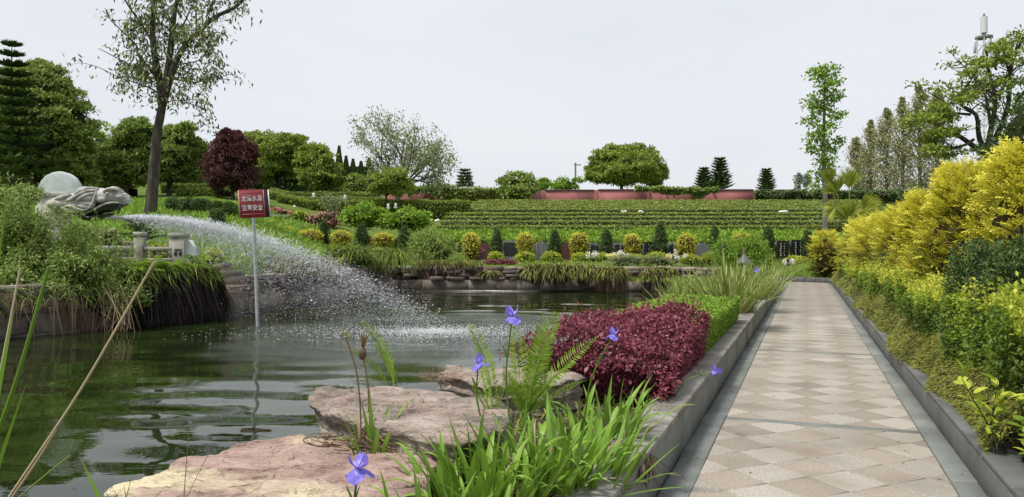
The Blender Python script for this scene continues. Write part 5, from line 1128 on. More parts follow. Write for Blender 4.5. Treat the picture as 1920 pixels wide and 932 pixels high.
# ---------------------------------------------------------------- tomb row
M['gran_red'] = noisemat('red_brown_granite', [(0.35, (0.085, 0.030, 0.026)), (0.65, (0.135, 0.052, 0.045))], 40, 0.35, 0.05, spec=.5); M['gran_grey'] = noisemat('grey_granite', [(0.35, (0.13, 0.13, 0.135)), (0.65, (0.22, 0.22, 0.23))], 45, 0.5, 0.08)
M['gran_black'] = noisemat('black_granite', [(0.35, (0.008, 0.010, 0.010)), (0.65, (0.018, 0.022, 0.022))], 40, 0.25, 0.02, spec=.5); M['gran_pale'] = noisemat('pale_green_grey_granite', [(0.35, (0.17, 0.195, 0.185)), (0.65, (0.26, 0.285, 0.27))], 40, 0.55, 0.08)
TD = 36.6
def tomb(label, px, w, ytop, face, frame=None, shape='arch', marks=0, fish=False):
    b = gpt(px, TD); b[2] = unproj(px, 488, TD)[2]; t = thing('tombstone', label, 'tombstone', b); k = px_m(TD); W2 = w * k / 2; H = unproj(px, ytop, TD)[2] - b[2]
    V, Fc = g_cbox(-W2 * 1.15, W2 * 1.15, -.2, .2, -.25, .10, .015); build('base', [(V, Fc, 0, .5)], M[frame or face], t)
    x = np.linspace(-1, 1, 13)
    if shape == 'arch': top = H - .16 * x ** 2 * (W2 / .4)
    elif shape == 'wavy': top = H - .07 + .05 * np.sin(x * 4.2 + .6) - .10 * np.maximum(0, x) ** 2
    elif shape == 'slant': top = H - .09 * (x + 1) * .7 - .1 * (np.abs(x) > .95)
    else: top = H - .03 * (np.abs(x) > .95)
    def slab(y0, y1, s, zb, dz):
        xs = x * W2 * s; ol = np.concatenate([np.c_[xs, top - dz], [[W2 * s, zb], [-W2 * s, zb]]]); n2 = len(ol); f_ = np.c_[ol[:, 0], np.full(n2, y0), ol[:, 1]]; k_ = np.c_[ol[:, 0], np.full(n2, y1), ol[:, 1]]; j = np.arange(n2)
        return [(np.concatenate([f_, k_]), np.stack([j, (j + 1) % n2, (j + 1) % n2 + n2, j + n2], -1), 0, .5), (f_, np.arange(n2)[None, ::-1], 0, .5), (k_, np.arange(n2)[None], 0, .5)]
    build('slab', slab(-.09, .09, 1, .102, 0), M[frame or face], t)
    if frame: build('inscription_panel', slab(-.105, -.088, .74, .2, .09), M[face], t)
    if marks:
        pt_ = []
        for c_ in range(marks):
            for r_ in range(6):
                x0_ = (-.5 + (c_ + .5) / marks) * W2 * 1.3 + rng.uniform(-.02, .02); z0_ = H * .86 - r_ * H * .12; s_ = .028 if c_ == 0 else .016
                for a_, b_, c2, d2 in ((-s_, s_, .6, .9), (-s_, s_, -.2, .1), (-s_ * .2, s_ * .2, -1, 1.1), (-s_, -s_ * .5, -.9, -.3), (s_ * .4, s_, -1, -.5)):
                    V, Fc = g_box(x0_ + a_, x0_ + b_, -.112, -.104 if frame else -.089, z0_ + c2 * s_, z0_ + d2 * s_); pt_.append((V, Fc, 0, .5))
        build('lettering', pt_, M['white'], t)['kind'] = 'stuff'
    if fish:    # carved pale almond emblem outline with strokes inside
        a_ = np.linspace(0, np.pi, 16); pt_ = []; Z0 = H * .52
        for s_ in (1, -1): pt_ += tube_parts(np.c_[-W2 * .7 + (W2 * 1.15) * a_ / np.pi, np.full(16, -.095), Z0 + s_ * .15 * np.sin(a_ * .5 + np.pi / 2)], .012, 0, .5, 5)
        for s_ in (-.5, -.25, 0): V, Fc = g_box(W2 * s_ - .012, W2 * s_ + .012, -.10, -.089, Z0 - .08, Z0 + .08); pt_.append((V, Fc, 0, .5))
        build('emblem', pt_, M['sign_pink'], t)
    return t
tomb('red-brown tombstone with a pale carved almond emblem', 902, 32, 452, 'gran_red', None, 'slant', 0, True)
tomb('tombstone with a dark panel set in a pale grey frame', 958, 36, 451, 'gran_black', 'gran_pale', 'flat')
tomb('wavy-topped grey tombstone with rows of white characters', 1012, 32, 452, 'gran_grey', None, 'wavy', 2)
tomb('narrow red-brown tombstone between a dark cypress bush and a golden bush', 1061, 27, 454, 'gran_red', None, 'wavy')
tomb('black tombstone with white characters in a grey frame behind the first white flowers', 1111, 34, 453, 'gran_black', 'gran_grey', 'slant', 2)
tomb('tombstone with a black panel in a broad pale frame left of the fourth golden bush', 1163, 30, 455, 'gran_black', 'gran_pale', 'flat', 1)
tomb('black tombstone with one bright column of characters', 1211, 34, 454, 'gran_black', None, 'flat', 2)
tomb('tombstone with a black panel in a curved grey frame beside the fifth golden bush', 1263, 32, 454, 'gran_black', 'gran_pale', 'arch', 1)
tomb('dark grey arched tombstone beside the bright feathery bush', 1318, 32, 456, 'gran_grey', None, 'arch')
tomb('black tombstone with white dots left of the path end', 1466, 22, 452, 'gran_black', None, 'flat', 2)
tomb('black tombstone with white dots nearest the golden bush at the path end', 1495, 26, 450, 'gran_black', None, 'flat', 2)
tomb('reddish tombstone half hidden by a golden bush on the left', 702, 30, 442, 'gran_red', None, 'slant')
tomb('black tombstone right of the left-hand golden bushes', 745, 20, 446, 'gran_black', 'gran_pale', 'flat')
GB = 'golden bushes between the tombstones'
for px, w, yt, yb, d, lab in ((582, 46, 430, 470, 34, 'golden bush at the left end of the tomb row, above the spray'), (640, 40, 432, 469, 34.5, 'golden bush between two dark cypress bushes on the left'), (719, 42, 437, 470, 35, 'golden bush in front of the reddish half-hidden tombstone'), (883, 34, 436, 487, 36, 'golden bush left of the red-brown tombstone with the emblem'), (985, 34, 436, 487, 36, 'golden bush right of the dark-panelled tombstone'), (1086, 37, 435, 487, 36, 'golden bush right of the narrow red-brown tombstone'), (1186, 33, 438, 488, 36, 'golden bush right of the broad pale-framed tombstone'), (1287, 37, 437, 488, 36, 'golden bush left of the dark grey arched tombstone'), (1389, 40, 436, 480, 37, 'golden bush top showing behind the bright feathery bush'), (530, 44, 425, 450, 35, 'faint golden bush behind the spray near the sign pole')):
    shrub('golden_bush', lab, 'bush', px, d, w, yt, 'leaf_gold', 1500, .10, .04, (.15, .85), 'barrel', 'inner_brown', GB, yb, tip=.5)
for px, w, yt, yb, lab in ((607, 25, 413, 468, 'tall dark cypress bush on the left between two golden bushes'), (678, 26, 418, 468, 'dark cypress bush right of the second golden bush'), (759, 28, 424, 470, 'round-topped dark bush at the foot of the bright billowing shrub'), (932, 23, 428, 484, 'dark cypress bush right of the red-brown tombstone with the emblem'), (1040, 25, 430, 486, 'dark cypress bush right of the wavy-topped grey tombstone'), (1137, 28, 429, 486, 'dark cypress bush left of the broad pale-framed tombstone'), (1238, 33, 418, 486, 'largest dark cypress bush, right of the black tombstone'), (1340, 20, 425, 470, 'dark cypress bush behind the dark grey arched tombstone'), (1440, 24, 425, 470, 'dark cypress bush behind the bright feathery bush, near the path end'), (1514, 22, 430, 486, 'dark cypress bush next to the golden bush at the path end')):
    shrub('cypress_bush', lab, 'bush', px, 36.0 if px > 800 else 34.6, w, yt, 'leaf_dark', 1500, .10, .035, (.05, .8), 'column', 'inner', 'dark cypress bushes between the tombstones', yb, out=.5, up=.9)
FH = 'low lime bushes at the feet of the tombstones'
for px, w, yt, lab in ((668, 44, 468, 'lime bush below the second golden bush'), (712, 44, 467, 'lime bush below the reddish half-hidden tombstone'), (742, 36, 470, 'lime bush right of the reddish tombstone'), (400, 36, 470, 'bright lime bush beside the scroll end of the balustrade'), (778, 38, 472, 'lime bush at the foot of the feathery mid-green shrub'), (930, 28, 474, 'lime bush between the first red-brown and the dark-panelled tombstones'), (984, 36, 474, 'lime bush left of the wavy-topped tombstone'), (1033, 34, 473, 'lime bush right of the wavy-topped tombstone'), (1088, 34, 476, 'lime bush below the third central golden bush'), (1128, 26, 476, 'lime bush between the first two bunches of white flowers'), (1232, 40, 474, 'lime bush below the largest dark cypress bush'), (1293, 36, 478, 'lime bush below the fifth central golden bush'), (1330, 26, 476, 'lime bush at the foot of the arched grey tombstone'), (625, 30, 470, 'lime bush at the foot of the tall dark cypress bush'), (1190, 40, 478, 'dull lime bush below the fourth central golden bush')):
    d_ = 34.8 if px > 860 else (21.0 if px == 400 else 33.6)
    shrub('lime_bush', lab, 'bush', px, d_, w, yt, 'leaf_lime', 800, .11, .05, (.2, .9), 'round', 'inner', FH, 494 if px > 860 else (515 if px == 400 else 486), tip=.4)
shrub('feathery_shrub', 'feathery mid-green shrub left of the first central golden bush', 'shrub', 815, 33.5, 106, 430, 'leaf_mid', 5200, .17, .035, (.2, .9), 'mound', 'inner', None, 492, lump=.45, core=.5, tip=.1)
shrub('feathery_shrub', 'bright feathery bush above the striped grass near the path end', 'shrub', 1392, 33.0, 110, 441, 'leaf_bright', 6200, .16, .03, (.1, .8), 'mound', 'inner', None, 496, lump=.4, core=.5, tip=.1)
shrub('low_red_plant', 'low maroon ground cover before the dark-panelled tombstone', 'plant', 938, 32.2, 70, 487, 'leaf_red', 700, .09, .05, (.1, .9), 'mound', 'inner_red', None, 496, dep=.5)
shrub('grey_green_plant', 'grey-green wispy plants along the wall top under the white flowers', 'plant', 1205, 32.0, 150, 480, 'leaf_grey', 2600, .16, .02, (.2, 1), 'mound', 'inner', None, 502, dep=.6, lump=.3)
for px, py, lab, mt in ((1112, 479, 'white and pink cut flowers in front of the black tombstone', 'flower_white'), (1152, 479, 'cream cut flowers in a dark vase before the broad pale-framed tombstone', 'flower_yellow'), (1168, 476, 'cream blossoms leaning right beside the dark vase', 'flower_white'), (1250, 481, 'yellow cut flowers below the largest cypress bush', 'flower_yellow'), (1268, 480, 'pale cut flowers before the curved-frame tombstone', 'flower_white'), (1478, 492, 'cream and pink flowers beside the end of the path', 'flower_white')):
    d = 34.2; b = unproj(px, 494, d); t = thing('flower_bunch', lab, 'flowers', b); H = unproj(px, py, d)[2] - b[2]
    build('vase', tube_parts(np.array([[0, 0, -.1], [0, 0, .1], [0, 0, .2]]), [.05, .07, .08], 0, .5, 9), M['gran_black'], t)
    parts = []
    for q in range(9):
        c = np.array([rng.normal() * .14, rng.normal() * .08, H + rng.normal() * .06]); parts.append(blob_part(c, np.array([.075] * 3), 26, .07, .05, (.1, .9), 0, depth=.5))
    build('blossoms', parts, M[mt], t); Ps = np.array([[rng.normal() * .02, 0, .15] for _ in range(12)])
    build('stems', [ribbon_part(Ps, np.c_[rng.normal(size=(12, 2)) * .3, np.ones(12)], H * .8, .015, .1, .4, seg=3)], M['leaf_mid'], t)
ln = thing('stone_lantern', 'dark little stone lantern with a peaked roof behind the striped grass', 'lantern', unproj(1395, 520, 26)); lb = np.array(ln.location)
def lz(y): return unproj(1395, y, 26)[2] - lb[2]
V = []; prof = [(.26, lz(493)), (.24, lz(490)), (.13, lz(484)), (.05, lz(478)), (.02, lz(476))]
a_ = np.linspace(0, 2 * np.pi, 6, endpoint=False); V = np.concatenate([np.c_[r_ * np.cos(a_), r_ * np.sin(a_), np.full(6, z_)] for r_, z_ in prof]); i = np.arange(4)[:, None] * 6; j = np.arange(6)[None]
build('roof', [(V, np.stack([i + j, i + (j + 1) % 6, i + 6 + (j + 1) % 6, i + 6 + j], -1).reshape(-1, 4), 0, .5)], M['kerb_stone'], ln)
build('finial', tube_parts(np.array([[0, 0, lz(477)], [0, 0, lz(472)], [0, 0, lz(466)]]), [.03, .05, .01], 0, .5, 8), M['slab_stone'], ln)
build('post', tube_parts(np.array([[0, 0, -.3], [0, 0, .1], [0, 0, lz(494)]]), [.13, .09, .13], 0, .5, 6), M['kerb_stone'], ln)
M['leaf_vine'] = leafmat('leaf_vine', G3((0.06, 0.095, 0.02), (0.15, 0.215, 0.045), (0.30, 0.37, 0.11)))
M['root_dark'] = leafmat('dark_roots', G3((0.010, 0.007, 0.008), (0.028, 0.018, 0.018), (0.10, 0.072, 0.065)), rough=.8, trans=.05, gain=1.0)
# ---------------------------------------------------------------- plants on and over the pond walls
def along(pts, n):
    P = np.array(pts); d = np.r_[0, np.cumsum(np.linalg.norm(np.diff(P, axis=0), axis=1))]; u = rng.rand(n) * d[-1]
    return np.stack([np.interp(u, d, P[:, k]) for k in range(2)], -1)
def hanging(name, label, px0, px1, ytop, ybot, d, n_green, n_root, mat, L, Wd, rootL, cat='fern', green_bend=.9, rmat='root', line=None):
    """a clump of arching fronds over a wall with dead roots trailing below"""
    c = (px0 + px1) / 2; b = unproj(c, ytop, d); t = thing(name, label, cat, b); k = px_m(d); w = (px1 - px0) * k / 2; h = (ybot - ytop) * k
    if line is not None: lu = np.array(line[1]) - np.array(line[0]); w = np.linalg.norm(lu) / 2; lu = lu / np.linalg.norm(lu); t.rotation_euler = (0, 0, math.atan2(lu[1], lu[0])); m_ = (np.array(line[0]) + np.array(line[1])) / 2; t.location = (m_[0], m_[1], b[2]); h = b[2] - WATER_Z - .02
    P = np.c_[rng.uniform(-w * .85, w * .85, n_green), rng.uniform(-.15, .25, n_green), rng.uniform(-h * .30, 0.05, n_green)]
    D = np.c_[rng.normal(size=n_green) * .55, -.55 + rng.normal(size=n_green) * .45, .45 + .4 * rng.rand(n_green)]
    build('fronds', [ribbon_part(P, D, L * (.6 + .6 * rng.rand(n_green)), Wd, green_bend * (.6 + .7 * rng.rand(n_green)), .8 * rng.rand(n_green) ** 1.6, seg=5)], M[mat], t)['kind'] = 'stuff'
    if n_root:
        x = rng.uniform(-w, w, n_root); P = np.c_[x, -.05 - .3 * rng.rand(n_root) * (1 - (x / w) ** 2), rng.uniform(-h * .35, 0, n_root)]
        D = np.c_[rng.normal(size=n_root) * .16, -.12 + rng.normal(size=n_root) * .12, -np.ones(n_root)]
        lr = np.minimum(rootL * (.5 + .6 * rng.rand(n_root)), (P[:, 2] + h))
        build('roots', [ribbon_part(P, D, np.maximum(lr, .1), .010 + .016 * rng.rand(n_root), .0 + .1 * rng.rand(n_root), rng.rand(n_root) ** 2.2, seg=5, taper=.8)], M[rmat], t)['kind'] = 'stuff'
    return t
dw = 30.0
hanging('hanging_fern', 'broad mass of drooping ferns over the middle of the far stone wall', 975, 1125, 505, 545, dw, 1500, 500, 'leaf_juniper', .55, .07, .5)
hanging('hanging_fern', 'drooping fern with long brown dead fronds on the far wall, left of a bare patch', 1118, 1172, 508, 546, dw - .2, 420, 520, 'leaf_juniper', .5, .06, .7, rmat='leaf_dry')
hanging('hanging_fern', 'dark brown trailing fern on the far wall nearest the stepping rocks', 1205, 1268, 506, 550, dw - .3, 300, 760, 'leaf_juniper', .45, .05, .8, rmat='root')
hanging('hanging_fern', 'small fern tuft trailing below the dark-panelled tombstone', 900, 935, 512, 530, dw, 160, 120, 'leaf_juniper', .35, .05, .3)
hanging('creeper', 'thin brown creepers over the left part of the far stone wall', 770, 905, 492, 525, dw, 700, 420, 'leaf_juniper', .35, .03, .4, cat='creeper')
hanging('sedge_clump', 'large olive sedge arching over the inner corner of the pond wall', 655, 762, 482, 530, 28.6, 2600, 160, 'leaf_olive', .95, .035, .5, cat='sedge', green_bend=.75)
hanging('sedge_clump', 'smaller olive sedge left of the large one, behind the spray', 618, 690, 476, 505, 27.5, 900, 0, 'leaf_olive', .8, .035, .4, cat='sedge', green_bend=.6)
hanging('hanging_fern', 'dark ferns trailing over the left pond wall beneath the spray', 470, 640, 492, 545, 22.8, 1700, 520, 'leaf_juniper', .5, .05, .5)
hanging('root_curtain', 'thick curtain of brown dead roots hanging to the water left of the stone pile', 255, 405, 505, 632, 17.4, 1300, 7000, 'leaf_olive', .42, .026, 1.3, cat='fern', line=((-8.35, 16.5), (-7.12, 18.7)), rmat='root_dark')
V, Fc = g_ellipsoid((0, 0, 0), (1.6, .35, .55), 16, 10, .15, 3)
rm_ = build('root_mound', [(V, Fc, 0, .5)], M['soil'], smooth=True); rm_.location = (-8.02, 17.35, .35); rm_.rotation_euler = (0, 0, math.atan2(2.85, 1.6))
tag(rm_, 'dark earthy root mass behind the curtain of dead roots', 'root mass')
hanging('dry_creeper', 'dry pale creeper stems hanging over the wall at the left edge under the vine bush', 0, 185, 545, 640, 15.0, 420, 150, 'leaf_vine', .4, .02, .9, cat='creeper', rmat='leaf_dry', line=((-9.95, 13.7), (-8.25, 16.6)))
# bright fern fronds standing on the root mound
t = thing('fern', 'yellow-green ferns on top of the curtain of roots beside the balustrade', 'fern', unproj(310, 525, 17.9)); fb_ = np.array(t.location)
def frond_mesh(L, nl, w, curve=0.5, curl=0.0, dark=0.0):
    """one fern frond growing along +x from the origin and arching in z: rachis and paired leaflets"""
    u = np.linspace(0, 1, 24); C = np.c_[L * (u - .18 * curve * u ** 2), 0 * u, L * curve * (.75 * u - .9 * u ** 2.2)]
    if curl: e = u > .88; a = (u[e] - .88) / .12 * 5.0; r = .025 * L; C[e] = C[~e][-1] + np.c_[r * np.sin(a), 0 * a, r * (1 - np.cos(a)) ]
    parts = tube_parts(C, np.linspace(.0035, .001, 24) * (L / .7), 0, .25 + dark, 5, False)
    s_ = np.linspace(.10, .97 if not curl else .90, nl); Q = np.stack([np.interp(s_, u, C[:, q]) for q in range(3)], -1); T = nrm(np.stack([np.interp(s_, u, np.gradient(C, axis=0)[:, q]) for q in range(3)], -1))
    l_ = w * np.sin(np.pi * np.clip(.12 + .83 * s_, 0, 1)) ** .7 * np.where(s_ > .8, (1.02 - s_) / .22, 1)
    P, A, LL, TN = [], [], [], []
    for sg_ in (1, -1):
        P.append(Q); A.append(T * .45 + np.array([0, sg_, 0]) + np.array([0, 0, .35]) + rng.normal(size=Q.shape) * .07); LL.append(l_); TN.append(.35 + .5 * rng.rand(nl) - dark)
    P, A, LL, TN = map(np.concatenate, (P, A, LL, TN)); N = np.tile([-.3, 0, 1.0], (len(P), 1)) + rng.normal(size=P.shape) * .12
    parts.append(leaf_part(P, A, N, np.maximum(LL, .004), np.maximum(.0085 * L / .7, LL * .17), np.clip(TN, 0, 1), 0, .08, .12))
    return parts
fr_src = [build('frond', frond_mesh(.55, 26, .10, c_), M['leaf_fern'], link=False).data for c_ in (.5, .8, 1.1)]
for q in range(110):
    inst('frond', fr_src[q % 3], t, (lambda f: (-8.3 + 1.0 * f - fb_[0], 16.5 + 1.9 * f - fb_[1], .95 + rng.uniform(-.15, .05) - fb_[2]))(rng.rand()), (0, -R(rng.uniform(5, 50)), rng.uniform(-3.0, .2)), (rng.uniform(.6, 1.15),) * 3)
# bushy mass of vines at the left edge
vb = unproj(70, 520, 16.3); vt = thing('vine_bush', 'big tangled light-green bush spilling over the wall at the left edge, over the dragon neck', 'bush', vb)
parts = []
for (px, py, rx, ry, d, n_) in ((20, 400, 45, 48, 16.6, 2600), (45, 432, 52, 48, 16.2, 4200), (150, 446, 36, 24, 16.8, 2000), (105, 486, 62, 40, 16.0, 4600), (40, 500, 70, 55, 16.2, 4600), (150, 505, 52, 40, 15.9, 2600), (95, 545, 75, 42, 15.8, 3600), (185, 545, 48, 36, 16.1, 2000), (40, 575, 40, 40, 15.2, 900), (235, 560, 40, 25, 16.4, 1000), (45, 365, 30, 22, 17.0, 900), (150, 480, 34, 30, 16.6, 2200), (185, 498, 32, 34, 16.4, 1500), (215, 520, 36, 34, 16.6, 1400), (-10, 460, 50, 60, 16.2, 2000), (30, 545, 60, 40, 15.4, 2200)):
    c, r = ell(px, py, rx, ry, d, rx * .8); c = c - vb
    if py < 520: parts.append(g_ellipsoid(c + [0, .15, 0], r * .6, 12, 8, .3, 3, px) + (1, .5))
    dv = rdir(14); dv = dv[dv[:, 1] < .5]
    for q in dv: parts.append(blob_part(c + q * r * rng.uniform(.4, .85), r * .45, int(1.25 * n_ / len(dv)), .085, .034, (rng.uniform(0, .3), rng.uniform(.6, 1)), 0, lump=.4, depth=.9, tip=.25))
build('foliage', parts, [M['leaf_vine'], M['inner']], vt)['kind'] = 'stuff'
n_ = 330; px = rng.uniform(-20, 250, n_); py = 500 + 90 * rng.rand(n_) + .15 * np.maximum(px - 60, 0); P = np.array([unproj(a, b_, 15.7 + .4 * rng.rand()) - vb for a, b_ in zip(px, py)])
D = np.c_[rng.normal(size=n_) * .35 + .1, -.25 + rng.normal(size=n_) * .2, -.9 + .5 * rng.normal(size=n_)]
build('stems', [ribbon_part(P, D, np.minimum(.35 + .8 * rng.rand(n_), P[:, 2] + vb[2] - WATER_Z), .007 + .012 * rng.rand(n_), .15, .2 + .8 * rng.rand(n_), seg=5, taper=.5)], M['leaf_dry'], vt)['kind'] = 'stuff'
n_ = 420; px = rng.uniform(0, 245, n_); py = rng.uniform(350, 480, n_) + .55 * np.maximum(px - 40, 0)
P = np.array([unproj(a, b_ + 25, 15.9) - vb for a, b_ in zip(px, py)]); D = np.c_[.5 * rng.normal(size=n_) + .25, -.2 + .2 * rng.normal(size=n_), np.ones(n_)]
q_ = np.repeat(np.arange(n_), 9); Q = P[q_] + nrm(D)[q_] * (.1 + .6 * rng.rand(len(q_)))[:, None]; Q[:, 2] -= .08 * rng.rand(len(q_))
build('shoots', [ribbon_part(P, D, .45 + .4 * rng.rand(n_), .012, .35, rng.rand(n_), seg=5), leaf_part(Q, rng.normal(size=Q.shape) + [.3, -.2, .4], rng.normal(size=Q.shape) + [0, -.6, .6], .075, .026, .35 + .6 * rng.rand(len(Q)))], M['leaf_vine'], vt)['kind'] = 'stuff'
# dark palm fronds behind the balustrade
sgp = thing('sago_palm', 'dark sago palm with arching fronds behind the balustrade', 'palm', unproj(266, 462, 19.9)); 
build('trunk', tube_parts(np.array([[0, 0, -.5], [0, 0, -.1], [0, 0, .12]]), [.14, .15, .1], 0, .5, 9), M['bark_dark'], sgp)
sf = [build('frond', frond_mesh(1.0, 34, .13, c_, 0, .3), M['leaf_dark'], link=False).data for c_ in (.35, .6)]
for q in range(26): inst('frond', sf[q % 2], sgp, (0, 0, .1), (0, -R(rng.uniform(5, 60)), q * 2.4), (rng.uniform(.75, 1.05),) * 3)
shrub('lime_bush', 'bright lime plant seen through the balustrade', 'bush', 300, 19.4, 44, 455, 'leaf_lime', 700, .07, .035, (.5, 1), 'mound', 'inner', None, 492)
shrub('small_hosta', 'grey-green plant under the dragon jaw', 'plant', 205, 19.4, 40, 432, 'leaf_grey', 300, .16, .09, (.1, .8), 'mound', 'inner', None, 462)

# ---------------------------------------------------------------- hedge, ground cover and conifers right of the path
def st_hedge(name, label, cat, s0, s1, tf, n_fn, mat, inner, tone, build_core=True, near_parts=0):
    pass
def hedge_top(s): return 0.95 + .08 * fbm(np.c_[s * .9, 0 * s, 0 * s + 3], 2) - .12 * sstep(14, 30, s)
lh = thing('lime_hedge', 'long lime-yellow hedge along the right side of the path behind the kerb', 'hedge', PT(12, 1.5, .2)); LH = np.array(lh.location)
ss = np.arange(4.2, 35.2, .4); ring = [(1.44, .05, 0), (1.40, .75, 1), (1.52, .86, 1), (1.86, .86, 1), (1.98, .0, 0)]
V = np.array([PT(s, t_, (.2 + (hedge_top(np.array([s]))[0] - .2) * f)) for s in ss for t_, f, _ in ring]) - LH
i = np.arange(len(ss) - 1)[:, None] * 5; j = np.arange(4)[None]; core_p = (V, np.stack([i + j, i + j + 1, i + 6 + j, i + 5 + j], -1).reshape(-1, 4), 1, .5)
def hl(n, sa, sb, L, Wd, front=.5):
    s = sa + (sb - sa) * rng.rand(n); nf = int(n * front); isf = np.arange(n) < nf; ht = hedge_top(s)
    bul = .10 * fbm(np.c_[s * 1.6, 0 * s, 0 * s], 2)
    f = np.where(isf, rng.rand(n) ** .75, 1.0); t_ = np.where(isf, 1.27 + bul * 1.0 + .14 * rng.rand(n), 1.26 + .76 * rng.rand(n))
    z = .22 + (ht - .22) * f + np.where(isf, 0, .09 * vnoise(np.c_[s * 3.1, t_ * 3, 0 * s]) + .10 * (rng.rand(n) ** 3) - .07 * rng.rand(n))
    P = PT(s, t_, z); shoot = (~isf) & (rng.rand(n) < .25); P[shoot, 2] += .16 * rng.rand(shoot.sum())
    A0 = rng.normal(size=(n, 3)) * .55; A0[isf] += [-.75, -.3, .25]; A0[~isf] += [0, 0, .6]
    N0 = rng.normal(size=(n, 3)) * .5; N0[isf] += [-.8, -.4, .7]; N0[~isf] += [0, 0, 1]
    patch = .28 * fbm(np.c_[s * .8, t_ * 1.5, z * 2], 2)
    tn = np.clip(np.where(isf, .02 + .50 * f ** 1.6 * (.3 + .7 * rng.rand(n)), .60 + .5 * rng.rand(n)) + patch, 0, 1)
    return leaf_part(P - LH, A0, N0, L * (.65 + .6 * rng.rand(n)), Wd * (.7 + .5 * rng.rand(n)), tn, 0, .15, .1)
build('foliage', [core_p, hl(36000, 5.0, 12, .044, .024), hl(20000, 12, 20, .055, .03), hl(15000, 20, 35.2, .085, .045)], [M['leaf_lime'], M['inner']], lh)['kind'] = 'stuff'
build('stems', [ribbon_part(PT(rng.uniform(5, 14, 90), rng.uniform(1.2, 1.7, 90), .2 + 0 * np.zeros(90)) - LH, np.c_[rng.normal(size=(90, 2)) * .2, np.ones(90)], .6, .014, .05, .3, seg=3)], M['twig'], lh)['kind'] = 'stuff'
jn = thing('juniper_edging', 'low brownish-green spreading juniper spilling over the right kerb', 'ground cover', PT(12, 1.2, .2)); JN = np.array(jn.location)
def jl(n, sa, sb, L, Wd):
    s = sa + (sb - sa) * rng.rand(n); w = .20 + .10 * vnoise(np.c_[s * 1.3, 0 * s, 0 * s + 4]); q = rng.rand(n)
    t_ = 1.40 - (w + .14) * q; hgt = (.40 + .12 * vnoise(np.c_[s * 1.7, 0 * s, 0 * s])) * (1 - q ** 1.6) ; z = .20 + hgt * (1 - .45 * rng.rand(n) ** 2)
    A0 = np.c_[-.75 + rng.normal(size=n) * .5, -.3 + rng.normal(size=n) * .5, .12 + .4 * rng.normal(size=n)]; N0 = rng.normal(size=(n, 3)) * .5 + [-.3, -.2, 1]
    return leaf_part(PT(s, t_, z) - JN, A0, N0, L * (.6 + .8 * rng.rand(n)), Wd, np.clip(rng.rand(n) * .8 + .3 * vnoise(np.c_[s * 2, t_ * 3, z * 3]), 0, 1), 0, .1, .25)
build('foliage', [jl(24000, 5.4, 12, .05, .010), jl(15000, 12, 21, .07, .013), jl(8000, 21, 35, .10, .02)], M['leaf_juniper'], jn)['kind'] = 'stuff'
# leafy sprig at the bottom right corner: leaves large enough to tell apart
lsp = thing('lime_shrub', 'nearest lime shrub with big separate leaves at the bottom right corner', 'shrub', PT(5.55, 1.26, .2)); LS = np.array(lsp.location)
tube = []; leaf_src = []
for q in range(4):
    P0 = np.zeros((2, 3)); V, Fc = g_leaves(np.zeros((1, 3)), np.array([[1., 0, 0]]), np.array([[0, 0, 1.]]), 1, .5, .1)
    a = np.linspace(0, 1, 6); wv = .26 * np.sin(np.pi * a ** .85) + .004; zc = -.12 * a ** 2 * (q + 1) / 2
    V = np.concatenate([np.c_[a, -wv, zc + .05 * np.sin(np.pi * a)], np.c_[a, 0 * a, zc], np.c_[a, wv, zc + .05 * np.sin(np.pi * a)]]); j = np.arange(5)
    leaf_src.append(build('leaf', [(V, np.concatenate([np.stack([j, j + 1, j + 7, j + 6], -1), np.stack([j + 6, j + 7, j + 13, j + 12], -1)]), 0, .3 + .2 * q)], M['leaf_lime'], smooth=True, link=False).data)
nleaf = 0
for q in range(30):
    b0 = np.array([rng.uniform(-.16, .25), rng.uniform(-.36, .36), 0]); e = b0 + np.array([rng.normal() * .14 - .06, rng.normal() * .15 - .10, rng.uniform(.18, .52)])
    C = spline(np.array([b0, (b0 + e) / 2 + rng.normal(size=3) * .03, e]), 9); tube += tube_parts(C, np.linspace(.006, .002, 9), 0, .5, 5, False)
    for u in np.linspace(.30, 1, 10):
        c = np.array([np.interp(u * 8, np.arange(9), C[:, g]) for g in range(3)])
        inst('leaf', leaf_src[rng.randint(4)], lsp, c, (rng.normal() * .4, -R(rng.uniform(-10, 60)), rng.uniform(0, 6.28)), (rng.uniform(.075, .11),) * 3); nleaf += 1
build('stems', tube, M['twig'], lsp)
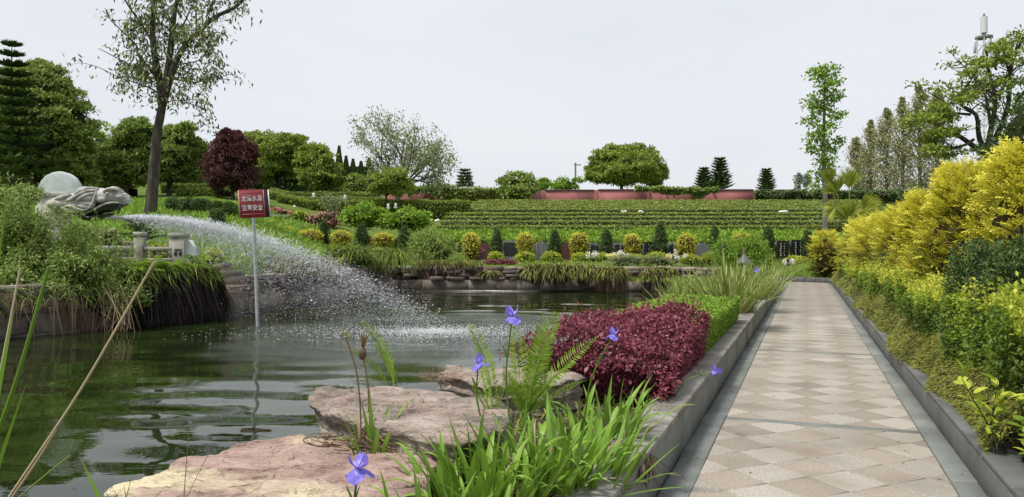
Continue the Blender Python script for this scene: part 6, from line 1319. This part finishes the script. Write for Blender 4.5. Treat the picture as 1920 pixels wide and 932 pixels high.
# golden conifers: one row behind the hedge
def gold(label, d, t_, w, h, n, L, Wd, seed, lean=0):
    b = PT((d + t_ * AX) / AY, t_, .22); t = thing('golden_conifer', label, 'conifer', b, group='golden conifers behind the lime hedge')
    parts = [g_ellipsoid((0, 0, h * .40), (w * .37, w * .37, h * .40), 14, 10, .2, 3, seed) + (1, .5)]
    m_ = n // 9; f = rng.rand(m_) ** .85; a = rng.rand(m_) * 6.283; dp = rng.rand(m_) ** 1.5       # fans of scale leaves sweeping out
    lump_ = 1 + .26 * fbm(np.c_[np.cos(a) * 1.8, np.sin(a) * 1.8, f * h * 1.9 + seed * 7], 3)
    r_ = w * .5 * np.sin(np.pi * (.20 + .76 * f)) ** .55 * lump_ * (1 - .38 * dp)
    P = np.c_[np.cos(a) * r_, np.sin(a) * r_, h * (.04 + .93 * f) * (1 - .05 * dp)]
    k_ = vnoise(P * np.array([3.6, 3.6, 4.6]) + seed * 3.1) > -.05 - .55 * f; m_ = int(k_.sum()); P, a, f, dp, lump_ = P[k_], a[k_], f[k_], dp[k_], lump_[k_]
    o = nrm(np.c_[np.cos(a), np.sin(a), .05 + .85 * f ** 2] + rng.normal(size=(m_, 3)) * .34); sd = nrm(np.cross(o, np.c_[0 * a, 0 * a, 1 + 0 * a] + rng.normal(size=(m_, 3)) * .6)); Ls = L * 2.6 * (.7 + .6 * rng.rand(m_))
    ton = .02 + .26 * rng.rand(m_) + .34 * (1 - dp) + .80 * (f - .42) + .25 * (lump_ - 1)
    for q in range(9):
        u = q / 8.; sg_ = (0 if q == 8 else (1 if q % 2 else -1))
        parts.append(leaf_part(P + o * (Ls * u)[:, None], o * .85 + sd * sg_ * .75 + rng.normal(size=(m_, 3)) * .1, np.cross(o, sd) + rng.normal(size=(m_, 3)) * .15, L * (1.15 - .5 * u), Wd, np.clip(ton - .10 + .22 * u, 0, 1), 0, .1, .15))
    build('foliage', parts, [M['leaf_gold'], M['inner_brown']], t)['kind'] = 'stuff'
    build('trunk', tube_parts(np.array([[0, 0, -.1], [0, 0, h * .3], [0, 0, h * .7]]), [.06, .05, .02], 0, .5, 7), M['bark_dark'], t)
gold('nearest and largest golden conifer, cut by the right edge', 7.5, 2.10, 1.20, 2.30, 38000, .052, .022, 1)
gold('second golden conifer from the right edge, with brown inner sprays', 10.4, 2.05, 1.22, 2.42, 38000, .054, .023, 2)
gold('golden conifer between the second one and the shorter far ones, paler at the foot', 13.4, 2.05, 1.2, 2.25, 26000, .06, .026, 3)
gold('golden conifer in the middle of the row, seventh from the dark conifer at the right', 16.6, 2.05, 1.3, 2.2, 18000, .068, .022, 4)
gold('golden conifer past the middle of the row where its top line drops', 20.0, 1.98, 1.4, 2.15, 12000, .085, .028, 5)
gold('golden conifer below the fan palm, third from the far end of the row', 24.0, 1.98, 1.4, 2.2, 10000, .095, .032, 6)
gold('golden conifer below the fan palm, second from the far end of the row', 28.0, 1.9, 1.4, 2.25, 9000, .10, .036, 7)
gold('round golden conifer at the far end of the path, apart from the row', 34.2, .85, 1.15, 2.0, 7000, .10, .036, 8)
def dark_con(label, d, t_, w, h, n, L, Wd, z0=.2):
    b = PT((d + t_ * AX) / AY, t_, z0); t = thing('dark_conifer', label, 'conifer', b)
    parts = [g_ellipsoid((0, 0, h * .45), (w * .4, w * .4, h * .42), 12, 9, .15, 3) + (1, .5)]
    parts.append(blob_part((0, 0, h * .48), np.array([w * .5, w * .5, h * .5]), n, L, Wd, (.0, .9), 0, lump=.2, depth=.35, up=.8, out=.5, tip=.2))
    build('foliage', parts, [M['leaf_dark'], M['inner']], t)['kind'] = 'stuff'
    build('trunk', tube_parts(np.array([[0, 0, -.1], [0, 0, h * .3], [0, 0, h * .6]]), .05, 0, .5, 6), M['bark_dark'], t)
dark_con('dark green conifer shrub under the two nearest golden conifers', 7.0, 1.50, .62, 1.40, 9000, .05, .015)
dark_con('dark green conifer filling the right edge below the nearest golden conifer', 6.1, 1.52, .5, 1.32, 8000, .05, .015)
dark_con('small dark conifer showing between golden conifers in the middle of the row', 15.0, 1.62, .6, 1.3, 3500, .06, .018)
dark_con('small dark conifer at the foot of the golden conifers nearer the far end', 18.3, 1.62, .7, 1.1, 3500, .06, .018)
dark_con('tall dark conifer behind the second golden conifer', 15.5, 3.6, 1.9, 3.3, 6000, .10, .035)
dark_con('dark conifer hedge tree behind the middle of the golden row', 21.0, 3.3, 2.2, 3.2, 6000, .12, .04)
dark_con('tall dark conifer rising behind the nearest golden conifer at the right edge', 11.5, 3.2, 1.5, 4.0, 7000, .09, .03)
dark_con('dark rounded conifer beside the fan palm', 30.0, 3.2, 2.4, 2.9, 5000, .15, .05)
n_ = 12000; s = rng.uniform(29, 42, n_); t_ = rng.uniform(-6.5, 4, n_); k_ = (t_ < -1.4) | (s > 36.6); s, t_ = s[k_], t_[k_]; n_ = len(s); P = PT(s, t_, 0); P[:, 2] = np.maximum(ground(P[:, 0], P[:, 1]), .2) - .03
tag(build('bank_grass', [ribbon_part(P, np.c_[rng.normal(size=(n_, 2)) * .4, np.ones(n_)], .22 + .2 * rng.rand(n_), .04, .3, rng.rand(n_), seg=2)], M['leaf_olive'], kind='stuff'), 'rough grass round the far end of the path before the tombstones', 'grass', kind='stuff')
shrub('lime_bush', 'rounded lime bush at the end of the path left of the kerb curve', 'bush', 1490, 35.6, 52, 482, 'leaf_lime', 2200, .10, .05, (.3, 1), 'round', 'inner', None, 515)
shrub('juniper_bush', 'brown-green juniper mound behind the end kerb of the path', 'bush', 1530, 36.2, 60, 492, 'leaf_juniper', 1600, .11, .03, (.2, 1), 'mound', 'inner', None, 520)

# ---------------------------------------------------------------- planter bed left of the path
mr = thing('maroon_shrub', 'low spreading maroon shrub overhanging the planter wall', 'shrub', PT(7.2, -1.5, .27)); MR = np.array(mr.location)
def mtop(s, t_): return .50 + .13 * fbm(np.stack([s * 2.0, t_ * 2.0, 0 * s], -1), 3) - .10 * sstep(-1.2, -.95, t_) - .16 * sstep(6.1, 5.7, s)
def inside(s, t_): return (s > 5.65 + .25 * np.abs(t_ + 1.5)) & (s < 8.3) & (t_ > -2.10 + .14 * np.sin(s * 3) + .1 * np.sin(s * 7.3)) & (t_ < -.955)
def ml(n, top):
    s = rng.uniform(5.55, 8.35, n); t_ = rng.uniform(-2.45, -.95, n); k_ = inside(s, t_); s, t_ = s[k_], t_[k_]; m_ = len(s)
    if top: z = .27 + mtop(s, t_) - .09 * rng.rand(m_) ** 1.5; A0 = rng.normal(size=(m_, 3)) * .7 + [0, 0, .3]; N0 = rng.normal(size=(m_, 3)) * .45 + [-.1, -.15, 1]
    else:
        e = rng.rand(m_); side = rng.rand(m_) < .5       # the face over the path and the face towards the camera
        t_ = np.where(side, -.96 - .07 * rng.rand(m_) + .10 * (e - .6), t_); s = np.where(side, s, 5.72 + .25 * np.abs(t_ + 1.5) + .10 * rng.rand(m_) + .12 * (1 - e)); z = .28 + mtop(s, t_) * e * .98
        A0 = rng.normal(size=(m_, 3)) * .6 + np.where(side[:, None], [.6, -.25, -.1], [-.2, -.75, -.1]); N0 = rng.normal(size=(m_, 3)) * .4 + np.where(side[:, None], [.7, -.4, .7], [-.2, -.8, .7])
    return PT(s, t_, z) - MR, A0, N0, m_
parts = []
for n_, tp_ in ((13000, True), (12000, False)):
    P, A0, N0, m_ = ml(n_, tp_); parts.append(leaf_part(P, A0, N0, .042 * (.6 + .7 * rng.rand(m_)), .022 * (.7 + .5 * rng.rand(m_)), np.clip(rng.rand(m_) * .8 + .25 * vnoise((P + MR) * 3), 0, 1), 0, .12, .15))
ss = np.linspace(5.95, 8.2, 18); tt_ = np.linspace(-1.95, -1.07, 12); Sg, Tg = np.meshgrid(ss, tt_); Zg = .27 + mtop(Sg, Tg) - .12; edge = (Sg == ss[0]) | (Sg == ss[-1]) | (Tg == tt_[0]) | (Tg == tt_[-1]); Zg = np.where(edge, .22, Zg)
Vc = PT(Sg, Tg, Zg).reshape(-1, 3) - MR; i = np.arange(11)[:, None] * 18; j = np.arange(17)[None]
parts.append((Vc, np.stack([i + j, i + j + 1, i + 19 + j, i + 18 + j], -1).reshape(-1, 4), 1, .5))
build('foliage', parts, [M['leaf_red'], M['inner_red']], mr)['kind'] = 'stuff'
n_ = 260; s = rng.uniform(5.9, 8.2, n_); t_ = rng.uniform(-2.1, -.95, n_); P = PT(s, t_, .24 + mtop(s, t_)) - MR; D = np.c_[rng.normal(size=(n_, 2)) * .6, np.ones(n_)]; Lq = .07 + .10 * rng.rand(n_); q_ = np.repeat(np.arange(n_), 7); Q = P[q_] + nrm(D)[q_] * (Lq[q_] * (.25 + .8 * rng.rand(len(q_))))[:, None]
build('shoots', [ribbon_part(P, D, Lq, .005, .1, .1, seg=3), leaf_part(Q, rng.normal(size=Q.shape) + [0, 0, .6], rng.normal(size=Q.shape) + [0, 0, .6], .036, .017, .4 + .6 * rng.rand(len(Q)))], M['leaf_red'], mr)['kind'] = 'stuff'
red_src = []
for q in range(3):
    a = np.linspace(0, 1, 5); wv = .27 * np.sin(np.pi * a ** .85) + .004; zc = -.15 * a ** 2 * (q + 1) / 2; j = np.arange(4)
    V = np.concatenate([np.c_[a, -wv, zc + .06 * np.sin(np.pi * a)], np.c_[a, 0 * a, zc], np.c_[a, wv, zc + .06 * np.sin(np.pi * a)]])
    red_src.append(build('leaf', [(V, np.concatenate([np.stack([j, j + 1, j + 6, j + 5], -1), np.stack([j + 5, j + 6, j + 11, j + 10], -1)]), 0, (.25, .5, .75)[q])], M['leaf_red'], smooth=True, link=False).data)
P, A0, N0, m_ = ml(1500, False); P2, A2, N2, m2 = ml(500, True)
near = np.argsort((P + MR)[:, 1])[:190]
for c, a_ in zip(np.r_[P[near], P2[np.argsort((P2 + MR)[:, 1])[:80]]], np.r_[A0[near], A2[:80]]):
    a_ = a_ / np.linalg.norm(a_); inst('leaf', red_src[rng.randint(3)], mr, c + a_ * .03, (rng.normal() * .4, -math.asin(max(-1, min(1, a_[2]))), math.atan2(a_[1], a_[0])), (rng.uniform(.042, .06),) * 3)
st_ = []
for q in range(40):
    c = PT(rng.uniform(6, 8.1), rng.uniform(-1.9, -1.1), .25) - MR; st_ += tube_parts(spline(np.array([c, c + [rng.normal() * .08, rng.normal() * .08, .2], c + [rng.normal() * .15, rng.normal() * .15, .38]]), 5), .005, 0, .5, 4, False)
build('stems', st_, M['twig'], mr)
# fine-leaved green ground cover, kept as a clipped block
gc = thing('green_ground_cover', 'bright small-leaved green ground cover between the maroon shrub and the striped grass', 'ground cover', PT(9.6, -1.4, .27)); GC = np.array(gc.location)
n_ = 38000; s = rng.uniform(8.25, 12.7, n_); t_ = rng.uniform(-2.1, -.99, n_); isf = rng.rand(n_) < .45; e = rng.rand(n_)
tp_ = .40 + .05 * fbm(np.c_[s * 2, t_ * 2, 0 * s], 2) - .12 * sstep(-1.2, -.98, t_)
t_ = np.where(isf, -1.0 - .05 * rng.rand(n_) + .05 * (e - .5), t_); z = .28 + np.where(isf, tp_ * e, tp_ - .05 * rng.rand(n_))
A0 = rng.normal(size=(n_, 3)) * .7 + np.where(isf[:, None], [.5, -.3, .1], [0, 0, .35]); N0 = rng.normal(size=(n_, 3)) * .4 + np.where(isf[:, None], [.7, -.4, .7], [0, -.1, 1])
ss = np.linspace(8.35, 12.6, 12); tt_ = np.linspace(-2.0, -1.07, 8); Sg, Tg = np.meshgrid(ss, tt_); Zg = np.where((Sg == ss[0]) | (Sg == ss[-1]) | (Tg == tt_[0]) | (Tg == tt_[-1]), .22, .58)
Vc = PT(Sg, Tg, Zg).reshape(-1, 3) - GC; i = np.arange(7)[:, None] * 12; j = np.arange(11)[None]
build('foliage', [leaf_part(PT(s, t_, z) - GC, A0, N0, .034 * (.6 + .7 * rng.rand(n_)), .018, rng.rand(n_), 0, .12), (Vc, np.stack([i + j, i + j + 1, i + 13 + j, i + 12 + j], -1).reshape(-1, 4), 1, .5)], [M['leaf_bright'], M['inner']], gc)['kind'] = 'stuff'
# striped grass clumps: blades are big enough to tell apart
def blade_src(mat, L, Wd, bend, tone, name='leaf', seg=8):
    V, Fc, r = g_ribbons(np.zeros((1, 3)), np.array([[.32, 0, 1.0]]), L, Wd, bend, side=np.array([[0, 1.0, 0.05]]), seg=seg)
    V[0::2] += 0; mid = (V[0::2] + V[1::2]) / 2; mid[:, 2] -= Wd * .12; nV = np.concatenate([V[0::2], mid, V[1::2]]); m_ = seg + 1; j = np.arange(seg)
    Fq = np.concatenate([np.stack([j, j + m_, j + m_ + 1, j + 1], -1), np.stack([j + m_, j + 2 * m_, j + 2 * m_ + 1, j + m_ + 1], -1)])
    return build(name, [(nV, Fq, 0, tone)], M[mat], smooth=True, link=False).data
vs = [blade_src('leaf_varieg', rng.uniform(.85, 1.1), rng.uniform(.026, .040), b_, tn) for b_, tn in ((.10, .3), (.2, .75), (.35, .9), (.5, .5), (.15, 1.0), (.3, .15), (.08, .6))]
dry_blade = blade_src('leaf_dry', .5, .024, .45, .75); iv_ = None
def clump(name, label, cat, loc, n, src, spread, rad, zs=(.6, 1.0), lean=(0, 55), face=None):
    t = thing(name, label, cat, loc); src = list(src) * 2 + ([dry_blade] if src is iv_ else [])
    for q in range(n):
        a = rng.uniform(0, 6.283); r_ = rad * math.sqrt(rng.rand()); s_ = rng.uniform(*zs)
        inst('leaf', src[rng.randint(len(src))], t, (r_ * math.cos(a), r_ * math.sin(a), -.02), (rng.normal() * .12, R(rng.uniform(*lean)) * (.35 + .65 * r_ / rad) - R(15), a + rng.normal() * .5), (s_, s_, s_))
    return t
clump('striped_grass', 'large arching clump of cream-striped grass beside the planter wall', 'grass clump', PT(14.4, -1.32, .27), 240, vs, .5, .45, (.9, 1.35), (0, 50))
clump('striped_grass', 'yellowish striped grass clump behind the large one, nearest the path end', 'grass clump', PT(18.6, -1.25, .27), 220, vs, .5, .6, (.8, 1.2), (0, 42))
clump('striped_grass', 'brownish striped grass clump at the left of the path where the wall disappears', 'grass clump', PT(23.0, -1.2, .27), 140, vs, .5, .6, (.75, 1.15), (0, 42))
clump('striped_grass', 'outer striped grass clump leaning toward the pond over the stepping rocks', 'grass clump', PT(14.2, -2.0, .25), 120, vs, .5, .4, (.7, 1.0), (0, 50))
# ---------------------------------------------------------------- foreground irises, ferns, reeds
iv = [blade_src('leaf_iris', L_, w_, b_, tn) for L_, w_, b_, tn in ((.50, .038, .14, .45), (.55, .042, .25, .6), (.45, .036, .06, .35), (.60, .044, .40, .7), (.52, .040, .58, .8), (.40, .032, .2, .2), (.48, .042, .3, .55))]
iv_ = iv
def iris_clump(label, px, d, n, rad, zs, lean=(0, 48), z=.28):
    q = unproj(px, CY, d); q[2] = z; return clump('iris_clump', label, 'iris leaves', q, n, iv, .5, rad, zs, lean)
iris_clump('dense front clump of sword-shaped iris leaves at the bottom, left part', 905, 3.45, 95, .24, (.7, 1.08))
iris_clump('tall middle clump of sword-shaped iris leaves below the fern', 1010, 3.75, 105, .26, (.7, 1.12))
iris_clump('iris leaf clump arching right over the planter wall coping', 1100, 3.85, 85, .22, (.7, 1.1), (10, 70))
iris_clump('iris leaf clump at the foot of the maroon shrub', 1130, 4.7, 60, .24, (.7, 1.05))
iris_clump('low iris leaves at the very bottom in front of the pink rock', 850, 2.95, 40, .22, (.55, .8))
iris_clump('thin tuft of iris leaves rooted between the two big rocks', 700, 3.98, 16, .10, (.55, .95), (0, 30), z=.38)
iris_clump('single iris shoots before the pink rock at the bottom edge', 640, 2.62, 5, .12, (.5, .62), (0, 20), z=.25)
# iris flowers
def petal(L, w, curve, ruff, tone, k=9):
    u = np.linspace(0, 1, k); v = np.linspace(-1, 1, 7); wv = w * np.sin(np.pi * np.clip(.10 + .86 * u, 0, 1)) ** .8
    C = np.c_[L * (u - .25 * abs(curve) * u ** 2), 0 * u, L * curve * u ** 1.7]
    Vp = np.array([[C[a][0], wv[a] * b_, C[a][2] + ruff * math.sin(5 * u[a] + 4 * b_) * u[a] - .25 * wv[a] * b_ * b_] for a in range(k) for b_ in v]); i = np.arange(k - 1)[:, None] * 7; j = np.arange(6)[None]
    tn = np.array([tone + .5 * (abs(b_) < .2) * (u[a] < .55) + .12 * rng.normal() for a in range(k) for b_ in v])
    return build('petal', [(Vp, np.stack([i + j, i + j + 1, i + 8 + j, i + 7 + j], -1).reshape(-1, 4), 0, np.clip(tn, 0, 1))], M['petal'], smooth=True, link=False).data
pf = [petal(.060, .032, -.70, .006, .3), petal(.062, .034, -.55, .008, .4)]; pu = [petal(.050, .024, .8, .005, .45), petal(.050, .023, .6, .006, .5)]; ps = [petal(.028, .006, .5, .002, .95)]
def iris(label, px, py, d, root_px, root_z, size=1.0, yaw=0.0, tiltx=0.0):
    f = unproj(px, py, d); b = unproj(root_px, CY, d + .05); b[2] = root_z; t = thing('iris_plant', label, 'flower', b); e = f - b
    C = spline(np.array([[0, 0, 0], e * .5 + [-.04, .02, .05], e]), 14); build('stem', tube_parts(C, np.linspace(.006, .0035, 14), 0, .3, 6), M['leaf_iris'], t, smooth=True)
    fl = build('flower', [g_ellipsoid((0, 0, -.008), (.006, .006, .014), 8, 6) + (0, .35)], M['leaf_iris'], t, smooth=True); fl.location = e; fl.rotation_euler = (tiltx, 0, yaw); fl.scale = (size,) * 3
    for q in range(3):
        inst('petal', pf[q % 2], fl, (0, 0, 0), (0, 0, q * 2.094), (1, 1, 1)); inst('petal', pu[q % 2], fl, (0, 0, .004), (0, -.2, q * 2.094 + 1.047)); inst('petal', ps[0], fl, (0, 0, .004), (0, 0, q * 2.094), (1, 1, 1))
    for q in range(2):
        Vb_, Fb_, _ = g_ribbons(np.array([C[9]]), nrm(np.array([[.3 * (1 - 2 * q), -.2, 1.]])), .085, .014, .1, seg=4); build('bract', [(Vb_, Fb_, 0, .4)], M['leaf_iris'], t)
iris('lowest violet iris flower, in front of the broad pink rock', 672, 878, 2.55, 690, .30, 1.0, R(-95))
iris('tallest violet iris flower, beside the upright fern', 961, 592, 3.9, 962, .40, 1.05, R(-70), .1)
iris('violet iris flower at the left of the fern, low over the water', 897, 680, 4.0, 915, .40, .95, R(-120), .3)
iris('pale violet iris flower resting against the maroon shrub', 1150, 627, 4.6, 1090, .30, .85, R(-80), -.2)
iris('drooping blue iris flower hanging over the planter wall', 1342, 697, 5.9, 1262, .30, .85, R(-60), 2.3)
iris('small distant violet iris in front of the yellowish striped grass', 1418, 506, 14.0, 1412, .3, 1.2, R(-90))
# ferns
ff = [build('frond', frond_mesh(.75, 38, .085, c_, cu_), M['leaf_fern'], link=False).data for c_, cu_ in ((.30, 1), (.22, 0), (.42, 1), (.16, 0))]
def fern(label, px, py, d, fronds):
    """each frond runs from the crown to the place of its tip"""
    b = unproj(px, py, d); t = thing('fern', label, 'fern', b)
    for (tx, ty, td, k_, rx) in fronds:
        e = unproj(tx, ty, td) - b; L_ = np.linalg.norm(e); az = math.atan2(e[1], e[0]); el = math.asin(e[2] / L_)
        inst('frond', ff[k_], t, (rng.normal() * .02, rng.normal() * .02, 0), (R(rx), -el - .06, az), (L_ / .70,) * 3)
    return t
fern('upright fern with curled tips in the middle, between the rocks and the maroon shrub', 985, 785, 4.5, [(958, 600, 4.5, 1, 80), (1064, 572, 4.6, 0, 40), (1042, 592, 4.7, 3, 75), (1015, 610, 4.8, 3, 85), (1128, 640, 4.35, 1, 50), (1080, 690, 4.2, 1, 30), (1010, 660, 4.2, 3, 60), (930, 690, 4.3, 1, 70), (1050, 640, 4.6, 3, 100), (975, 640, 4.7, 1, 110), (1100, 720, 4.3, 3, 30), (940, 720, 4.2, 3, 20)])
fern('fern with three curled fronds behind the brown layered rock', 742, 728, 5.25, [(660, 592, 5.3, 2, 60), (690, 640, 5.25, 0, 60), (655, 650, 5.3, 2, 50), (730, 660, 5.3, 3, 80)])
fern('small fern left of the upright one, leaning over the water', 925, 790, 4.35, [(864, 592, 4.4, 2, 60), (893, 650, 4.4, 3, 70), (880, 720, 4.3, 1, 40), (955, 700, 4.3, 1, 60)])
# dead fern frond drooping over the coping, and small dry things
df = [build('frond', frond_mesh(.5, 26, .06, c_, 0, .3), M['leaf_dry'], link=False).data for c_ in (.3, -.2)]
t = thing('dead_fern', 'black curled dead fern frond drooping over the planter wall', 'dead fern', PT(4.1, -1.08, .335))
for az, el, sc in ((-15, -12, .42), (-28, -3, .55), (-5, -8, .36)): inst('frond', df[0], t, (rng.normal() * .03, rng.normal() * .03, .03), (R(rng.uniform(-40, 40)), R(el), R(az)), (sc,) * 3)
for q in range(3):
    c = PT(4.05 + .1 * q, -.80, .32) - np.array(t.location); build('frond_tip', [ribbon_part(np.tile(c, (9, 1)), np.c_[rng.normal(size=(9, 2)) * .35 + [.25, -.1], -np.ones(9)], .10 + .10 * rng.rand(9), .016, .1, .1 * rng.rand(9), seg=4)], M['leaf_dry'], t)
t = thing('dead_fern', 'dark dry fern frond at the water edge right of the curled fronds', 'dead fern', unproj(775, 705, 5.6))
for q in range(3): inst('frond', df[q % 2], t, (0, 0, 0), (R(60), R(-5 + 10 * q), R(10 + 12 * q)), (.8,) * 3)
rt_ = thing('dry_roots', 'tangle of dry curled roots on the pink rock below the brown rock', 'dry roots', unproj(690, 832, 4.0)); parts = []
for q in range(52):
    c = np.array([rng.uniform(-.26, .26), rng.uniform(-.10, .10), rng.uniform(.0, .05)]); a = np.linspace(0, rng.uniform(2.5, 6), 12) + rng.rand() * 6; r_ = rng.uniform(.015, .05)
    parts += tube_parts(c + np.c_[r_ * np.cos(a) * 1.5, r_ * np.sin(a), .02 * np.sin(a * .7)], rng.uniform(.0025, .005), 0, rng.rand(), 5)
build('roots', parts, M['leaf_dry'], rt_)
ds = thing('dead_seed_head', 'brown withered flower head on a thin stalk left of the curled fern', 'seed head', (unproj(690, CY, 4.3) * [1, 1, 0] + [0, 0, .45])); db = np.array(ds.location)
hd_ = unproj(680, 660, 4.3) - db; build('stem', tube_parts(spline(np.array([[0, 0, 0], hd_ * .5 + [.02, 0, 0], hd_]), 9), .005, 0, .4, 6), M['leaf_dry'], ds)
build('pod', [g_ellipsoid(hd_ + [0, 0, -.01], (.022, .022, .035), 10, 8, .25) + (0, .2)], M['leaf_dry'], ds, smooth=True)
n_ = 9; build('husks', [ribbon_part(np.tile(hd_ + [0, 0, .015], (n_, 1)), np.c_[rng.normal(size=(n_, 2)) * .22, np.ones(n_)], .10, .016, .0, .2 + .4 * rng.rand(n_), seg=4)], M['leaf_dry'], ds)
# thin stalk with pale buds
sk = thing('budding_stalk', 'thin dark stalk with pale buds rising in front of the brown layered rock', 'stalk', unproj(677, 835, 3.95)); kb_ = np.array(sk.location)
C = spline(np.array([unproj(x, y, 3.95) - kb_ for x, y in ((677, 835), (676, 760), (668, 690), (648, 632))]), 14); build('stem', tube_parts(C, .0045, 0, .3, 6), M['leaf_dry'], sk)
build('bud', [g_ellipsoid(C[-1] + [rng.normal() * .012, 0, .008 * q], (.010, .008, .016), 8, 6) + (0, .8) for q in range(4)], M['leaf_grey'], sk)
# reeds and grass stems rising at the left edge
def stalk(name, label, pts_, d, r0, mat, tone=.5, zroot=None):
    b = unproj(*pts_[0], d); P = np.array([unproj(x, y, d) - b for x, y in pts_]); ex = P[0] - (P[1] - P[0]) * ((b[2] - .0) / max(.05, P[1][2] - P[0][2])) ; ex[2] = max(ex[2], .0 - b[2])
    P = np.concatenate([ex[None], P]); t = thing(name, label, 'reed', b); C = spline(P, 22); build('stem', tube_parts(C, np.linspace(r0, r0 * .55, 22), 0, tone, 7), M[mat], t, smooth=True)
    return t, C
stalk('reed', 'long straw-coloured dry reed leaning right at the left edge', [(22, 925), (150, 735), (290, 490)], 2.6, .0060, 'straw', .4)
stalk('reed', 'short straw reed beside the long leaning one', [(30, 922), (70, 865), (105, 805)], 2.6, .0065, 'straw', .3)
stalk('reed', 'thin upright dry reed at the far left edge', [(-12, 760), (12, 640), (38, 502)], 2.7, .0060, 'straw', .6)
stalk('reed', 'green reed stem leaning right at the far left edge', [(-30, 880), (30, 720), (70, 580), (92, 500)], 2.5, .010, 'leaf_iris', .35)
stalk('reed', 'fine green grass stem before the pink rock', [(345, 930), (350, 860), (356, 795)], 2.6, .0022, 'leaf_juniper', .5)
stalk('reed', 'fine brown grass stem leaning right over the pink rock', [(352, 930), (372, 885), (392, 850)], 2.6, .0018, 'leaf_dry', .5)
stalk('reed', 'thin yellow-green stem leaning right above the bottom left corner', [(45, 925), (85, 890), (130, 855)], 2.5, .0045, 'leaf_varieg', .4)
def blades(name, label, d, specs, mat='leaf_iris'):
    b = unproj(specs[0][0], 1230, d); t = thing(name, label, 'grass blades', b)
    for (x0, y0, x1, y1, w_, bend) in specs:
        p0, p1 = unproj(x0, y0, d) - b, unproj(x1, y1, d) - b; e = p1 - p0; L_ = np.linalg.norm(e); Vb_, Fb_, _ = g_ribbons(np.array([p0]), nrm(np.array([e + [0, 0, bend * L_]])), L_, w_, bend, side=np.array([[1., .2, 0]]), seg=9)
        build('leaf', [(Vb_, Fb_, 0, rng.uniform(.3, .8))], M[mat], t)
blades('grass_blades', 'broad green blades rising at the bottom left before the pink rock', 2.2, [(318, 1250, 150, 840, .030, .04), (160, 1250, 250, 880, .010, .0), (280, 1250, 232, 905, .02, .0)])
blades('grass_blades', 'green blades at the far left edge below the green reed', 2.3, [(-110, 1222, 48, 690, .022, .05), (-95, 1222, 26, 560, .030, .02), (-70, 1222, 62, 925, .03, .12), (-105, 1222, 18, 335, .018, .0)])
# a few dead leaves on the coping and tufts in the path joints
for px, py, lab in ((1090, 0, 'small dead leaf on the coping below the maroon shrub'), (1200, 0, 'dead leaf on the coping near the drooping iris')):
    pass
t = tag(build('fallen_leaves', [leaf_part(np.concatenate([PT(rng.uniform(4.6, 8, 70), rng.uniform(-1.06, -.90, 70), .3195), PT(rng.uniform(4, 9, 24), rng.uniform(-.82, -.68, 24), -.002), PT(rng.uniform(4, 14, 40), np.where(rng.rand(40) < .6, rng.uniform(.6, .98, 40), rng.uniform(-.62, .6, 40)), .004)]), rng.normal(size=(134, 3)) * [1, 1, .05], np.tile([0, 0, 1.], (134, 1)), .018 + .02 * rng.rand(134), .012, rng.rand(134) * .6)], M['leaf_dry'], kind='stuff'), 'scattered dead leaves on the coping under the maroon shrub and along the path', 'leaves', kind='stuff')
for s_, t_, lab in ((4.55, .82, 'tiny weed growing in the right joint of the path, near the bottom'), (3.95, -.66, 'tiny weed in the left joint of the path at the bottom')):
    w_ = thing('weed', lab, 'weed', PT(s_, t_, -.006)); n_ = 12
    build('leaves', [ribbon_part(np.zeros((n_, 3)), np.c_[rng.normal(size=(n_, 2)) * .8, .6 + 0 * np.zeros(n_)], .05 + .03 * rng.rand(n_), .010, .4, rng.rand(n_), seg=3)], M['leaf_bright'], w_)

# low mixed ground cover on the open soil of the two beds
n_ = 9000; s = rng.uniform(3.0, 31, n_); t_ = -1.1 - (np.abs(shT(s)) - 1.35) * rng.rand(n_); P = PT(s, t_, .24 + .03 * rng.rand(n_)); far_ = .75 + s / 16
g1 = ribbon_part(P, np.c_[rng.normal(size=(n_, 2)) * .7, np.ones(n_)], (.08 + .10 * rng.rand(n_)) * far_, .012 * far_, .4, rng.rand(n_), seg=3)
tag(build('bed_grass', [g1], M['leaf_olive'], kind='stuff'), 'low weeds and grass on the soil between the path wall and the pond', 'grass', kind='stuff')
n_ = 9000; s = rng.uniform(3.0, 34, n_); t_ = rng.uniform(1.9, 6.2, n_); P = PT(s, t_, .16 + .22 * (t_ - 1.07) / 5.23)
tag(build('bed_grass', [ribbon_part(P, np.c_[rng.normal(size=(n_, 2)) * .6, np.ones(n_)], .12 + .16 * rng.rand(n_), .022, .4, rng.rand(n_), seg=3)], M['leaf_olive'], kind='stuff'), 'rough grass on the soil behind the golden conifers', 'grass', kind='stuff')
